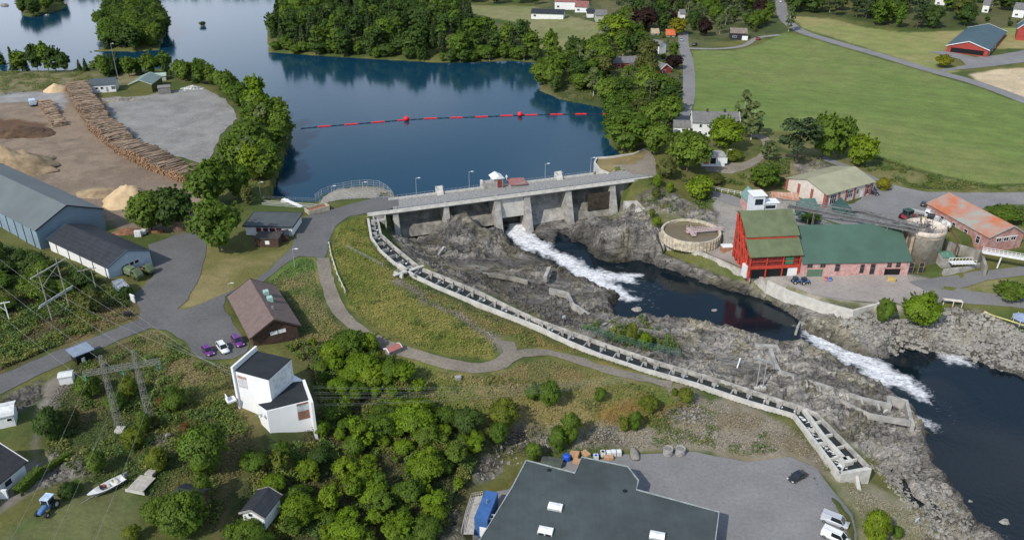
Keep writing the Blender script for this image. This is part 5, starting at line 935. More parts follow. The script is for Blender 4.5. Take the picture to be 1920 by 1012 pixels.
local_box(t, 'lintel', 2.6, 10.4, -.12, -.02, 4.55, 4.75, white)
# concrete bases by the silo and white footbridge
wall_thing('retaining_wall', 'stained concrete wall holding up the brick warehouse terrace', 'wall', [(1775,452,-1.4),(1840,470,-1.8),(1850,500,-3)], .8, 5.5, concD)
wall_thing('retaining_wall', 'low pale concrete wall stepping down beside the silo', 'wall', [(1770,505,-4.6),(1810,500,-4.4),(1845,492,-4.4)], .8, 3, conc)
t = empty('foot_bridge', P3(1842,472,-1.2), 0, 'white painted footbridge with railings at the warehouse corner', 'footbridge'); b_ = P3(1960,492,-1.2)-P3(1842,472,-1.2); mb = MB(); mb.beam((0, 0, 0), b_, 1.6, .3); q_ = Vector((-b_.y, b_.x, 0)).normalized()*.8
mb.build('deck', white, t); mb = MB()
for s_ in (-1, 1):
    for z in (.6, 1.15): mb.beam(q_*s_+Vector((0, 0, z)), b_+q_*s_+Vector((0, 0, z)), .09, .09)
    for i in range(16): p = b_*i/15+q_*s_; mb.tube(p, p+Vector((0, 0, 1.15)), .05)
mb.build('railing', white, t); mb = MB(); mb.tube(b_*.32, b_*.30-Vector((0, 0, 4.5)), .2); mb.build('post', white, t)
t, l, r = house('pump_shed', 'tiny shed with green roof at the foot of the silo', 'shed', (1766,497), (1786,496), 4, 2.4, .6, conc, mat('green sheet', (.09,.19,.13)), -4.6, 'x', .2)
mb = MB(); mb.b2(0, 7, -1, 1, .2, .35)
for i in range(8): mb.tube((i, -1, 0), (i, -1, 1.3), .05); mb.tube((i, 1, 0), (i, 1, 1.3), .05)
mb.b2(0, 7, -1.05, -.95, 1.25, 1.35); mb.b2(0, 7, .95, 1.05, 1.25, 1.35); o = mb.build('steel_gangway', white); o.location = P3(1782,494,-3.2); o.rotation_euler = (0, 0, .05); tag(o, 'white steel gangway lying between the silo and the terrace wall', 'gangway')
# --- right bank houses
t, l, r = house('white_house', 'two-storey white house with long grey roof and two chimneys by the lane', 'house', (1297,255), (1383,257), 9, 5.6, 3.0, whitew, rgrey, 3.0, 'x', .4, [('F',2.6,3.6,.9,1.2,'win'),('F',6.2,3.6,.9,1.2,'win'),('F',10,3.6,.9,1.2,'win'),('F',2.6,.8,.9,1.2,'win'),('F',6.2,.8,.9,1.2,'win'),('F',10,.8,.9,1.2,'win')], trim=white)
for x in (l*.3, l*.68): local_box(t, 'chimney', x, x+.8, 4.1, 4.9, 8, 9.8, mat('dark chimney', (.06,.06,.065)), r)
t, l, r = house('white_annex', 'low white annex with grey roof at the left end of the two-storey house', 'annex', (1263,249), (1293,250), 6.5, 2.4, 1.8, whitew, rgrey, 3.0, 'x', .3, [('F',3.2,1.0,1.4,.8,'win')])
t, l, r = house('double_garage', 'grey roofed garage with white door and a red bay under the trees', 'garage', (1316,308), (1359,307), 6.5, 2.7, .4, white, mat('pale grey roof', (.33,.32,.29), .85), 2.6, 'x', .3, [('F',5.6,.1,3.6,2.1,'door'),('F',.6,.05,2.0,2.2,'bay',redm),('F',3.0,.05,2.0,2.2,'bay',dark)])
t, l, r = house('red_house', 'red house with long pale grey roof among trees above the lake', 'house', (1151,130), (1195,128), 8, 3.0, 2.2, redw, rgrey, 4.0, 'x', .4, [('F',1.6,1.0,1.8,1.2,'win'),('F',8,.8,2.2,1.4,'win')])
t, l, r = house('red_cottage', 'small red gabled cottage between trees beside the lane', 'cottage', (1237,141), (1258,138), 7, 2.6, 2.4, redw, rgrey, 4.0, 'y', .4, [('F',1.6,.8,1.6,1.4,'win')], trim=white)
t, l, r = house('hidden_house', 'white gable of a house mostly hidden by trees near the lane head', 'house', (1235,104), (1248,101), 7, 5, 2, white, rgrey, 5.0, 'y', .3)
t, l, r = house('dark_house', 'black timber house with brown roof above the field corner', 'house', (1369,74), (1399,75), 8, 3.6, 2.0, mat('black boards', (.025,.028,.035)), mat('brown tile roof', (.20,.165,.13), .85), 6.5, 'x', .4, [('F',6.5,-.5,3.2,2.6,'panel'),('F',1.2,1.2,2.2,.8,'win')])
for lab, P0, P1, ly, h, ri, wm, rm, z in (
 ('white farmhouse with rust red roof at the top edge of the far fields', (1040,17), (1078,18), 12, 5, 4, whitew, mat('brick red roof', (.23,.10,.085), .8), 6),
 ('small white cottage with red roof beside the red-roofed farmhouse', (1078,23), (1101,24), 10, 3.5, 3, whitew, mat('brick red roof', (.23,.10,.085), .8), 6),
 ('long white bungalow with black roof in front of the far farmhouse', (996,34), (1056,36), 10, 3, 2, white, rdark, 6),
 ('tiny dark-roofed outhouse with red door between two far houses', (1101,34), (1113,34), 8, 3, 2, white, rdark, 6),
 ('cream villa with grey roof at the right end of the far hamlet', (1117,43), (1137,43), 10, 4.5, 2.5, mat('cream boards', (.55,.45,.33)), rgrey, 6),
 ('orange roofed shed beside the head of the lane', (1250,73), (1265,73), 7, 2.2, 2.4, mat('shed wall', (.35,.33,.3)), mat('orange tile', (.5,.12,.05), .8), 5.5),
 ('beige roofed shed half hidden left of the orange roof', (1222,70), (1235,70), 7, 2.2, 2.0, mat('shed wall', (.35,.33,.3)), mat('beige roof', (.38,.30,.2), .8), 5.5),
 ('very small white cottage between trees above the yellow tree', (1275,37), (1284,37), 8, 3.5, 2, white, rgrey, 7),
 ('white house partly hidden in the wood at the upper right', (1752,10), (1770,12), 10, 5, 3, white, rgrey, 8),
 ('white gable peeking through the upper right wood above the red barn', (1840,24), (1852,25), 12, 5, 3, white, rgrey, 8),
 ('pale house at the right edge of the upper wood', (1897,32), (1918,34), 12, 5, 3, white, rgrey, 8)):
    house('far_house', lab, 'house', P0, P1, ly, h, ri, wm, rm, z, 'x', .4, [('F', 1.5, 1, 1.6, 1.2, 'win')] if ly != 8 else (), group='houses far away on the upper side')
t, l, r = house('red_barn', 'red barn with dark blue-green roof and wide black opening on the farm', 'barn', (1773,100), (1840,108), 60, 4.2, 3.2, redw, mat('blue green roof', (.055,.095,.11), .6, .1, .2), 5.0, 'y', .6, [('F',2.0,1.0,16,2.4,'opening',dark),('F',-.05,-.5,20.1,1.0,'plinth',concL)], rz=-36, lx=20, trim=white)
for y in (4, 14, 22): local_box(t, 'door', l-.02, l+.12, y, y+3.2, 0, 3.2, mat('pale grey door', (.45,.45,.46)))
t, l, r = house('red_barn_wing', 'red gabled wing standing behind the long barn at the right edge', 'barn', (1902,80), (1925,82), 14, 8, 3, redw, mat('blue green roof', (.055,.095,.11)), 5.0, 'y', .5, trim=white)
# ------------------------------------------------------------------ trees and other growth
def proj(x, y, z):
    d = y*CP-(z-CAMZ)*SP; return 960+FPX*x/d, 506-FPX*((z-CAMZ)*CP+y*SP)/d
def leaf_mat(name, c1, c2, tr=.44):
    m = bpy.data.materials.new(name); m.use_nodes = True; t = m.node_tree; N = t.nodes.new; L = t.links.new; t.nodes.clear()
    out = N('ShaderNodeOutputMaterial'); d = N('ShaderNodeBsdfPrincipled'); d.inputs['Roughness'].default_value = .62; d.inputs['Specular IOR Level'].default_value = .25
    tr_ = N('ShaderNodeBsdfTranslucent'); mx = N('ShaderNodeMixShader'); mx.inputs[0].default_value = tr
    oi = N('ShaderNodeObjectInfo'); r = N('ShaderNodeMixRGB'); r.inputs[1].default_value = (*c1, 1); r.inputs[2].default_value = (*c2, 1); L(oi.outputs['Random'], r.inputs[0])
    a = N('ShaderNodeAttribute'); a.attribute_name = 'tint'; v = N('ShaderNodeVectorMath'); v.operation = 'MULTIPLY'; L(r.outputs[0], v.inputs[0]); L(a.outputs['Color'], v.inputs[1])
    L(v.outputs[0], d.inputs['Base Color']); L(v.outputs[0], tr_.inputs[0]); L(d.outputs[0], mx.inputs[1]); L(tr_.outputs[0], mx.inputs[2]); L(mx.outputs[0], out.inputs[0]); return m
LM = {'green': leaf_mat('leaves', (.10, .175, .020), (.15, .22, .030)), 'dark': leaf_mat('dark leaves', (.055, .105, .02), (.085, .14, .03)), 'bright': leaf_mat('bright leaves', (.155, .25, .015), (.20, .28, .02)),
      'birch': leaf_mat('grey green leaves', (.12, .165, .06), (.16, .20, .075)), 'pine': leaf_mat('needles', (.06, .098, .036), (.095, .13, .052)), 'yellow': leaf_mat('yellow leaves', (.22, .23, .015), (.26, .24, .02)),
      'copper': leaf_mat('copper leaves', (.035, .02, .016), (.05, .025, .02)), 'rust': leaf_mat('rusty leaves', (.20, .09, .035), (.22, .12, .04)), 'lime': leaf_mat('lime leaves', (.15, .20, .015), (.18, .21, .03)), 'olive': leaf_mat('olive leaves', (.11, .135, .03), (.15, .16, .045))}
bark = mat('bark', (.10, .08, .06), .95, .3, 3, stretch=(1, 1, .2)); birchb = mat('birch bark', (.5, .48, .44), .9, .3, 3)
def leaves_mesh(name, P, Nn, S, tint, m, seed=0, soft=None):
    """one little bent quad per point"""
    rs = np.random.RandomState(seed); n = len(P); Nn = Nn/np.linalg.norm(Nn, axis=1)[:, None]
    a = rs.normal(size=(n, 3)); t = np.cross(Nn, a); t /= np.linalg.norm(t, axis=1)[:, None]+1e-9; b = np.cross(Nn, t)
    S = S[:, None]*rs.uniform(.7, 1.3, (n, 1)); q = rs.uniform(.55, .9, (n, 1))
    V = np.stack([P+t*S, P+b*S*q+Nn*S*.15, P-t*S, P-b*S*q+Nn*S*.15], 1).reshape(-1, 3)
    me = bpy.data.meshes.new(name); me.vertices.add(4*n); me.vertices.foreach_set('co', V.ravel()); me.loops.add(4*n); me.loops.foreach_set('vertex_index', np.arange(4*n, dtype=np.int32))
    me.polygons.add(n); me.polygons.foreach_set('loop_start', np.arange(0, 4*n, 4, dtype=np.int32)); me.polygons.foreach_set('loop_total', np.full(n, 4, np.int32)); me.update(calc_edges=True)
    at = me.attributes.new('tint', 'FLOAT_COLOR', 'FACE'); at.data.foreach_set('color', np.c_[tint, np.ones(n)].astype(np.float32).ravel()); me.materials.append(m)
    if soft is not None:   # leaves shaded along the bulge of their clump
        me.polygons.foreach_set('use_smooth', np.ones(n, bool)); q = Nn*.45+soft; q /= np.linalg.norm(q, axis=1)[:, None]; me.normals_split_custom_set_from_vertices(np.repeat(q, 4, 0).tolist())
    return me
def unit(rs, n): a = rs.normal(size=(n, 3)); return a/np.linalg.norm(a, axis=1)[:, None]
def crown_pts(kind, seed, leaf=.42, dens=1.0):
    """leaf positions for a tree 10 m tall"""
    rs = np.random.RandomState(seed); P = []; Nn = []; T = []; S = []
    def puff(c, r, n, tint, sz=1, up=.25):
        d = unit(rs, n); d[:, 2] = np.where(d[:, 2] < -.3, -d[:, 2]*.6, d[:, 2]); rr = rs.uniform(.72, 1.08, (n, 1)); P.append(np.array(c)+d*r*rr*np.array([1, 1, .85])); Nn.append(d+rs.normal(size=(n, 3))*.3+np.array([0, 0, up]))
        k = tint*rs.uniform(.8, 1.2, n); g = rs.uniform(.92, 1.08, n); T.append(np.stack([k*g, k, k*g*.9], 1)); S.append(np.full(n, leaf*sz))
    if kind in ('round', 'oval', 'bush', 'open'):
        R, z0, z1, np_ = {'round': (4.3, .5, 9.9, 54), 'oval': (3.1, .3, 10, 48), 'bush': (5.2, .0, 9.0, 40), 'open': (3.2, 2.2, 10, 26)}[kind]
        for i in range(np_):
            d = unit(rs, 1)[0]; k = rs.uniform(.55, 1.0)**.6; zc = (z0+z1)/2; f = d*np.array([R*.78, R*.78, (z1-z0)*.40])*k; 
            lo = 1-.35*max(0, -f[2]/((z1-z0)*.4)); r = R*rs.uniform(.24, .42)
            puff((f[0]*lo*rs.uniform(.85, 1.15), f[1]*lo*rs.uniform(.85, 1.15), zc+f[2]), r, int(72*dens*(r/1.3)**1.6), rs.uniform(.68, 1.25))
        for i in range(26):
            d = unit(rs, 1)[0]; d[2] = abs(d[2])*.8+.1; t = rs.uniform(.85, 1.22, int(16*dens))[:, None]; c = np.array([0, 0, (z0+z1)/2])+d*np.array([R*.95, R*.95, (z1-z0)*.48])*t+rs.normal(size=(len(t), 3))*.2*(1.5-t)
            P.append(c); Nn.append(d+rs.normal(size=c.shape)*.6); k = rs.uniform(.9, 1.35, len(t)); T.append(np.stack([k, k, k*.9], 1)); S.append(np.full(len(t), leaf*.9))
        if kind != 'open': puff((0, 0, (z0+z1)/2), R*.62, int(160*dens), .8, 1.6)
    elif kind == 'birch':
        for i in range(34):
            z = rs.uniform(2.2, 9.6); R = 2.5*math.sin(math.pi*min(1, (z-1)/9.4)**.8)*rs.uniform(.3, 1.0)+.2; a = rs.uniform(0, 6.28); r = rs.uniform(.5, .95)
            puff((R*math.cos(a), R*math.sin(a), z), r, int(40*dens), rs.uniform(.72, 1.25), .85)
    elif kind == 'spruce':
        for k in range(15):
            z = 1.0+k*.6; R = 2.3*(1-(z-1)/9.3)+.15; nb = max(4, int(9*R/2)+2)
            for j in range(nb):
                a = 6.28*j/nb+rs.uniform(-.3, .3); rr = R*rs.uniform(.75, 1.1); n = int(10*dens*(.5+R/2)); t = rs.uniform(.15, 1, n)
                x = np.stack([np.cos(a)*rr*t, np.sin(a)*rr*t, z+.25-t*rr*.35+rs.normal(size=n)*.08], 1)+rs.normal(size=(n, 3))*.12
                P.append(x); Nn.append(np.stack([np.cos(a)*.6+0*t, np.sin(a)*.6+0*t, 1+0*t], 1)+rs.normal(size=(n, 3))*.4); k_ = rs.uniform(.75, 1.2)*rs.uniform(.85, 1.15, n); T.append(np.stack([k_, k_, k_], 1)); S.append(np.full(n, leaf*.85))
    elif kind == 'pine':
        for i in range(26):
            z = rs.uniform(4, 9.6); R = 2.6*math.sqrt(max(.05, 1-((z-6.4)/3.9)**2))*rs.uniform(.35, 1); a = rs.uniform(0, 6.28); r = rs.uniform(.7, 1.15)
            n = int(46*dens); d = unit(rs, n)*np.array([1, 1, .5]); P.append(np.array((R*math.cos(a), R*math.sin(a), z))+d*r); Nn.append(d+rs.normal(size=(n, 3))*.5+np.array([0, 0, .5])); k_ = rs.uniform(.7, 1.25)*rs.uniform(.85, 1.15, n); T.append(np.stack([k_, k_, k_*1.05], 1)); S.append(np.full(n, leaf*.8))
    return np.concatenate(P), np.concatenate(Nn), np.concatenate(S), np.concatenate(T)
def trunk_mesh(kind, seed):
    rs = random.Random(seed); mb = MB(); h = {'round': 5.5, 'oval': 6.5, 'bush': 4, 'open': 7.5, 'birch': 8.8, 'spruce': 9.4, 'pine': 8.6}[kind]; r = {'birch': .13, 'bush': .12}.get(kind, .2); p = Vector((0, 0, -.8)); pr = r*1.25
    for k in range(1, 6):
        q = Vector((rs.uniform(-.12, .12)*k*.5, rs.uniform(-.12, .12)*k*.5, h*k/5)); r2 = r*(1-k/5.6); mb.tube(p, q, pr, 7, r2); p, pr = q, r2
        if k >= 2 and kind != 'spruce':
            for j in range(2):
                a = rs.uniform(0, 6.28); l = rs.uniform(1.2, 2.4); mb.tube(q, q+Vector((math.cos(a)*l, math.sin(a)*l, l*.7)), r2*.6, 5, r2*.15)
    me = bpy.data.meshes.new('trunk'); me.from_pydata(mb.v, [], mb.f); me.materials.append(birchb if kind == 'birch' else bark); return me
PROTO = {}
def proto(kind, lm, var, fine=False):
    k = (kind, lm, var, fine)
    if k not in PROTO:
        k0 = (kind, var, fine)
        if k0 not in PROTO: PROTO[k0] = (crown_pts(kind, hash((len(kind), ord(kind[0]), var)) % 1000+var*7, .27 if fine else .40, 2.3 if fine else 1.0), trunk_mesh(kind, var+3))
        (P, Nn, S, T), tm = PROTO[k0]; PROTO[k] = (leaves_mesh('crown', P, Nn, S, T, LM[lm], var, (lambda d: d/np.linalg.norm(d, axis=1)[:, None]*.55+np.array([0, 0, .25]))(P-np.array([0, 0, 3.5]))), tm)
    return PROTO[k]
TR = random.Random(77)
def tree(p, h, w_=1.0, kind='round', lm='green', name='tree', label=None, cat='tree', group=None, fine=False):
    cm, tm = proto(kind, lm, TR.randrange(4), fine); t = empty(name, p, TR.uniform(0, 6.28), label, cat, group); s_ = h/10; t.scale = (s_*w_*TR.uniform(.9, 1.1), s_*w_*TR.uniform(.9, 1.1), s_)
    c = bpy.data.objects.new('crown', cm); C.objects.link(c); c.parent = t; k = bpy.data.objects.new('trunk', tm); C.objects.link(k); k.parent = t; return t
def bush(p, h, w_=1.0, lm='green', label=None, group=None, name='bush', fine=True, kind='bush'):
    cm, tm = proto(kind, lm, TR.randrange(4), fine); o = bpy.data.objects.new(name, cm); C.objects.link(o); o.location = p; s_ = h/9; o.scale = (s_*w_, s_*w_, s_); o.rotation_euler = (0, 0, TR.uniform(0, 6.28)); tag(o, label, 'bush', group); return o
def blocked(x, y, m=1.5):
    for cx, cy, a, hx, hy in HOUSES:
        dx, dy = x-cx, y-cy; u = dx*math.cos(a)+dy*math.sin(a); v = -dx*math.sin(a)+dy*math.cos(a)
        if abs(u) < hx+m and abs(v) < hy+m: return True
    return False
KEEP = [(1173,115,27),(1246,129,15),(1384,58,16),(1240,92,8),(1257,66,9),(1228,66,7),(1280,32,6),(1335,230,42),(1278,242,12),(1340,297,20),(1058,10,22),(1028,26,32),(1092,20,14),(1128,32,14),(1107,28,6),(1760,5,12),(1852,20,12),(1906,28,12),(1290,120,9),(1291,170,9),(1287,205,9),(1284,95,9),(1464,10,8),(1466,30,8),(190,158,26),(258,155,28),(295,146,18),(1810,90,60),
 (505,412,50),(500,450,30),(740,658,14),(515,650,60),(470,905,8),(1000,30,60),(930,25,40),(1060,60,40)]
def scatter(P, step, hh, kinds, name, label, group, where=None, jit=.42, seed=1, fine=False, keep=True, ww=(.9, 1.15), maxn=400, avoid=()):
    """kinds: list of (weight, crown kind, leaf material)"""
    rs = random.Random(seed); xs = [p[0] for p in P]; ys = [p[1] for p in P]; n = 0; y = min(ys); r = 0
    while y < max(ys):
        x = min(xs)+(step/2 if r % 2 else 0); r += 1
        while x < max(xs):
            px, py = x+rs.uniform(-jit, jit)*step, y+rs.uniform(-jit, jit)*step; x += step
            if not inpoly(np.array([px]), np.array([py]), P)[0] or blocked(px, py) or n >= maxn: continue
            z = hz1(px, py)
            if z < .05 and py > 268 or (py < 268 and px > -30 and z < wlev(px, py)+.1): continue
            h = rs.uniform(*hh); u, v = proj(px, py, z); ut, vt = proj(px, py, z+h*.97); hwp = FPX*h*.33/(py*CP+(CAMZ-z)*SP)
            if v < -4 and vt < -12 or u < -60 or u > 1990 or vt > 1015: continue
            if keep:
                bad = False
                for ku, kv, kr in KEEP:
                    if abs(ut-ku) < kr+hwp*.6 and vt < kv+3 and v > kv-4: bad = True; break
                if bad:
                    if h > 6: 
                        h = 3.2; ut, vt = proj(px, py, z+h)
                        if any(abs(ut-ku) < kr+3 and vt < kv+3 and v > kv-4 for ku, kv, kr in KEEP): continue
                    else: continue
            k = rs.uniform(0, sum(q[0] for q in kinds)); 
            for wgt, kd, lm in kinds:
                k -= wgt
                if k <= 0: break
            lb = label
            if isinstance(label, dict): lb = label[lm]
            gg = group+(' with %s leaves' % lm if isinstance(label, dict) else '')
            if where: ph = where(u, v, h); lb += ', '+ph; gg += ', '+ph
            tree((px, py, z-.1), h, rs.uniform(*ww), kd, lm, name, lb, 'tree', gg, fine); n += 1
        y += step*.87
    return n
def Lb(base): return {'green': 'mid green tree '+base, 'dark': 'dark green tree '+base, 'birch': 'pale grey-green tree '+base, 'pine': 'blue-green conifer '+base, 'bright': 'bright green tree '+base, 'olive': 'olive green tree '+base, 'yellow': 'yellow-green tree '+base, 'copper': 'dark copper tree '+base, 'lime': 'yellow-green tree '+base, 'rust': 'rusty orange tree '+base}
def pick(v, T):
    for k, s in T:
        if v < k: return s
mixW = [(4, 'spruce', 'pine'), (2.5, 'spruce', 'dark'), (1.5, 'pine', 'dark'), (3, 'oval', 'dark'), (1.2, 'birch', 'green'), (2.2, 'oval', 'green')]
mixB = [(3, 'round', 'green'), (3, 'oval', 'green'), (1.5, 'birch', 'green'), (2, 'oval', 'dark'), (1.2, 'birch', 'birch'), (.6, 'round', 'olive')]
n = {}
n['pen'] = scatter(poly_at([(514,96),(590,102),(700,109),(830,116),(900,115),(962,111),(1003,112),(995,92),(980,70),(930,58),(880,44),(845,22),(836,-4),(548,-4),(524,30),(508,60)], 2), 10.6, (12, 17.5), mixW, 'forest_tree', Lb('in the wood across the reservoir'), 'trees on the wooded point across the reservoir', lambda u, v, h: pick(u, ((600,'near its left tip'),(690,'left of its middle'),(790,'in its middle'),(890,'right of its middle'),(2000,'near its right end')))+(' at the waterline' if v > 92 else ' farther back'), seed=3, maxn=290)
n['penfront'] = scatter(poly_at([(508,98.5),(590,104),(700,111),(830,118),(880,117.5),(960,114),(1003,117.5),(1003,111),(960,108),(830,113),(700,106),(590,99),(512,94)], .4), 4.6, (5, 9), [(3, 'bush', 'green'), (2, 'oval', 'green'), (1, 'bush', 'dark'), (.7, 'birch', 'birch')], 'shore_tree', Lb('low at the waterline below the far wood'), 'low trees at the waterline below the far wood', seed=4, jit=.3, maxn=120)
n['isl'] = scatter(ISLW[0], 7.0, (11, 15), [(1, 'oval', 'dark'), (1, 'round', 'green'), (1, 'spruce', 'pine')], 'islet_tree', Lb('on the long wooded islet in the upper left lake'), 'trees on the long islet', lambda u, v, h: pick(v, ((35,'far end'),(70,'middle'),(999,'near end'))), seed=5, keep=False)
n['isl2'] = scatter(ISLW[1], 11, (10, 12), [(1, 'oval', 'dark'), (1, 'round', 'green')], 'islet_tree', Lb('on the small islet at the upper left corner'), 'trees on the corner islet', seed=6, keep=False)
n['shoreA'] = scatter(gp([(188,150),(190,136),(240,134),(320,136),(385,142),(430,158),(455,176),(470,195),(452,205),(430,190),(395,160),(330,155),(320,150),(280,143)]), 5.6, (8, 11.5), [(2, 'oval', 'green'), (2, 'spruce', 'dark'), (1, 'round', 'green')], 'shore_tree', Lb('in the belt between gravel yard and lake'), 'trees in the belt behind the yard sheds', lambda u, v, h: pick(u, ((260,'behind the yard house'),(330,'behind the green shed'),(400,'above the scrap heap'),(999,'at the yard corner'))), seed=7)
n['shoreB'] = scatter(gp([(455,198),(480,190),(515,212),(540,240),(542,262),(528,295),(514,335),(500,362),(480,368),(470,350),(440,345),(410,330),(425,300),(452,268),(462,240)]), 7.6, (9, 14), [(2, 'round', 'green'), (3, 'oval', 'green'), (1, 'oval', 'bright'), (1.6, 'birch', 'green'), (1, 'birch', 'birch'), (1, 'spruce', 'dark')], 'shore_tree', Lb('on the left shore above the dam approach'), 'trees along the left shore of the reservoir', lambda u, v, h: pick(v, ((225,'at its far end'),(265,'above its middle'),(305,'below its middle'),(999,'closest to the dam'))), seed=8)
n['scrubL'] = scatter(gp([(-60,470),(60,480),(110,505),(200,540),(240,560),(200,585),(120,600),(60,590),(-60,610)]), 6.2, (3, 6.5), [(3, 'bush', 'green'), (2, 'bush', 'dark'), (1, 'bush', 'olive')], 'scrub_tree', Lb('in the scrub below the workshop'), 'scrub around the wooden power poles', lambda u, v, h: pick(u, ((90,'left of the twin poles'),(150,'around the twin poles'),(999,'right of the twin poles'))), seed=9)
RAV = gp([(530,648),(585,640),(610,655),(650,640),(700,645),(715,690),(780,720),(820,760),(880,800),(900,850),(880,900),(850,930),(840,1000),(820,1050),(430,1060),(420,1000),(480,960),(470,860),(520,835),(600,835),(602,760),(590,700)])
n['rav'] = scatter(RAV, 4.15, (2.4, 6.6), [(3.5, 'bush', 'green'), (2, 'open', 'green'), (1.2, 'oval', 'green'), (4, 'bush', 'bright'), (2, 'open', 'bright'), (.7, 'bush', 'dark'), (1, 'open', 'lime')], 'thicket_tree', Lb('in the thicket below the white tower'), 'trees of the lower thicket', lambda u, v, h: ('low, ' if h < 4.2 else 'tall, ')+(pick(u, ((640,'right beside the brown lodge'),(999,'under the gravel bend'))) if v < 720 else pick(u, ((600,'just below the tower'),(760,'under the power lines'),(999,'at the right slope'))) if v < 860 else pick(u, ((520,'around the white hut'),(680,'at the lower middle'),(999,'towards the blue cabin')))), seed=10, fine=True, maxn=290, ww=(.8, 1.4))
n['right'] = scatter(gp([(1016,156),(1050,176),(1100,188),(1141,197),(1145,250),(1160,275),(1215,275),(1262,262),(1258,235),(1270,205),(1274,150),(1268,100),(1220,92),(1140,85),(1060,100),(1020,118)]), 9.5, (9, 14), mixB, 'bank_tree', Lb('between the reservoir and the lane'), 'trees between the reservoir and the lane', lambda u, v, h: pick(u, ((1120,'on the lake corner'),(1200,'below the red house'),(1999,'close to the lane')))+(' in front' if v > 200 else ' farther back'), seed=11)
n['topm'] = scatter(gp([(1140,75),(1146,20),(1180,-2),(1440,-2),(1452,40),(1440,62),(1400,58),(1350,70),(1300,78),(1272,58),(1262,85),(1200,85)]), 11.5, (8, 13), [(3, 'round', 'green'), (2, 'pine', 'pine'), (2, 'birch', 'birch'), (1, 'oval', 'dark'), (.5, 'round', 'copper')], 'hill_tree', Lb('on the slope above the lane'), 'trees above the lane', seed=12)
n['topr'] = scatter(gp([(1478,26),(1490,-2),(1960,-6),(2000,30),(1960,52),(1900,50),(1790,55),(1720,58),(1690,62),(1620,45),(1550,33)]), 13.5, (11, 16), [(3, 'pine', 'pine'), (2.5, 'round', 'dark'), (2, 'oval', 'green'), (1.5, 'birch', 'birch'), (.7, 'round', 'olive')], 'wood_tree', Lb('in the wood above the road at upper right'), 'trees of the upper right wood', seed=13)
n['topc'] = scatter(gp([(842,6),(1000,10),(1140,14),(1140,-8),(842,-8)]), 18, (11, 15), [(2, 'round', 'dark'), (2, 'oval', 'green')], 'field_tree', Lb('behind the far hamlet'), 'trees behind the far hamlet', seed=14)
print('TREES', n, sum(n.values()))
def tpx(u, vb, vt, wpx, kind, lm, label, z=None, name='tree', group=None, fine=False, cat='tree', b=False):
    """single tree from its foot, top row and width in the photo"""
    p = GH(u, vb) if z is None else P3(u, vb, z); h = max(1.2, .95*h_of(u, vb, vt, p.z)); w_ = wpx*mpp(u, vb, p.z)
    base_w = {'round': 8.8, 'oval': 6.6, 'bush': 11.4, 'open': 7.2, 'birch': 5.4, 'spruce': 4.6, 'pine': 6}[kind]/(9 if b else 10)*h
    if b: return bush(p-Vector((0, 0, .1)), h, w_/base_w, lm, label, group, fine=fine)
    return tree(p-Vector((0, 0, .1)), h, w_/base_w, kind, lm, name, label, cat, group, fine)
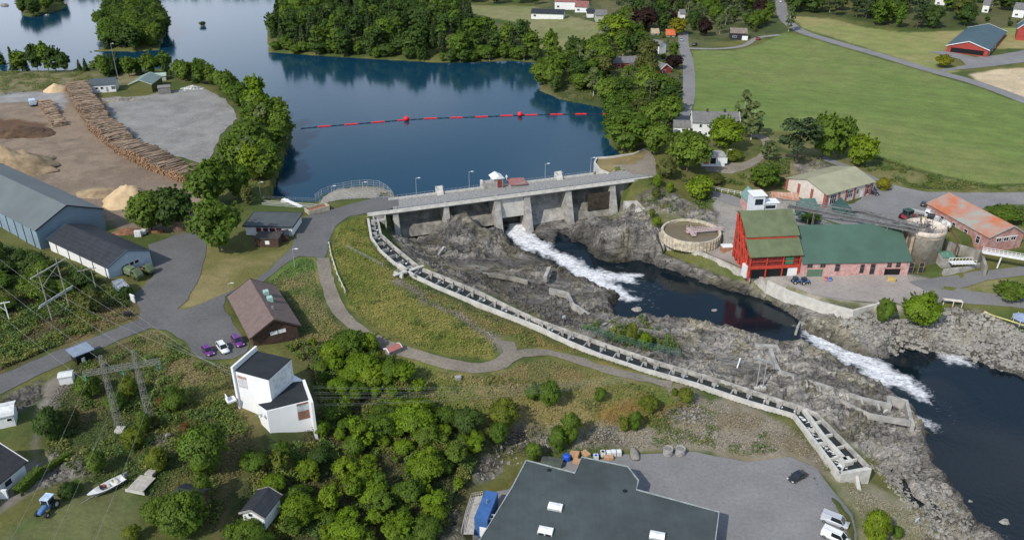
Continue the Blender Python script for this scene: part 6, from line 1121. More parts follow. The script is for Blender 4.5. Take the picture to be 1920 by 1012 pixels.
for a in [
 (8,134,88,26,'spruce','dark','dark conifer at the left picture edge beside the lake'), (42,134,90,30,'oval','green','mid green tree second from the left edge by the lake'), (28,134,84,18,'spruce','dark','slender dark conifer between two trees at the left lake shore'),
 (50,134,97,14,'spruce','pine','small conifer right of the leftmost lakeside trees'), (72,135,78,36,'round','dark','broad dark tree in the lakeside clump left of the sawdust pile'), (92,135,74,34,'oval','green','tall green tree in the middle of the left lakeside clump'), (106,135,82,30,'oval','dark','dark tree in the left lakeside clump beside the tallest one'), (122,135,95,26,'round','dark','rounded tree at the right end of the lakeside clump'),
 (150,133,110,12,'spruce','pine','small conifer on the spit left of the yard house'), (162,133,108,14,'spruce','dark','pointed conifer on the spit beside a smaller one'), (176,133,113,14,'oval','green','little green tree on the spit nearest the shed belt'),
 (413,472,362,92,'round','green','large leafy tree standing alone beside the white office'), (285,432,356,76,'round','green','left tree of the clump beside the asphalt lot'), (330,430,345,80,'round','dark','right tree of the clump beside the asphalt lot with dark foliage'), (400,385,292,78,'round','green','tall tree between log pile end and the office'), (448,372,300,50,'round','green','tree behind the office at the gravel yard corner'),
 (445,320,252,44,'oval','green','green tree above the gravel yard corner'), (472,300,222,60,'round','green','large tree on the left shore near the gravel yard edge'), (465,385,345,24,'oval','olive','small olive tree beside the lamp behind the office'),
 (1172,284,200,84,'round','green','big round tree at the water right of the floating boom'), (1228,290,222,56,'round','green','rounded light green tree next to the big waterside tree'), (1288,322,240,86,'round','green','large tree beside the double garage'), (1357,282,214,66,'round','bright','vivid bright green tree in front of the white house'),
 (1392,240,163,34,'birch','birch','tall airy birch right of the white house'), (1408,262,186,44,'birch','birch','leaning pale birch just behind the vivid green tree'), (1310,372,322,56,'bush','bright','bright green tree on the slope above the round basin'), (1250,335,290,40,'bush','olive','olive bushy tree beside the gravel apron'),
 (1433,355,305,60,'round','green','round green tree between driveway and cream workshop'), (1440,300,262,40,'birch','birch','pale leaning tree by the driveway bend'), (1492,306,216,72,'pine','pine','large pine above the cream workshop'), (1540,300,204,56,'round','green','tall green tree right of the large pine'), (1572,296,212,52,'round','green','green tree in the middle of the field edge clump'), (1612,314,246,54,'round','bright','bright round tree at the right end of the field edge clump'),
 (1270,66,30,32,'round','yellow','yellow-leaved round tree at the head of the lane'), (1205,60,8,52,'round','copper','dark copper beech above the lane'), (1262,130,101,32,'round','copper','dark purple-leaved tree by the red cottage'), (1263,198,178,24,'open','rust','small brown dying tree beside the lane'),
 (1415,60,40,10,'spruce','olive','narrow yellowish cypress right of the black house'), (1768,126,101,30,'round','yellow','yellow-green bushy tree in front of the red barn'), (1150,80,22,56,'round','bright','light green tree right of the far hamlet'), (1030,112,52,34,'oval','green','tall tree on the shore left of the red house'), (1080,118,66,44,'round','dark','dark round tree near the lake corner'),
 (1478,60,5,20,'birch','birch','pale tree beside the far road bend'),
 ]: tpx(*a)
BU = 'bushes in the photo'
for a in [
 (1655,604,556,36,'green','mid green bush on the rubble below the courtyard wall end'), (1722,612,545,74,'bright','large bright green bush on the boulder bank'), (1655,356,332,30,'yellow','yellow-green round bush behind the black car'),
 (1045,842,798,40,'green','left one of two joined dark green bushes above the pallets'), (1068,832,770,44,'green','taller right one of two joined dark green bushes above the pallets'), (1000,862,828,34,'green','green bush at the left of the blue covered pallet'), (1190,806,768,28,'green','dark green bush on the slope above the white totes'), (1170,808,780,24,'lime','yellow-green bush left of the bush above the totes'),
 (935,830,790,40,'green','rounded bush at the right edge of the thicket'), (945,800,748,64,'lime','yellow-green bush on the slope under the wires'), (1030,762,712,46,'green','big green bush under the wires left of two small ones'), (1000,750,716,34,'green','small green bush beside the big one under the wires'), (1124,752,724,24,'green','lone small green bush on the slope under the wires'),
 (1264,742,726,14,'lime','tiny lime bush at the end of the trail'), (1285,756,726,32,'lime','lime green bush at the end of the trail'), (1215,770,742,40,'lime','spreading yellow-green bush among orange grass'), (1635,1020,955,52,'bright','bright green bush beside the parked silver van'), (1680,1010,985,22,'green','small bush on the river bank near the white sign'), (1185,645,600,26,'lime','upright light green bush by the green fence'),
 (100,822,762,56,'dark','dense dark green conical shrub by the driveway'), (1160,640,622,24,'lime','low light green bush left of the upright one at the fence'), (1208,648,622,30,'bright','bright bush right of the upright one at the fence'), (390,880,795,98,'green','large round green tree-like shrub left of the white tower'), (185,886,845,40,'green','green shrub above the white motorboat'), (130,930,905,36,'dark','clipped dark hedge piece above the lawn'),
 (275,812,768,28,'green','small shrub at the foot of the right lattice mast'), (255,840,800,46,'lime','yellow-green shrub between the mast feet and the lawn'), (300,880,838,44,'lime','lime shrub beside the wooden trailer'), (130,800,765,50,'olive','olive shrub right of the dense dark shrub'), (220,770,735,46,'green','green shrub at the foot of the left lattice mast'), (170,745,700,50,'green','leafy shrub beside the white box shed'), (245,745,705,40,'lime','pale shrub under the lattice mast crossarm'),
 (330,770,725,50,'green','shaded green shrub right of the lattice masts'), (305,760,740,20,'rust','rust coloured shrub near the right mast'), (290,800,778,26,'olive','olive shrub beside the pale rocks'), (350,808,790,20,'rust','orange-brown bush above the large round shrub'), (350,1000,925,100,'green','large dark leafy shrub at the bottom left of the thicket'), (300,980,935,60,'green','green shrub at the right edge of the lawn'), (385,940,885,36,'green','upright light shrub beside the hidden black roof'), (250,1010,985,36,'lime','small yellow-green bush on the bottom edge of the lawn'),
 (1515,412,392,20,'green','small bush on the wall behind the mill hall'), (1518,420,395,34,'green','bright bush between the red tower and rear annex'), (1255,362,340,16,'bright','small upright bush on the rock beside the dam end'), (1232,352,325,18,'bright','pointed light green bush at the dam abutment'), (1222,408,390,14,'lime','small lime bush above the basin path'), (1230,425,405,18,'bright','climbing green bush at the basin rim'), (1385,462,440,12,'green','low bush between basin and red tower'),
 (1370,300,278,44,'lime','spreading light shrub beside the driveway'), (1890,560,528,60,'green','low green shrub on the grass wedge right of the courtyard'), (1880,415,385,70,'green','dark shrubs at the right edge behind the warehouse'), (1230,375,350,20,'olive','olive shrub on the dam abutment rock'), (1340,345,325,40,'olive','low shrub on the bank under the garage'), (1290,1060,1030,20,'green','x'),
 ]:
    if a[5] == 'x': continue
    u, vb, vt, wpx, lm, lab = a; tpx(u, vb, vt, wpx, 'bush', lm, lab, None, 'bush', None, True, 'bush', True)
# hedges in the garden
def hedge(pts, w_, h, label):
    P = resample(Gs(pts), .5); n_ = int(len(P)*260*h/2); rs = np.random.RandomState(len(P)); k = rs.randint(0, len(P), n_); c = np.array([tuple(p) for p in P])[k]; f = rs.uniform(-1, 1, n_); g = rs.uniform(0, 1, n_); side = rs.rand(n_) < .5
    o0 = np.array(tuple(P[0])); d = np.array(tuple((P[-1]-P[0]).normalized())); q = np.array([-d[1], d[0], 0])
    X = c+d*rs.uniform(-.3, .3, (n_, 1))+q*(np.where(side, np.sign(f)*w_/2, f*w_/2))[:, None]; X[:, 2] += np.where(side, g*h, h)+rs.normal(size=n_)*.06
    Nn = np.where(side[:, None], q*np.sign(f)[:, None], np.array([[0, 0, 1.]]))+rs.normal(size=(n_, 3))*.4; t = rs.uniform(.7, 1.2, n_); me = leaves_mesh('hedge', X-o0, Nn, np.full(n_, .16), np.stack([t, t, t], 1), LM['green']); o = bpy.data.objects.new('hedge', me); C.objects.link(o); o.location = o0; tag(o, label, 'hedge')
hedge([(36,928),(75,890)], 1.4, 1.6, 'long clipped hedge running along the bungalow drive'); hedge([(120,935),(150,915)], 1.6, 1.5, 'short clipped hedge between tractor and motorboat'); hedge([(75,890),(130,855)], .9, .9, 'low hedge round the rockery above the tractor')
# ---- uncountable growth
def stuff_leaves(name, P, n_, col_f, size, hgt, seed, clump=0, lean=.4, kmin=None):
    rs = np.random.RandomState(seed); a = np.array(P); lo = a.min(0); hi_ = a.max(0); X = rs.uniform(lo, hi_, (int(n_), 2)); k = inpoly(X[:, 0], X[:, 1], P)
    X = X[k]
    if clump: nz = fbm(X[:, 0]*clump, X[:, 1]*clump, seed, 3); X = X[nz > (kmin or .5)]
    f = flatmask(X[:, 0], X[:, 1]); X = X[f < .3]; z = H(X[:, 0], X[:, 1]); n_ = len(X); nz = fbm(X[:, 0]*.5, X[:, 1]*.5, seed+4, 3); hh = hgt*(rs.rand(n_))*(nz*1.6)
    Pn = np.c_[X, z+hh]; Nn = np.c_[rs.normal(size=(n_, 2))*lean, np.ones(n_)]; c = col_f(X[:, 0], X[:, 1])*rs.uniform(.75, 1.2, (n_, 1)); return Pn, Nn, np.full(n_, size), c
def gcol(x, y): return ground_colour(x, y, rockmask(x, y)*0)*1.25
tuft_m = leaf_mat('grass blades', (1, 1, 1), (1, 1, 1), .15)
MEADOW = [(gp([(622,425),(655,405),(690,402),(735,490),(800,540),(900,585),(1000,625),(1100,665),(1240,715),(1310,745),(1490,800),(1570,890),(1400,866),(1300,848),(1180,848),(1060,850),(940,860),(880,800),(760,730),(640,640),(600,560),(600,500)]), 60000, .2, .42),
 (gp([(180,640),(250,630),(300,617),(350,650),(380,680),(440,690),(440,760),(480,830),(450,900),(400,1000),(300,960),(270,920),(150,900),(90,840),(80,780),(120,700)]), 26000, .17, .4),
 (gp([(-60,470),(60,470),(240,550),(262,595),(170,630),(60,675),(-60,720)]), 22000, .19, .5),
 (gp([(500,525),(560,480),(600,490),(606,560),(650,640),(720,690),(860,760),(900,850),(860,960),(830,1040),(430,1040),(460,900),(560,830),(600,760),(560,650),(520,540)]), 40000, .19, .5),
 (gp([(1580,900),(1640,930),(1720,960),(1780,1040),(1620,1060),(1610,960)]), 6000, .15, .35)]
L_ = [stuff_leaves('t', P, n_*2, gcol, s_, h_, 30+i) for i, (P, n_, s_, h_) in enumerate(MEADOW)]
me = leaves_mesh('grass', *[np.concatenate([l[k] for l in L_]) for k in range(4)], tuft_m, 5); o = bpy.data.objects.new('grass', me); C.objects.link(o); tag(o, kind='stuff', cat='grass', label='tall mixed grass growing over the slopes and meadows')
def scrubcol(x, y):
    f = fbm(x*.3, y*.3, 64, 2)[:, None]; return np.where(f > .62, np.array((.17, .18, .04)), np.where(f > .42, np.array((.12, .17, .03)), np.array((.085, .135, .028))))
SCR = [(MEADOW[0][0], 90000, .68), (MEADOW[1][0], 50000, .6), (MEADOW[2][0], 90000, .42), (RAV, 130000, .44), (gp([(1090,612),(1200,600),(1240,630),(1280,665),(1200,655),(1110,635)]), 9000, .45),
  (gp([(1200,340),(1240,330),(1330,340),(1400,350),(1480,350),(1480,300),(1540,297),(1440,300),(1370,330),(1330,395),(1260,400),(1200,380)]), 40000, .47), (gp([(1640,292),(1740,327),(1850,348),(1980,352),(1980,360),(1740,358),(1660,340),(1600,312)]), 24000, .48), (gp([(450,180),(545,235),(545,270),(500,370),(460,380),(400,340),(440,260)]), 30000, .45), (gp([(1010,165),(1140,205),(1150,280),(1230,290),(1280,230),(1270,100),(1060,100)]), 60000, .5), (gp([(0,130),(150,132),(180,150),(0,180)]), 15000, .5), (gp([(1850,388),(1980,380),(1980,470),(1920,440)]), 8000, .45)]
L_ = [stuff_leaves('s', P, n_*1.7, scrubcol, .3, 1.3, 50+i, .22, .6, k) for i, (P, n_, k) in enumerate(SCR)]
me = leaves_mesh('undergrowth', *[np.concatenate([l[k] for l in L_])*(.66 if k == 2 else 1) for k in range(4)], tuft_m, 6); o = bpy.data.objects.new('undergrowth', me); C.objects.link(o); tag(o, kind='stuff', cat='undergrowth', label='low leafy scrub spreading in patches over slopes and banks')
# far woods beyond the upper edge
def farwood(P, step, h, name, label, seed):
    rs = np.random.RandomState(seed); a = np.array(P); X = rs.uniform(a.min(0), a.max(0), (int((a[:, 0].max()-a[:, 0].min())*(a[:, 1].max()-a[:, 1].min())/step**2), 2)); X = X[inpoly(X[:, 0], X[:, 1], P)]; z = np.maximum(H(X[:, 0], X[:, 1]), 1); Q = []; Nn = []; T = []
    for k in range(40):
        d = unit(rs, len(X)); d[:, 2] = np.abs(d[:, 2]); Q.append(np.c_[X, z+h*.45]+d*np.array([step*.6, step*.6, h*.5])); Nn.append(d+rs.normal(size=d.shape)*.4); t = .8+.4*_h(np.floor(X[:, 0]), np.floor(X[:, 1]), 3); T.append(np.stack([t, t, t], 1)*rs.uniform(.8, 1.2, (len(X), 1)))
    Q = np.concatenate(Q); me = leaves_mesh(name, Q, np.concatenate(Nn), np.full(len(Q), 1.3), np.concatenate(T), LM['dark'], seed); o = bpy.data.objects.new(name, me); C.objects.link(o); tag(o, kind='stuff', cat='wood', label=label)
farwood([(-420, 735), (-200, 735), (-190, 760), (-60, 700), (-40, 760), (-420, 900)], 9, 14, 'far_wood', 'distant wood on the far side of the upper lake', 3)
farwood([(-30, 660), (520, 660), (640, 760), (560, 820), (-30, 820)], 10, 14, 'far_wood', 'distant wood along the top behind fields and houses', 4)
# boulders and rubble on the river bank
def rubble(P, n_, smin, smax, name, label, seed, m):
    rs = np.random.RandomState(seed); a = np.array(P); X = rs.uniform(a.min(0), a.max(0), (n_, 2)); X = X[inpoly(X[:, 0], X[:, 1], P)]; z = H(X[:, 0], X[:, 1]); V = []; F = []
    base_v = np.array([(1, 0, 0), (.3, .95, 0), (-.8, .6, 0), (-.8, -.6, 0), (.3, -.95, 0), (.55, .4, .8), (-.45, .45, .9), (-.35, -.55, .8), (.5, -.4, .75)]); bf = [(0, 1, 5), (1, 6, 5), (1, 2, 6), (2, 3, 7, 6), (3, 4, 8, 7), (4, 0, 5, 8), (5, 6, 7, 8)]
    for i, (p, zz) in enumerate(zip(X, z)):
        s_ = smin+(smax-smin)*rs.rand()**3; r = rs.uniform(0, 6.28); c_, n1 = math.cos(r), math.sin(r); q = base_v*rs.uniform(.75, 1.2, (9, 3))*np.array([s_, s_*rs.uniform(.6, 1), s_*rs.uniform(.5, .9)]); q = np.c_[q[:, 0]*c_-q[:, 1]*n1, q[:, 0]*n1+q[:, 1]*c_, q[:, 2]-.1*s_]+np.array([p[0], p[1], zz])
        V.append(q); F += [tuple(9*i+k for k in f) for f in bf]
    if not V: return
    o = link_mesh(name, np.concatenate(V), F, m); tag(o, kind='stuff', cat='boulders', label=label)
rkm = ground_mat('boulder stone', .5, (.26, .245, .215), .35); rkd = ground_mat('dark stone', .5, (.15, .14, .125), .35)
rubble(gp([(1560,585),(1640,600),(1690,600),(1790,578),(1850,592),(1940,625),(1960,705),(1880,688),(1810,662),(1700,655),(1640,640),(1580,615)]), 5200, .25, 1.1, 'rubble', 'loose grey boulders covering the right river bank', 1, rkm)
rubble(gp([(1600,800),(1700,850),(1760,920),(1840,1000),(1850,1040),(1760,1060),(1700,950),(1620,860)]), 2600, .15, .6, 'rubble', 'small loose stones on the lower left river bank', 2, rkm)
rubble(gp([(800,520),(1000,540),(1200,600),(1450,680),(1560,730),(1480,750),(1300,690),(1100,628),(900,560)]), 1800, .15, .7, 'rubble', 'scattered loose stones on the rock beside the fish ladder', 3, rkd)
rubble(gp([(1265,775),(1330,770),(1350,800),(1340,830),(1290,815)]), 500, .12, .5, 'rubble', 'pale stone heap above the car park', 4, rkm)
rubble(gp([(90,850),(150,862),(160,885),(95,905)])+[], 300, .1, .4, 'rubble', 'stones of the garden rockery above the tractor', 5, rkm)
rubble(gp([(285,835),(325,815),(330,835),(290,845)]), 150, .15, .6, 'rubble', 'pale rocks between the lattice mast and the big shrub', 6, rkm)
rubble(gp([(960,800),(1010,790),(1040,840),(900,900),(880,880)]), 500, .12, .5, 'rubble', 'pale stones on the slope left of the flat-roofed building', 7, rkm)
# ------------------------------------------------------------------ timber yard
def perp_stack(name, pts, L_log, layers, pitch, seed, n_single, label1, group1, label2):
    P = resample([P3(*p) for p in pts], pitch); P = [Vector((p.x, p.y, 0)) for p in P]; rs = random.Random(seed); mb = MB(); cols = (mat('log bark', (.27, .19, .13), .9, .35, .8, rnd=.3), mat('log ends', (.48, .27, .14), .85, .25, 2), mat('peeled log', (.36, .28, .20), .85, .2, 1, rnd=.2)); single = []
    for i in range(len(P)-1):
        t = (P[min(i+2, len(P)-1)]-P[max(i-2, 0)]).normalized(); q = Vector((-t.y, t.x, 0)); z0 = hz1(P[i].x, P[i].y); H_ = layers-2.5+2.5*math.sin(i*.07)+1.2*math.sin(i*.31)
        for k in range(int(H_)):
            c = P[i]+t*rs.uniform(-.12, .12)+q*rs.uniform(-.45, .45); r = pitch*rs.uniform(.36, .52); l = L_log*rs.uniform(.9, 1.05); ang = rs.uniform(-.05, .05)+(rs.uniform(-.35, .35) if k >= H_-2 else 0)
            d = (q*math.cos(ang)+t*math.sin(ang))*l/2; z = z0+.2+k*pitch*.86+rs.uniform(-.06, .06); a = c-d+Vector((0, 0, z)); b = c+d+Vector((0, 0, z+rs.uniform(-.15, .15)))
            single.append((i, a, b, r, 2 if rs.random() < .22 else 0, k >= int(H_)-3))
    near = sorted([s for s in single if s[5]], key=lambda s: s[1].y)[:n_single]; ids = set(id(s) for s in near)
    for s in single:
        if id(s) in ids: continue
        mb.cur = s[4]; n0 = len(mb.f); mb.tube(s[1], s[2], s[3], 6, s[3]*.85); mb.m[-1] = 1; mb.m[-2] = 1
    o = mb.build(name, cols); tag(o, kind='stuff', cat='logs', label=label2)
    protos = []
    for v in range(6):
        m2 = MB(); m2.cur = 2 if v == 0 else 0; m2.tube((-.5, 0, 0), (.5, 0, 0), 1, 7, .85); m2.m[-1] = 1; m2.m[-2] = 1; me = bpy.data.meshes.new('log'); me.from_pydata(m2.v, [], m2.f)
        for c_ in cols: me.materials.append(c_)
        me.polygons.foreach_set('material_index', m2.m); protos.append(me)
    for s in near:
        o = bpy.data.objects.new('log', protos[0 if s[4] else rs.randrange(1, 6)]); C.objects.link(o); d = s[2]-s[1]; o.location = (s[1]+s[2])/2; o.rotation_euler = d.to_track_quat('X', 'Z').to_euler(); o.scale = (d.length, s[3], s[3]); tag(o, label1, 'log', group1)
perp_stack('log_pile', [(146,168,3),(162,198,3),(190,240,3),(232,276,3),(280,303,3),(330,324,3),(370,338,3)], 9.0, 13, .42, 2, 260, 'cut log near the lower end of the long timber stack', 'logs at the near end of the long stack', 'long stack of cut logs between dirt yard and gravel yard')
perp_stack('log_pile', [(84,196,3),(98,214,3),(112,238,3)], 5.0, 8, .42, 5, 0, '', '', 'short stack of pale logs beside the blue truck')
def mound(name, label, cat, u, v, rx, ry, h, m, seed, rz=0, sharp=1.2):
    c = GH(u, v); rs = random.Random(seed); V = [(0, 0, h)]; F = []; nr, na = 14, 36
    for i in range(1, nr+1):
        for j in range(na):
            a = 2*math.pi*j/na; f = i/nr; x, y = math.cos(a)*f*rx, math.sin(a)*f*ry; e = 1+.25*(float(fbm(np.array([x*.25+seed*7]), np.array([y*.25]), seed, 2)[0])-.5)*2*f
            zz = h*max(0, 1-f)**(1/sharp)*(1+.5*(float(fbm(np.array([x*.35+seed]), np.array([y*.35]), seed+1, 3)[0])-.5))-.25*(i == nr); V.append((x*e, y*e, zz))
    F += [(0, 1+j, 1+(j+1) % na) for j in range(na)]
    for i in range(nr-1):
        for j in range(na): F.append((1+i*na+j, 1+(i+1)*na+j, 1+(i+1)*na+(j+1) % na, 1+i*na+(j+1) % na))
    o = link_mesh(name, V, F, m, None, True); o.location = c; o.rotation_euler = (0, 0, rz); tag(o, label, cat)
saw = mat('sawdust', (.52, .38, .22), .95, .15, .25, .3, 2); sawd = mat('damp sawdust', (.33, .24, .14), .95, .25, .25, .4, 2); barkm = mat('bark mulch', (.10, .06, .035), .95, .3, .4, .5, 2)
mound('sawdust_pile', 'small pale orange sawdust cone beside the far end of the log stack', 'sawdust pile', 105, 170, 6, 5, 3.2, saw, 1)
mound('sawdust_pile', 'large tan sawdust heap at the left edge behind the big hall', 'sawdust pile', 14, 318, 17, 11, 8.5, sawd, 2, .2); mound('sawdust_pile', 'second tan sawdust heap just right of the large one at the left edge', 'sawdust pile', 52, 305, 9, 6, 4, sawd, 6, .4)
mound('bark_pile', 'dark brown bark heap behind the sawdust at the left edge', 'bark pile', 35, 250, 15, 8, 3, barkm, 3); mound('sawdust_pile', 'pale steep sawdust heap between log stack and tree clump', 'sawdust pile', 243, 378, 8.5, 7, 6, saw, 4, .3); mound('sawdust_pile', 'low flattened sawdust heap left of the pale steep one', 'sawdust pile', 185, 362, 8, 5, 1.6, sawd, 5)
mound('brush_heap', 'reddish brown brush heap beside the white tanks at the lot', 'brush heap', 238, 436, 4.5, 2.5, 1.6, mat('rusty brush', (.22, .11, .06), .95, .3, 1.2, .6, 3), 7, .3); mound('scrap_heap', 'grey heap of rubble behind the yard edge sheds', 'rubble heap', 225, 188, 14, 2.5, 1.8, mat('grey rubble', (.22, .2, .17), .95, .35, .6, .8, 2), 8, .1)
mound('scrap_heap', 'pile of pale scrap at the end of the gravel yard', 'scrap heap', 362, 166, 6, 2.5, 1.4, mat('pale scrap', (.4, .4, .38), .9, .5, .8, 1, 2), 9)
o = link_mesh('puddle', [tuple(P3(u, v, 3.62)) for u, v in ((66,310),(76,296),(92,290),(104,292),(92,300),(80,312))], [(0, 1, 2, 3, 4, 5)], water_mat('puddle water', (.03, .035, .04), False, .05, .01, 1)); tag(o, kind='structure')
# ------------------------------------------------------------------ vehicles
tyre = blk; rimm = mat('wheel rim', (.35, .35, .36), .4, .05, metal=.7); lampw = mat('headlight lens', (.7, .7, .68), .2); lampr = mat('tail lamp', (.35, .02, .02), .3); gl = mat('car glass', (.012, .016, .02), .06, .1, 1, spec=.9)
def paint(n_, c): m = mat(n_, c, .28, .03, .6, spec=.6); m.node_tree.nodes['Principled BSDF'].inputs['Coat Weight'].default_value = .4; return m
def ring(x, w, z0, z1, r=.16, tw=1.0):
    """rounded section across the car at station x"""
    h = w/2; t = h*tw; return [(x, -h+r, z0), (x, h-r, z0), (x, h, z0+r), (x, h, (z0+z1)*.5), (x, t-.03, z1-r), (x, t-r, z1), (x, -t+r, z1), (x, -t+.03, z1-r), (x, -h, (z0+z1)*.5), (x, -h, z0+r)]
def loft(mb, rings):
    n = len(rings[0]); V = [p for r in rings for p in r]; return mb.add(V, [tuple(range(n))]+[(k*n+i, (k+1)*n+i, (k+1)*n+(i+1) % n, k*n+(i+1) % n) for k in range(len(rings)-1) for i in range(n)]+[tuple(range((len(rings)-1)*n, len(rings)*n))[::-1]])
def car(name, label, p, head, m, kind='sedan', cat='car', group=None):
    """+x is the nose; p the ground point under the middle"""
    t = empty(name, p, head, label, cat, group); L_, W, Hh, zb = {'sedan': (4.5, 1.8, 1.42, .88), 'suv': (4.5, 1.85, 1.72, 1.0), 'van': (5.1, 1.95, 1.98, 1.1), 'hatch': (4.1, 1.75, 1.5, .9)}[kind]; a = -L_/2; b = L_/2; mb = MB()
    hood = .62 if kind != 'van' else .55
    R_ = [ring(a, W*.82, .35, zb*.92), ring(a+.18, W*.95, .22, zb, tw=.93), ring(a+.9, W, .2, zb+.02, tw=.94), ring(0, W, .2, zb, tw=.94), ring(b-1.3, W, .2, zb-.02, tw=.94), ring(b-.5, W*.97, .22, zb*.86, tw=.92), ring(b-.12, W*.86, .28, zb*.74, tw=.9), ring(b, W*.7, .36, zb*.62)]
    loft(mb, R_); mb.build('body', m, t, True)
    g = {'sedan': (a+.55, a+1.35, b-2.1, b-1.25), 'suv': (a+.12, a+.4, b-1.95, b-1.15), 'van': (a+.1, a+.25, b-1.55, b-.75), 'hatch': (a+.15, a+.6, b-1.9, b-1.15)}[kind]; w0, w1 = W*.9/2, W*.74/2; zz = zb-.04
    mb = MB(); mb.add([(g[0], -w0, zz), (g[3], -w0, zz), (g[3], w0, zz), (g[0], w0, zz), (g[1], -w1, Hh-.05), (g[2], -w1, Hh-.05), (g[2], w1, Hh-.05), (g[1], w1, Hh-.05)], [(3, 2, 1, 0), (4, 5, 6, 7), (0, 1, 5, 4), (1, 2, 6, 5), (2, 3, 7, 6), (3, 0, 4, 7)]); mb.build('windows', gl, t)
    mb = MB(); V = [(g[1]-.05, -w1-.02, Hh-.06), (g[2]+.05, -w1-.02, Hh-.06), (g[2]+.05, w1+.02, Hh-.06), (g[1]-.05, w1+.02, Hh-.06), (g[1]+.1, -w1+.1, Hh), (g[2]-.1, -w1+.1, Hh), (g[2]-.1, w1-.1, Hh), (g[1]+.1, w1-.1, Hh)]
    mb.add(V, [(3, 2, 1, 0), (4, 5, 6, 7), (0, 1, 5, 4), (1, 2, 6, 5), (2, 3, 7, 6), (3, 0, 4, 7)])
    for s_ in (-1, 1):
        mb.beam((g[0]+.02, s_*w0*1.01, zz+.02), (g[1], s_*w1*1.02, Hh-.03), .08, .07); mb.beam((g[3], s_*w0*1.01, zz+.02), (g[2], s_*w1*1.02, Hh-.03), .07, .06); xm = (g[1]+g[2])/2; mb.beam((xm, s_*w0*1.01, zz), (xm, s_*w1*1.02, Hh-.03), .09, .05)
        if kind == 'van': mb.add([(g[0], s_*w0*1.015, zz), (xm, s_*w0*1.015, zz), (xm, s_*w1*1.03, Hh-.05), (g[1], s_*w1*1.03, Hh-.05)], [(0, 1, 2, 3)])
    mb.build('roof', m, t)
    if kind in ('suv', 'van'):
        for s_ in (-1, 1): mb = MB(); mb.beam((g[1]+.2, s_*w1*.85, Hh+.06), (g[2]-.3, s_*w1*.85, Hh+.06), .05, .06); mb.build('roof_rail', steel, t)
    for x in (a+.85, b-.95):
        for s_ in (-1, 1):
            mb = MB(); mb.tube((x, s_*(W/2-.2), .33), (x, s_*(W/2+.01), .33), .34, 16); wh_ = mb.build('wheel', tyre, t); mb = MB(); mb.tube((x, s_*(W/2), .33), (x, s_*(W/2+.025), .33), .2, 10); mb.build('rim', rimm, wh_)
    for s_ in (-1, 1):
        mb = MB(); mb.box((b-.13, s_*W*.34, zb*.66), (.22, .36, .16)); mb.build('headlight', lampw, t); mb = MB(); mb.box((a+.06, s_*W*.4, zb*.82), (.14, .22, .22)); mb.build('tail_light', lampr, t); mb = MB(); mb.box((g[3]-.35, s_*(W/2+.08), zb+.06), (.12, .2, .14)); mb.build('wing_mirror', m, t)
    return t
def park(name, label, u0, v0, u1, v1, m, kind='sedan', cat='car', group=None, z=None):
    """from tail pixel to nose pixel"""
    a, b = GH(u0, v0), GH(u1, v1); c = (a+b)/2; c.z = hz1(c.x, c.y)+.1 if z is None else z; return car(name, label, c, math.atan2(b.y-a.y, b.x-a.x), m, kind, cat, group)
pur = paint('purple paint', (.13, .02, .17)); wp = paint('white car paint', (.72, .72, .70)); bp_ = paint('black car paint', (.012, .014, .014)); sil = paint('silver paint', (.42, .44, .47)); dkp = paint('dark red paint', (.09, .03, .04))
park('parked_car', 'purple car leftmost of three parked by the brown lodge', 384, 654, 398, 670, pur, 'hatch'); park('parked_car', 'white estate car between two purple cars', 410, 646, 428, 668, wp, 'suv'); park('parked_car', 'purple car parked closest to the brown lodge wall', 438, 634, 455, 655, pur, 'suv')
park('parked_car', 'black car alone on the lower car park', 1508, 890, 1480, 905, bp_, 'sedan'); park('parked_van', 'silver van parked at the right edge of the lower car park', 1541, 972, 1587, 990, sil, 'van', 'van'); park('parked_van', 'white van parked below the silver van', 1541, 1000, 1589, 1022, wp, 'van', 'van')
park('parked_car', 'dark car cut off by the bottom edge below the white van', 1530, 1024, 1572, 1040, dkp, 'sedan')
park('parked_car', 'black car parked at the end of the cream workshop', 1629, 362, 1642, 366, bp_, 'sedan'); park('parked_car', 'black car half hidden by the corner of the brick warehouse', 1728, 390, 1737, 381, bp_, 'hatch'); park('parked_van', 'tiny white van driving on the far road at the top', 1463, 12, 1464, -3, wp, 'van', 'van'); park('parked_car', 'tiny grey car at the head of the lane under the yellow tree', 1274, 74, 1280, 80, sil, 'hatch'); park('parked_car', 'small dark car on the side lane near the black house', 1300, 88, 1306, 84, bp_, 'suv')
park('parked_car', 'small red car outside the black timber house', 1418, 76, 1426, 74, paint('red car paint', (.3,.03,.03)), 'hatch')
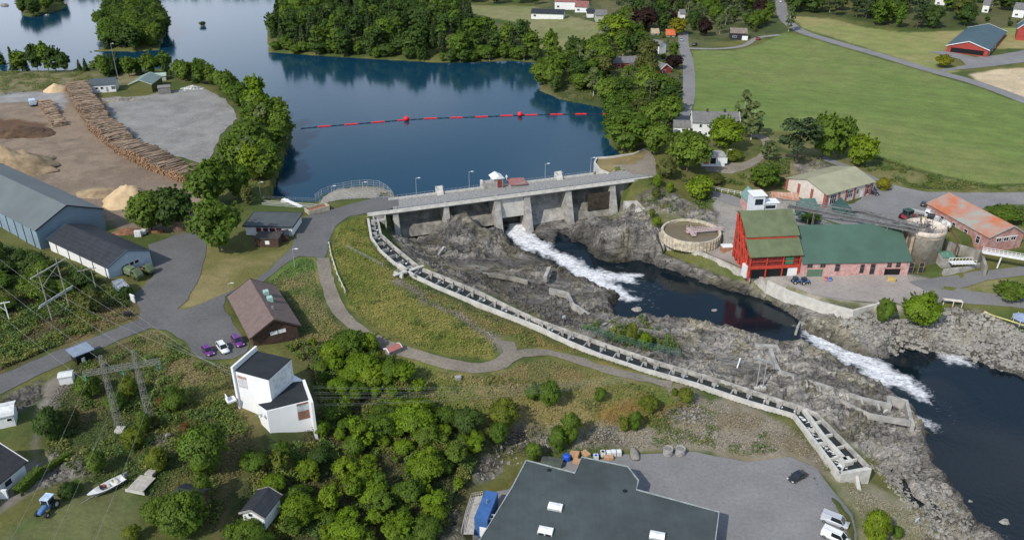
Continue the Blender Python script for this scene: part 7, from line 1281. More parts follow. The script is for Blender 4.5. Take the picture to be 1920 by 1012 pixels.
def truck(name, label, u0, v0, u1, v1, cabm, boxm, kind='box', L_=7.5, cat='truck'):
    a, b = GH(u0, v0), GH(u1, v1); c = (a+b)/2; t = empty(name, (c.x, c.y, hz1(c.x, c.y)+.1), math.atan2(b.y-a.y, b.x-a.x), label, cat); h = L_/2; mb = MB()
    loft(mb, [ring(h-2.2, 2.3, .7, 2.5, .12, .95), ring(h-1.0, 2.3, .6, 2.5, .15, .92), ring(h-.25, 2.25, .55, 1.6, .15, .95), ring(h, 2.1, .6, 1.35, .15, .95)]); cb = mb.build('cab', cabm, t)
    mb = MB(); mb.add([(h-.98, -1.0, 1.55), (h-.98, 1.0, 1.55), (h-1.12, .95, 2.38), (h-1.12, -.95, 2.38)], [(0, 1, 2, 3)]); 
    for s_ in (-1, 1): mb.box((h-1.6, s_*1.13, 1.95), (.8, .06, .6))
    mb.build('windows', gl, cb); mb = MB(); mb.b2(-h, h-.6, -.45, .45, .55, .85); mb.build('chassis', blk, t); mb = MB()
    if kind == 'box': mb.b2(-h, h-2.4, -1.2, 1.2, .9, 2.9)
    elif kind == 'tilt': mb.add([(-h, -1.2, .95), (h-2.4, -1.2, .95), (h-2.4, 1.2, .95), (-h, 1.2, .95), (-h, -1.2, 2.2), (h-2.4, -1.2, 2.2), (h-2.4, 1.2, 2.2), (-h, 1.2, 2.2), (-h, -.7, 2.7), (h-2.4, -.7, 2.7), (h-2.4, .7, 2.7), (-h, .7, 2.7)], [(3, 2, 1, 0), (0, 1, 5, 4), (4, 5, 9, 8), (8, 9, 10, 11), (10, 6, 7, 11), (2, 3, 7, 6), (1, 2, 6, 10, 9, 5), (3, 0, 4, 8, 11, 7)])
    elif kind == 'mixer': mb.lathe([(.5, 0), (1.1, .8), (1.2, 2.2), (.9, 3.2), (.5, 3.8)], n=14); mb.v = [(-h+z, x, y+1.9) for x, y, z in mb.v]
    else: mb.b2(-h, h-2.4, -1.15, 1.15, .9, 1.05); [mb.b2(-h, h-2.4, s_*1.15-.04, s_*1.15+.04, 1.05, 1.5) for s_ in (-1, 1)]
    mb.build({'box': 'cargo_box', 'tilt': 'tarpaulin', 'mixer': 'drum'}.get(kind, 'cargo_bed'), boxm, t)
    for x in (-h+1.0, -h+2.1, h-1.0):
        for s_ in (-1, 1): mb = MB(); mb.tube((x, s_*.85, .48), (x, s_*1.15, .48), .48, 14); mb.build('wheel', tyre, t)
    return t
army = paint('olive green paint', (.10, .13, .06)); tarp = mat('green tarpaulin', (.13, .17, .10), .9, .15, .8)
truck('old_truck', 'old green truck with grey-green cover nearest the workshop gable wall', 238, 512, 262, 526, army, tarp, 'tilt', 6.5); truck('old_truck', 'old green truck with rusty load bed parked outermost beside the workshop', 256, 503, 286, 515, army, mat('rusty bed', (.30, .13, .08), .85, .3, 1), 'flat', 6.5)
truck('parked_truck', 'small blue and white truck beside the short log stack', 66, 206, 58, 190, paint('blue paint', (.07, .16, .34)), mat('pale blue box', (.45, .55, .65)), 'box', 6.5)
truck('parked_truck', 'white flatbed truck beside the brick warehouse', 1708, 402, 1738, 408, wp, steel, 'flat', 7.5); truck('parked_truck', 'white concrete mixer truck in front of the warehouse doors', 1772, 432, 1750, 420, wp, mat('mixer drum', (.6, .58, .54)), 'mixer', 8)
def tractor(name, label, u, v, rz, m, cm, s_=1.0):
    p = GH(u, v); t = empty(name, (p.x, p.y, p.z+.05), rz, label, 'tractor'); t.scale = (s_, s_, s_); mb = MB(); loft(mb, [ring(.2, 1.0, .8, 1.6, .12), ring(1.4, .95, .8, 1.5, .15), ring(1.9, .8, .85, 1.3, .15)]); mb.build('bonnet', m, t); mb = MB(); mb.b2(-1.6, .25, -.7, .7, .8, 1.5); mb.build('body', m, t)
    mb = MB(); mb.add([(-1.5, -.72, 1.45), (.3, -.72, 1.45), (.3, .72, 1.45), (-1.5, .72, 1.45), (-1.4, -.65, 2.5), (.1, -.65, 2.5), (.1, .65, 2.5), (-1.4, .65, 2.5)], [(3, 2, 1, 0), (4, 5, 6, 7), (0, 1, 5, 4), (1, 2, 6, 5), (2, 3, 7, 6), (3, 0, 4, 7)]); mb.build('cab_windows', gl, t); mb = MB(); mb.b2(-1.55, .25, -.78, .78, 2.5, 2.66); 
    for x in (-1.42, .18):
        for y in (-.7, .7): mb.beam((x, y, 1.4), (x, y*.95, 2.55), .1, .1)
    mb.build('cab_roof', cm, t)
    for x, r in ((-1.1, .8), (1.35, .5)):
        for y in (-1, 1): mb = MB(); mb.tube((x, y*.72, r), (x, y*1.12, r), r, 18); w_ = mb.build('wheel', tyre, t); mb = MB(); mb.tube((x, y*.8, r), (x, y*1.14, r), r*.5, 12); mb.build('rim', mat('pale rim', (.5, .5, .48)), w_)
    return t
tractor('blue_tractor', 'blue tractor with pale roof on the lawn beside the bungalow', 90, 958, math.radians(-100), paint('tractor blue', (.07, .16, .34)), mat('pale blue roof', (.45, .55, .68), .5), 1.0)
tractor('red_loader', 'red machine with dark cab parked beside the white flatbed', 1703, 414, .4, paint('loader red', (.35, .03, .04)), mat('dark green roof', (.04, .08, .07)), 1.5); tractor('yellow_digger', 'small yellow digger between the white trucks', 1737, 419, 2.6, paint('digger yellow', (.5, .36, .05)), rdark, 1.2)
for u, v, lab in ((1493,531,'blue machine left of a pair outside the red mill tower'), (1509,532,'blue machine right of a pair outside the red mill tower')): tractor('blue_tractor', lab, u, v, .2, paint('tractor blue', (.07, .16, .34)), mat('dark cab roof', (.03, .06, .09)), .75)
# motorboat on a trailer
p = GH(203, 918); a, b = GH(236, 893), GH(172, 925); t = empty('motorboat', (p.x, p.y, p.z), math.atan2(b.y-a.y, b.x-a.x), 'white open motorboat with outboard engine on a trailer on the lawn', 'motorboat'); bm_ = mat('boat hull', (.74, .73, .69), .4, .04); mb = MB(); st = [(-3.1, 1.0, .95, .45), (-1.5, 1.15, 1.0, .4), (.5, 1.15, 1.05, .42), (2.0, .85, 1.15, .55), (3.0, .4, 1.3, .85), (3.5, .04, 1.4, 1.15)]
loft(mb, [[(x, -w_, zt), (x, -w_*.8, (zt+zk)/2), (x, 0, zk), (x, w_*.8, (zt+zk)/2), (x, w_, zt), (x, w_*.84, zt+.02), (x, w_*.7, zt-.35 if x < 1.5 else zt+.08), (x, -w_*.7, zt-.35 if x < 1.5 else zt+.08), (x, -w_*.84, zt+.02)] for x, w_, zt, zk in st]); mb.build('hull', bm_, t, False)
for x in (-1.8, -.3): mb = MB(); mb.b2(x, x+.4, -.75, .75, .9, 1.1); mb.build('seat', mat('cream seat', (.55, .52, .42)), t)
mb = MB(); mb.b2(.2, .9, -.5, .1, .8, 1.3); mb.build('console', mat('red seat', (.4, .08, .07)), t); mb = MB(); mb.add([(1.0, -.9, 1.1), (1.3, 0, 1.15), (1.0, .9, 1.1), (.7, .8, 1.55), (1.0, 0, 1.6), (.7, -.8, 1.55)], [(0, 1, 4, 5), (1, 2, 3, 4)]); mb.build('windscreen', gl, t)
mb = MB(); mb.b2(-3.75, -3.15, -.2, .2, .8, 1.6); mb.b2(-3.5, -3.3, -.1, .1, .2, .8); mb.build('outboard_motor', mat('grey motor', (.2, .2, .21)), t)
tt = empty('boat_trailer', (p.x, p.y, p.z), t.rotation_euler.z, 'steel trailer carrying the white motorboat', 'trailer'); mb = MB(); mb.beam((-2.6, -.8, .42), (2.4, -.4, .42), .1, .1); mb.beam((-2.6, .8, .42), (2.4, .4, .42), .1, .1); mb.beam((2.0, 0, .42), (4.8, 0, .35), .12, .1); mb.beam((-1.2, -1, .4), (-1.2, 1, .4), .12, .1); mb.beam((2.4, -.4, .42), (2.4, .4, .42), .1, .1); mb.build('frame', steel, tt)
for s_ in (-1, 1): mb = MB(); mb.tube((-1.2, s_*1.0, .32), (-1.2, s_*1.2, .32), .32, 14); mb.build('wheel', tyre, tt)
# flat wooden trailer
p = GH(266, 912); a, b = GH(250, 925), GH(290, 880); t = empty('wooden_trailer', (p.x, p.y, p.z), math.atan2(b.y-a.y, b.x-a.x), 'weathered wooden flat trailer beside the motorboat', 'trailer'); gw = mat('bleached planks', (.42, .39, .34), .9, .15, 1.5, wave=(1, .3, .25)); mb = MB(); mb.b2(-2.0, 2.0, -1.6, 1.6, .6, .75); mb.build('deck', gw, t); mb = MB(); mb.b2(-2.15, -2.02, -2.2, 1.7, .35, .95); mb.build('tailboard', mat('pale board', (.5, .48, .43)), t)
mb = MB(); mb.b2(2.1, 3.4, -.8, .8, .5, 1.1); mb.build('box', gw, t); mb = MB(); mb.beam((3.4, 0, .5), (5.0, 0, .4), .14, .12); mb.build('drawbar', steel, t)
for s_ in (-1, 1): mb = MB(); mb.tube((0, s_*1.35, .32), (0, s_*1.58, .32), .32, 12); mb.build('wheel', tyre, t)
# ------------------------------------------------------------------ lower car park clutter
def local_thing(name, label, cat, u, v, rz=0, z=None, group=None): p = GH(u, v) if z is None else P3(u, v, z); return empty(name, (p.x, p.y, p.z+.03), rz, label, cat, group)
plk = mat('tan cartons', (.46, .28, .16), .85, .12, 1.5); plw = mat('pallet wood', (.30, .22, .14), .9, .2, 2)
def pallet(label, u, v, rz, lay, top=True):
    t = local_thing('pallet_load', label, 'pallet load', u, v, rz); mb = MB(); 
    for k in range(5): mb.b2(-.95+k*.4, -.7+k*.4, -.65, .65, .1, .16)
    for y in (-.6, 0, .5): mb.b2(-.95, .95, y, y+.1, 0, .1)
    mb.build('pallet', plw, t); rs = random.Random(int(u)); 
    for i in range(2):
        for j in range(2): mb = MB(); h = lay*rs.uniform(.8, 1.1); mb.b2(-.92+i*.94, -.02+i*.94, -.62+j*.64, -.02+j*.64, .17, .17+h); mb.build('carton', plk, t)
pallet('stacked tan cartons on a pallet beside the blue cover', 1077, 856, -.35, 1.0); pallet('tan cartons on the pallet closest to the roof corner', 1083, 868, -.3, .7); pallet('low tan pallet load set apart on the right of the cartons', 1098, 853, -1.0, .5); pallet('single pale tan carton pallet in front of the white totes', 1141, 860, 0, .6)
t = local_thing('covered_stack', 'stack wrapped in bright blue tarpaulin left of the cartons', 'covered stack', 1062, 862, .2); mb = MB(); mb.lathe([(.75, 0), (.85, .3), (.8, 1.2), (.55, 1.45), (.1, 1.5)], n=9); mb.build('tarpaulin', mat('blue tarpaulin', (.02, .10, .55), .45, .15, 2), t)
totw = mat('white tote plastic', (.68, .69, .68), .45, .05)
for i, (u, v, lab) in enumerate(((1117,861,'white liquid tote at the left end with a blue lid'), (1130,854,'white liquid tote with a black lid, second from the left'), (1141,854,'white liquid tote in the middle of the row'), (1150,853,'white liquid tote second from the right end'), (1160,853,'white liquid tote at the right end of the row'))):
    t = local_thing('liquid_tote', lab, 'liquid tote', u, v, 0, None, 'white totes along the car park edge'); mb = MB(); mb.b2(-.48, .48, -.55, .55, .16, 1.1); mb.build('tank', totw, t); mb = MB(); mb.b2(-.52, .52, -.6, .6, 0, .14); mb.build('pallet', plw, t); mb = MB(); 
    for x in (-.5, 0, .5):
        for y in (-.57, .57): mb.beam((x, y, .1), (x, y, 1.12), .04, .04)
    for z in (.4, .75, 1.1):
        for y in (-.57, .57): mb.beam((-.5, y, z), (.5, y, z), .04, .04)
        for x in (-.5, .5): mb.beam((x, -.57, z), (x, .57, z), .04, .04)
    mb.build('cage', steel, t); mb = MB(); mb.lathe([(.22 if i > 1 else .36, 1.1), (.2 if i > 1 else .33, 1.18)], n=10); mb.build('lid', {0: mat('blue tarpaulin', (.02, .10, .55)), 1: blk}.get(i, totw), t)
t = local_thing('dinghy', 'grey covered dinghy standing between totes and cable drums', 'dinghy', 1189, 853, 1.6); mb = MB(); n_ = 16; prof = [(-1.9, .75, .7), (-1.2, .95, .85), (0, 1.0, .9), (1.0, .8, .85), (1.7, .45, .8), (2.1, .05, .7)]; loft(mb, [[(x, -w_, .1+.05*abs(x)), (x, 0, .02), (x, w_, .1+.05*abs(x)), (x, w_*.9, zt*.8), (x, w_*.4, zt), (x, -w_*.4, zt), (x, -w_*.9, zt*.8)] for x, w_, zt in prof]); mb.build('hull', mat('grey canvas', (.24, .22, .19), .9, .2, 2), t, True)
for u, lab in ((1252,'wire cage basket on the left of the pair at the car park edge'), (1275,'wire cage basket on the right of the pair at the car park edge')):
    t = local_thing('wire_basket', lab, 'wire basket', u, 852, 0, None, 'cylindrical wire baskets at the car park edge'); mb = MB(); R0 = .95; Z0 = 1.7
    for k in range(18): a = 2*math.pi*k/18; mb.tube((R0*math.cos(a), R0*math.sin(a), 0), (R0*math.cos(a), R0*math.sin(a), Z0), .035, 4)
    for z in (.02, .35, .7, 1.05, 1.4, Z0):
        for k in range(18): a = 2*math.pi*k/18; b = 2*math.pi*(k+1)/18; mb.beam((R0*math.cos(a), R0*math.sin(a), z), (R0*math.cos(b), R0*math.sin(b), z), .07, .07)
    mb.build('cage', mat('pale wire', (.45, .44, .42), .6), t); mb = MB(); mb.lathe([(R0*.9, .05), (R0*.9, Z0-.25)], n=16); mb.build('liner', mat('grey liner', (.22, .20, .18), .9, .3, 2), t)
t = local_thing('waste_skip', 'grey-green waste skip tucked behind the roof notch', 'skip', 1035, 872, -.27); mb = MB(); mb.add([(-1.9, -.8, 0), (1.9, -.8, 0), (1.9, .8, 0), (-1.9, .8, 0), (-2.2, -.95, 1.4), (2.2, -.95, 1.4), (2.2, .95, 1.4), (-2.2, .95, 1.4)], [(3, 2, 1, 0), (4, 5, 6, 7), (0, 1, 5, 4), (1, 2, 6, 5), (2, 3, 7, 6), (3, 0, 4, 7)]); mb.build('bin', mat('grey green steel', (.12, .15, .12), .7, .2), t); mb = MB(); mb.b2(-2.1, 2.1, -.88, .88, 1.403, 1.45); mb.build('cover', mat('dark net', (.07, .08, .07)), t)
# blue container cabin with wooden deck
q = [P3(889,970,-4.4), P3(910,919,-4.4), P3(932,925,-4.4), P3(908,968,-4.4)]; t = empty('blue_cabin', (q[0].x, q[0].y, -8.6), 0, 'blue container cabin with white door standing left of the flat-roofed building', 'cabin'); o0 = Vector((q[0].x, q[0].y, 0)); Pq = [((p-o0).x, (p-o0).y) for p in q]; bl = mat('blue container', (.045, .12, .30), .55, .12, .8, wave=(2, 50, 0)); 
d = Vector(Pq[1])-Vector(Pq[0]); e = Vector(Pq[3])-Vector(Pq[0]); d_ = d.normalized(); e_ = Vector((d_.y, -d_.x))*2.5; Pq = [Vector((0, 0)), e_, e_+d, d]; mb = MB(); mb.prism([tuple(p) for p in Pq], -1.0, 4.2); mb.build('body', bl, t); mb = MB(); mb.prism([tuple(p) for p in Pq], 4.203, 4.3); mb.build('roof', bl, t)
en = e_.normalized(); mb = MB(); a = en*1.0-d_*.06; b = en*2.3-d_*.06; mb.prism([tuple(a), tuple(b), tuple(b+d_*.1), tuple(a+d_*.1)], 0, 2.3); mb.build('door', white, t); mb = MB(); c = d*.55+e_*.5; mb.tube((c.x, c.y, 4.2), (c.x, c.y, 5.3), .12); mb.build('chimney', steel, t)
for f in (.2, .34): mb = MB(); a = e_+d*f; mb.beam((a.x, a.y, 3.2), (a.x+2.2, a.y-.7, 3.2), .3, .3); mb.build('strut', white, t)
dk = local_thing('wooden_deck', 'grey wooden deck with railing and steps beside the blue cabin', 'deck', 882, 968, 0, -7.0); o1 = dk.location; DP = [P3(u, v, -7.0)-o1 for u, v in ((884,932),(905,928),(892,975),(888,1000),(868,1000),(872,970))]; mb = MB(); mb.prism([(p.x, p.y) for p in DP], -.2, 0); mb.build('deck_boards', gw, dk); mb = MB(); loop = [DP[5], DP[0], DP[1]]
for a, b in zip(loop[:-1], loop[1:]):
    for z in (.5, 1.0): mb.beam(a+Vector((0, 0, z)), b+Vector((0, 0, z)), .07, .1)
    for k in range(6): p = a+(b-a)*k/5; mb.beam(p, p+Vector((0, 0, 1.05)), .09, .09)
a, b = DP[4]+Vector((-.3, -.5, 0)), DP[5]
for z in (.5, 1.0): mb.beam(a+Vector((0, 0, z)), b+Vector((0, 0, z)), .07, .1)
mb.build('railing', gw, dk); mb = MB(); c0 = P3(880,945,-7)-o1; c1 = P3(872,998,-8.6)-o1; ex = Vector((.9, .1, 0))
for k in range(14): p = c0+(c1-c0)*k/13; mb.box((p.x+1.3, p.y, p.z+.15), (1.1, .26, .06), .2)
mb.build('steps', gw, dk); mb = MB(); 
for p in DP: mb.tube(p, p-Vector((0, 0, 2.5)), .09)
mb.build('post', wood, dk)
# ------------------------------------------------------------------ lamps, poles, signs
lampm = mat('lamp post steel', (.45, .47, .48), .5, .05, metal=.5)
def lamp(label, u, vb, vt, z=None, rz=0, arm=.8, group=None):
    p = GH(u, vb) if z is None else P3(u, vb, z); h = h_of(u, vb, vt, p.z); t = empty('street_lamp', p, rz, label, 'street lamp', group); mb = MB(); mb.tube((0, 0, -.3), (0, 0, h), .11, 8, .06); mb.build('pole', lampm, t); mb = MB(); mb.tube((0, 0, h-.1), (arm, 0, h+.1), .05); mb.build('arm', lampm, t); mb = MB(); loft(mb, [[(arm-.1, -.12, h+.02), (arm-.1, .12, h+.02), (arm-.1, .1, h+.2), (arm-.1, -.1, h+.2)], [(arm+.7, -.16, h+.05), (arm+.7, .16, h+.05), (arm+.7, .1, h+.18), (arm+.7, -.1, h+.18)]]); mb.build('lamp_head', mat('lamp head', (.66, .68, .70), .4), t)
for a in (('slim lamp post on the dam nearest the caged basin',781,363,334,3), ('slim lamp post on the dam left of the red-doored hut',880,351,322,3), ('slim lamp post on the dam between hut and gravel apron',1022,336,307,3), ('slim lamp post at the right end of the dam',1107,326,296,3), ('lamp post at the left corner of the caged basin',623,369,349,3), ('lamp post standing in the caged basin',681,362,342,3), ('lamp post behind the white office at the water',489,368,342,3), ('white lamp post on the grass tip beside the approach road',553,502,467,None), ('lamp post at the corner of the brown lodge roof',430,548,531,None), ('leaning lamp mast on the gravel yard',346,190,170,None), ('tall thin mast behind the yard house',222,150,82,None), ('thin pole at the double garage',1361,306,281,None), ('grey lamp on the tan field edge',1898,175,147,None)): lamp(*a)
# lattice portal mast
def lattice(mb, a, b, w0, w1, n_, r=.06):
    a = Vector(a); b = Vector(b); d = (b-a).normalized(); u = d.cross(Vector((0, 1, 0))).normalized(); w_ = d.cross(u)
    C_ = [(1, 1), (1, -1), (-1, -1), (-1, 1)]; pr = None
    for i in range(n_+1):
        f = i/n_; h = (w0+(w1-w0)*f)/2; q = [a+(b-a)*f+u*(x*h)+w_*(y*h) for x, y in C_]
        if pr:
            for k in range(4): mb.beam(pr[k], q[k], r*1.4, r*1.4); mb.beam(pr[k], q[(k+1) % 4], r, r)
        for k in range(4): mb.beam(q[k], q[(k+1) % 4], r, r)
        pr = q
m0, m1_ = GH(226, 808), GH(284, 797); zt = 17.5; pt = empty('lattice_pylon', m0, 0, 'grey steel portal pylon with two lattice legs over the gardens', 'pylon'); tops = [P3(188,663,m0.z+zt), P3(247,650,m1_.z+zt)]; gm_ = mat('pylon steel', (.27, .26, .24), .6, .1, metal=.3)
legs = []
for g_, tp in ((m0, tops[0]), (m1_, tops[1])):
    mb = MB(); b = g_-m0; lattice(mb, b, b+Vector((0, 0, zt)), 1.2, .5, 10, .045); mb.build('leg', gm_, pt); legs.append(b)
    mb = MB(); mb.box(tuple(b+Vector((0, 0, .1))), (1.6, 1.6, 1.2)); mb.build('footing', concL, pt)
d = (legs[1]-legs[0]); dn_ = d.normalized(); A_ = legs[0]-dn_*3.6+Vector((0, 0, 14.3)); B_ = legs[1]+dn_*4.2+Vector((0, 0, 14.3)); mb = MB(); lattice(mb, A_, B_, .8, .8, 10, .045); mb.build('crossarm', gm_, pt)
ins = mat('green glass insulator', (.04, .22, .16), .2); INS = []
for f in (.02, .5, .98):
    p = A_+(B_-A_)*f; mb = MB(); mb.tube(p, p-Vector((0, 0, 1.8)), .05)
    for k in range(8): mb.lathe([(.07, -.4-k*.17), (.17, -.45-k*.17), (.07, -.5-k*.17)], (p.x, p.y, p.z), 8)
    mb.build('insulator', ins, pt); INS.append(p-Vector((0, 0, 1.8))+m0)
# wooden H-frame
a, b = GH(98, 600), GH(131, 578); t = empty('wooden_pole_frame', a, 0, 'wooden twin-pole power frame in the scrub below the workshop', 'power pole'); hb = b-a; Hh = 13.5; wdp = mat('grey pole wood', (.26, .24, .2), .9, .15)
for o_ in (Vector((0, 0, 0)), hb): mb = MB(); mb.tube(o_-Vector((0, 0, .5)), o_+Vector((0, 0, Hh)), .19, 8, .13); mb.build('pole', wdp, t)
dn_ = Vector((hb.x, hb.y, 0)).normalized(); 
for z, e, nm in ((4.6, 2.4, 'crossarm'), (4.9, 2.4, 'crossarm'), (12.2, 2.6, 'crossarm')): mb = MB(); off = Vector((0, -.25 if z == 4.6 else .25, 0)); mb.beam(-dn_*e+Vector((0, 0, z))+off, hb+dn_*e+Vector((0, 0, z))+off, .2, .22); mb.build(nm, mat('pale arm', (.42, .42, .39)), t)
mb = MB(); mb.beam((0, 0, 9), hb+Vector((0, 0, 11.8)), .1, .1); mb.beam(Vector((0, 0, 11.8)), hb+Vector((0, 0, 9)), .1, .1); mb.build('brace', wdp, t); mb = MB(); mb.beam((0, 0, .8), hb+Vector((0, 0, .9)), .1, .1); mb.build('brace', wdp, t)
HW = [a+(-dn_*2.4+Vector((0, 0, 12.3))), a+hb*.5+Vector((0, 0, 12.3)), a+hb+dn_*2.4+Vector((0, 0, 12.3))]
for u, vb, vt, lab in ((183,552,502,'single wooden pole in the scrub right of the twin-pole frame'), (166,540,505,'short dark wooden pole against the white workshop wall'), (18,600,566,'pale steel pole with arms at the left picture edge'),):
    p = GH(u, vb); h = h_of(u, vb, vt, p.z); t = empty('power_pole', p, .4, lab, 'power pole'); mb = MB(); mb.tube((0, 0, -.3), (0, 0, h), .15, 7, .1); mb.build('pole', white if 'pale' in lab else wdp, t); mb = MB(); mb.beam((-1.6, 0, h-.2), (1.2, 0, h-.2), .18, .16)
    if 'pale' in lab: mb.beam((-1.6, 0, h-.2), (0, 0, h-2.5), .12, .12)
    mb.build('arm', white if 'pale' in lab else wdp, t)
a = GH(1418, 727); b = GH(1430, 727); t = empty('steel_pole_frame', a, 0, 'grey twin-post line frame standing on the rock by the flume', 'power pole'); h = h_of(1418,727,668,a.z)
for o_, hh in ((Vector((0, 0, 0)), h), (b-a, h-1.5)): mb = MB(); mb.tube(o_-Vector((0, 0, 1)), o_+Vector((0, 0, hh)), .16, 8, .12); mb.build('pole', lampm, t); mb = MB(); mb.box(tuple(o_), (1.3, 1.3, .8)); mb.build('footing', concL, t)
mb = MB(); mb.beam((-1.5, 0, h-.4), Vector((b-a).x+1.4) if False else Vector(((b-a).x+1.4, 0, h-1.9)), .25, .3); mb.beam((-1.2, .5, h-.9), Vector(((b-a).x+1.2, .5, h-2.4)), .15, .2); mb.build('crossarm', lampm, t); PF = a+Vector((0, 0, h-.4))
wirem = mat('line wire', (.3, .3, .28), .5, .02, 1)
def wire(a, b, sag, label, r=.03, group=None):
    mb = MB(); n_ = 28; P = [a+(b-a)*(i/n_)-Vector((0, 0, sag*4*(i/n_)*(1-i/n_))) for i in range(n_+1)]
    for p, q in zip(P[:-1], P[1:]): mb.tube(p-a, q-a, r, 4)
    o = mb.build('power_line', wirem); o.location = a; tag(o, label, 'power line', group)
G1 = 'lines from the white tower to the rock frame'
for i, (u, v) in enumerate(((586,724),(588,735),(588,744),(588,757))):
    for k in (0, 1): wire(P3(u, v+k*3, 6.4-i*.4), PF+Vector((-1+i*.7+k*.3, .2*i, -.3*k)), 3.0, 'overhead line stretched from the white tower across the slope', .012, G1)
for p, lab, r in ((INS[0], 'left', .015), (INS[1], 'middle', .015), (INS[2], 'right', .015)): wire(p, p+Vector((6+r, -62, -6)), 1.5, lab+' overhead line running down from the lattice pylon over the lawn', r, 'lines below the lattice pylon')
tl = P3(438,692,10.5)
for i, (e, lab) in enumerate(((INS[0], 'lowest'), (INS[1], 'second'), (INS[2], 'third'))): wire(HW[i]+Vector((-45, 26, 1)), e+Vector((0, 0, .1)), 2.5, lab+' overhead line from the left edge to the lattice pylon', .02, 'lines left of the lattice pylon')
for i in range(3): wire(HW[i], tl+Vector((0, 0, -i*.9)), 2.0, ('upper', 'middle', 'lower')[i]+' line from the twin-pole frame to the white tower', .02, 'lines from the twin-pole frame')
# ------------------------------------------------------------------ reservoir boom
bt = empty('floating_boom', P3(567,240,0), 0, 'floating boom of dark and red floats strung across the reservoir', 'floating boom'); o0 = bt.location.copy(); BP = resample([P3(u, v, .12) for u, v in ((563,241),(607,237),(659,233),(709,229),(757,225),(807,222),(856,220.5),(903,219),(950,217),(996,215.6),(1043,214.5),(1090,214),(1140,213.5))], 2.6); dkf = mat('black float', (.02, .03, .045), .5); rdf = mat('red float', (.75, .02, .03), .45, .05)
redp = [P3(u, v, .1) for u, v in ((607,237),(659,233),(709,229),(757,225),(807,222),(856,220.5),(903,219),(950,217),(996,215.6),(1043,214.5),(1090,214),(1136,213.5))]
for a, b in zip(BP[:-1], BP[1:]):
    m_ = (a+b)/2; d = (b-a); isr = min((m_-r_).length for r_ in redp) < 1.5; mb = MB(); mb.tube(a+d*.06-o0, b-d*.06-o0, .32 if isr else .18, 8); mb.build('red_float' if isr else 'black_float', rdf if isr else dkf, bt)
for u, v, lab in ((762,222.5,'left'), (975,214.5,'right')):
    p = P3(u, v, .9); mb = MB(); mb.lathe([(.2, -1.1), (.9, -.6), (1.15, 0), (.9, .7), (.2, 1.1)], tuple(p-o0), 14); mb.build('round_buoy', rdf, bt, True)
# ------------------------------------------------------------------ dam approach
def fence(name, label, pts, h, m, post=2.5, rails=3, vert=0, r=.05, vr=.02):
    P = resample([P3(*p) for p in pts], post); t = empty(name, P[0], 0, label, 'fence'); o0 = P[0]; P = [p-o0 for p in P]; mb = MB()
    for a, b in zip(P[:-1], P[1:]):
        for k in range(rails): z = h*(k+1)/rails; mb.beam(a+Vector((0, 0, z)), b+Vector((0, 0, z)), r*.8, r)
        if vert:
            n_ = int((b-a).length/vert)
            for i in range(n_): p = a+(b-a)*i/n_; mb.beam(p, p+Vector((0, 0, h)), vr, vr)
    mb.build('mesh_panel' if vert else 'rail', m, t)
    for p in P: mb = MB(); mb.tube(p-Vector((0, 0, .3)), p+Vector((0, 0, h+.05)), r, 5); mb.build('post', m, t)
cf = mat('chain link', (.40, .42, .41), .6)
fence('wire_fence', 'chain-link fence curving round the basin at the left end of the dam', [(592,377,2.9),(604,368,2.9),(628,358,2.9),(660,352,2.9),(690,350,2.9),(712,352,2.9),(728,362,2.9),(738,374,2.9)], 2.4, cf, 2.5, 3, .45); fence('wire_fence', 'inner chain-link fence beside the approach road at the dam', [(600,384,3),(640,374,3),(690,372,3),(735,374,3)], 1.6, cf, 2.5, 2, .5)
drape('gravel_bank', gp([(600,383),(606,370),(640,358),(690,353),(715,356),(730,366),(736,374),(690,372),(640,375)]), ground_mat('bank stones', .8, (.26, .24, .20), .4), .12, 1.5, .3)
rubble(gp([(600,383),(606,370),(640,358),(690,353),(715,356),(730,366),(736,374),(690,372),(640,375)]), 260, .2, .6, 'rubble', 'stones filling the fenced basin beside the dam', 11, rkm)
fence('railing', 'grey railing along the water behind the office', [(495,374,2.6),(530,375,2.6),(592,378,2.9)], 1.1, steel, 2.5, 2, .5); fence('wire_fence', 'green mesh fence along the rocks beside the fish ladder', [(1090,618,-5.8),(1150,637,-6.2),(1215,655,-6.8),(1275,668,-7.4)], 2.0, mat('green mesh', (.06, .16, .12), .7), 2.5, 3, .25, .06, .03)
fence('railing', 'white railing above the sunken yard left of the hopper', [(1330,354,.6),(1365,361,.2),(1400,367,-.2)], 1.1, white, 2.2, 2, 0, .09); fence('railing', 'white roadside barrier beside the gravel bend', [(617,458,2.6),(621,480,2.5),(632,515,2),(647,548,1.6)], .7, concL, 3, 1, 0, .22)
fence('railing', 'twin grey handrail leading down the grass to the ladder', [(650,464,2.6),(685,482,1.8),(718,499,1.2)], .8, steel, 2, 2, 0, .08)
t = empty('intake_bridge', P3(493,384,2.6), 0, 'red-brown footbridge and white ramp of the water intake behind the office', 'footbridge'); b_ = P3(598,392,2.6)-P3(493,384,2.6); mb = MB(); mb.beam((0, 0, 0), b_, 1.8, .35); mb.build('deck', mat('red brown deck', (.30, .12, .10), .8, .15), t); mb = MB(); a = P3(531,373,4)-P3(493,384,2.6); c = P3(566,388,3.2)-P3(493,384,2.6); mb.beam(a, c, 1.2, .3); mb.build('ramp', white, t); mb = MB(); mb.box((a.x+.5, a.y-.3, a.z-1.2), (2.2, 1.6, 2.2)); mb.build('block', concL, t)
mb = MB(); q_ = Vector((0, 1, 0))
for z in (.6, 1.1): mb.beam(q_+Vector((0, 0, z)), b_+q_+Vector((0, 0, z)), .07, .07); mb.beam(-q_+Vector((0, 0, z)), b_-q_+Vector((0, 0, z)), .07, .07)
mb.build('railing', white, t)
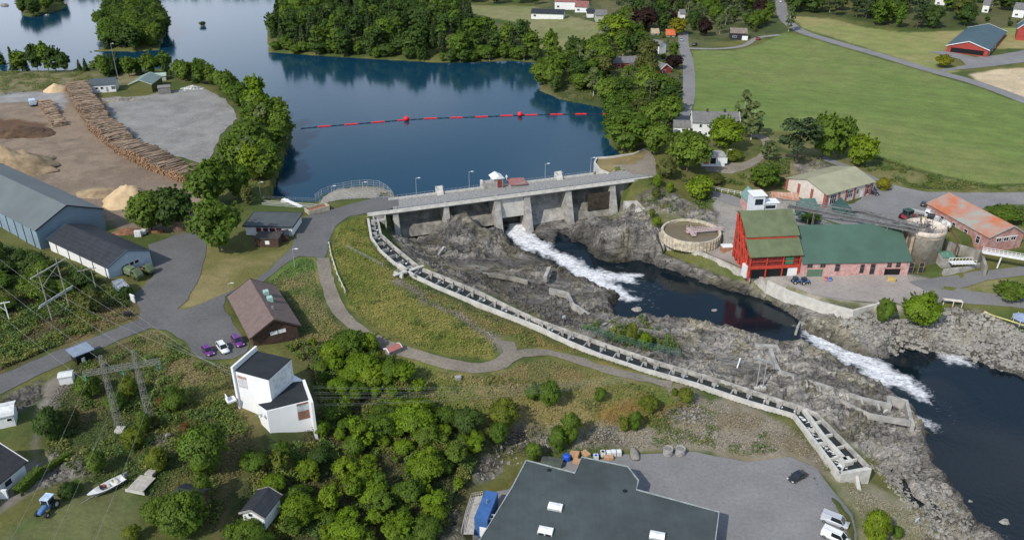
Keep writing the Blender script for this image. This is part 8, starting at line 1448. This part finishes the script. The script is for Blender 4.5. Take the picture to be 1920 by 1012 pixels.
a = P3(580,404,3.05); b = P3(618,394,3.05); d = b-a; t = empty('storage_bin', a, math.atan2(d.y, d.x), 'open concrete bin with rust-orange inside beside the approach road', 'bin'); l = d.length; mb = MB(); mb.b2(0, l, -.12, .12, 0, 1.6); mb.b2(0, l, 2.9, 3.1, 0, 1.6); mb.b2(-.15, .1, .12, 2.9, 0, 1.6); mb.b2(l-.1, l+.15, .12, 2.9, 0, 1.6); mb.build('wall', mat('cream concrete', (.42, .38, .28), .9, .15), t); mb = MB(); mb.b2(.12, l-.12, .13, 2.88, .05, .9); mb.build('contents', mat('rust contents', (.30, .10, .05), .9, .3, 1.2), t)
# ------------------------------------------------------------------ odd things on the left
cb = mat('grey blue steel box', (.20, .26, .34), .6, .1, 1, wave=(0, .4, .12))
def boxthing(name, label, cat, u, v, dims, rz, m, lid=None, z=None, part='body'):
    t = local_thing(name, label, cat, u, v, rz, z); mb = MB(); mb.b2(-dims[0]/2, dims[0]/2, -dims[1]/2, dims[1]/2, 0, dims[2]); mb.build(part, m, t); mb = MB(); mb.b2(-dims[0]/2-.06, dims[0]/2+.06, -dims[1]/2-.06, dims[1]/2+.06, dims[2]+.003, dims[2]+.12); mb.build('lid', lid or m, t); 
    mb = MB(); [mb.b2(x-.06, x+.06, -dims[1]/2-.05, -dims[1]/2-.003, .05, dims[2]) for x in (-dims[0]*.25, dims[0]*.25)]; mb.build('rib', m, t); return t
boxthing('storage_container', 'grey-blue steel container at the corner of the workshop', 'container', 230, 548, (5.5, 2.4, 2.4), -.85, cb, mat('grey blue lid', (.28, .30, .32))); boxthing('white_panel_box', 'white panel leaning by the container at the road edge', 'panel', 250, 566, (1.8, .3, 1.9), -.6, white); boxthing('white_tank', 'white plastic tank on the lot beside the brush heap', 'tank', 260, 443, (1.8, 1.2, 1.6), .1, totw); boxthing('white_tank', 'smaller white tank right of the first at the lot edge', 'tank', 271, 438, (1.1, 1.0, 1.3), .1, totw); boxthing('pallet_stack', 'brown stack of empty pallets beside the tree clump', 'pallet stack', 337, 431, (3.2, 2.2, 3.0), .15, mat('pallet stack wood', (.20, .13, .09), .9, .3, 1, wave=(2, .3, .4)))
boxthing('junk_pile', 'orange-brown boards lying at the lot edge by the pallets', 'boards', 296, 436, (3.4, 1.0, .5), .05, mat('rusty boards', (.28, .13, .07), .9, .3, 1)); boxthing('stone_block', 'grey stone block beside the path above the lower slope', 'block', 859, 712, (1.2, .9, .8), .3, conc); boxthing('junk_pile', 'dark junk under the workshop eave by the road', 'junk', 240, 592, (1.6, 1.2, .8), .3, blk)
fence('garden_fence', 'white board fence running down beside the bungalow', [(32,928,2.6),(52,900,2.7),(73,879,2.9)], 1.0, white, 2, 3, .2, .08, .1); boxthing('white_screen', 'white garden screen by the bungalow corner', 'screen', 8, 934, (1.6, .3, 1.8), 0, white)
# ------------------------------------------------------------------ right bank oddments
t = local_thing('goal_frame', 'white rectangular goal-like frame at the edge of the courtyard', 'frame', 1785, 575, -.25); mb = MB(); mb.b2(-2.4, 2.4, -.12, .12, 1.7, 1.95); 
for x in (-2.35, .1, 2.35): mb.b2(x-.1, x+.1, -.1, .1, 0, 1.7)
mb.build('frame', mat('cream paint', (.6, .54, .46)), t); mb = MB(); mb.b2(-2.4, 2.4, .12, 1.4, 1.6, 1.69); mb.build('top_panel', mat('cream paint', (.6, .54, .46)), t)
t = local_thing('yellow_boom', 'yellow tow bar lying on the bank above the boulders', 'tow bar', 1850, 590, -.75); mb = MB(); mb.add([(-.8, -.5, .1), (-.8, .9, .1), (.6, .2, .1), (-.8, -.5, .6), (-.8, .9, .6), (.6, .2, .5)], [(2, 1, 0), (3, 4, 5), (0, 1, 4, 3), (1, 2, 5, 4), (2, 0, 3, 5)]); mb.build('bracket', mat('yellow paint', (.62, .56, .2)), t); mb = MB(); mb.tube((.4, .2, .3), (9, .2, .3), .16, 6); mb.build('bar', mat('yellow paint', (.62, .56, .2)), t)
t = local_thing('trampoline', 'round blue-topped trampoline with dark side net at the right edge', 'trampoline', 1916, 606, 0); mb = MB(); mb.lathe([(2.5, .0), (2.5, 1.6)], n=24); mb.build('net', mat('dark net', (.05, .05, .06)), t); mb = MB(); mb.lathe([(2.6, 1.6), (2.6, 1.75)], n=24); mb.build('mat', mat('blue grey mat', (.30, .36, .48), .6), t); 
for k in range(8): a = k*math.pi/4; mb = MB(); mb.tube((2.58*math.cos(a), 2.58*math.sin(a), 0), (2.58*math.cos(a), 2.58*math.sin(a), 2.0), .06); mb.build('leg', white, t)
for u, v, lab in ((1057,603,'small white and blue sign on the rocks by the ladder'), (1717,985,'small white sign board on the lower river bank')):
    t = local_thing('warning_sign', lab, 'sign', u, v, .5); mb = MB(); mb.tube((0, 0, 0), (0, 0, 1.6), .05); mb.build('post', steel, t); mb = MB(); mb.b2(-.5, .5, -.03, .03, 1.1, 1.9); mb.build('board', mat('pale sign board', (.6, .62, .72), .5), t)
for u, v, lab, m_ in ((1556,527,'blue drum outside the green garage door','b'), (1548,526,'red and white drum beside the blue one','r')):
    t = local_thing('drum', lab, 'drum', u, v, 0); mb = MB(); mb.lathe([(.5, 0), (.5, 1.1), (.42, 1.15)], n=12); mb.build('barrel', paint('drum blue', (.03, .10, .35)) if m_ == 'b' else paint('drum red', (.4, .06, .05)), t); mb = MB(); mb.lathe([(.52, .5), (.52, .6)], n=12); mb.build('hoop', white, t)
boxthing('crate_stack', 'ochre crate leaning at the foot of the pink hall', 'crate', 1671, 527, (2.2, 1, 1.0), -.4, mat('ochre crate', (.45, .33, .12))); boxthing('yellow_box', 'yellow box at the edge of the round basin', 'box', 1334, 466, (1.4, .8, .8), .3, mat('yellow box', (.6, .55, .2))); boxthing('white_shelter', 'white flat-roofed booth between basin and red tower', 'booth', 1362, 472, (3.4, 2.4, 2.0), .1, mat('orange brown wall', (.33, .17, .1)), white)
t = local_thing('pool_grating', 'broken steel frame standing in the dark rock pool', 'grating', 1372, 684, 0, -11.5); o1 = t.location; mb = MB(); q = [P3(u, v, -10.4)-o1 for u, v in ((1342,672),(1380,668),(1394,680),(1352,683))]
for a, b in ((0, 1), (0, 3), (3, 2), (0, 2), (3, 1)): mb.beam(q[a], q[b], .12, .12)
for p in q: mb.tube(p-Vector((0, 0, 1.4)), p+Vector((0, 0, .8)), .08)
mb.build('frame', steel, t); mb = MB(); b = P3(1382,690,-10.6)-o1; c = P3(1388,672,-9.6)-o1; mb.beam(b, c, .3, .5); mb.build('post', white, t)
# rocks showing in the river and the lake
def rock(name, label, u, v, z, r, m=rkm): 
    o = link_mesh(name, [(math.cos(a)*r*(1 if k == 0 else .6)*(1+.2*math.sin(3*a+u)), math.sin(a)*r*.7*(1 if k == 0 else .55), -.4 if k == 0 else r*.35+.1*math.sin(a*2+u)) for k in (0, 1) for a in [2*math.pi*i/9 for i in range(9)]], [(i, (i+1) % 9, 9+(i+1) % 9, 9+i) for i in range(9)]+[tuple(range(9, 18))], m); o.location = P3(u, v, z); tag(o, label, 'rock')
rock('river_rock', 'flat grey rock in the dark pool below the rapid', 1194, 581, -12, 1.8); rock('river_rock', 'pale single rock in the middle of the dark pool', 1339, 582, -12, 1.0); rock('river_rock', 'pale rock far down the big lower pool near the bank', 1884, 978, -15.4, 1.2); rock('river_rock', 'lone pale stone just off the lower rocks', 1819, 939, -15.4, .6); rock('river_rock', 'small pale rock off the lower bank', 1788, 918, -15.4, .6)
tpx(380,48,40,14,'round','dark','tiny lone tree on a reef in the upper left lake', .3)
rock('lake_reef', 'bare flat reef under the lone tree in the upper lake', 380, 49, 0, 2.2); rock('lake_reef', 'low dark reef in the far left corner of the lake', 8, 10.5, 0, 3.5)
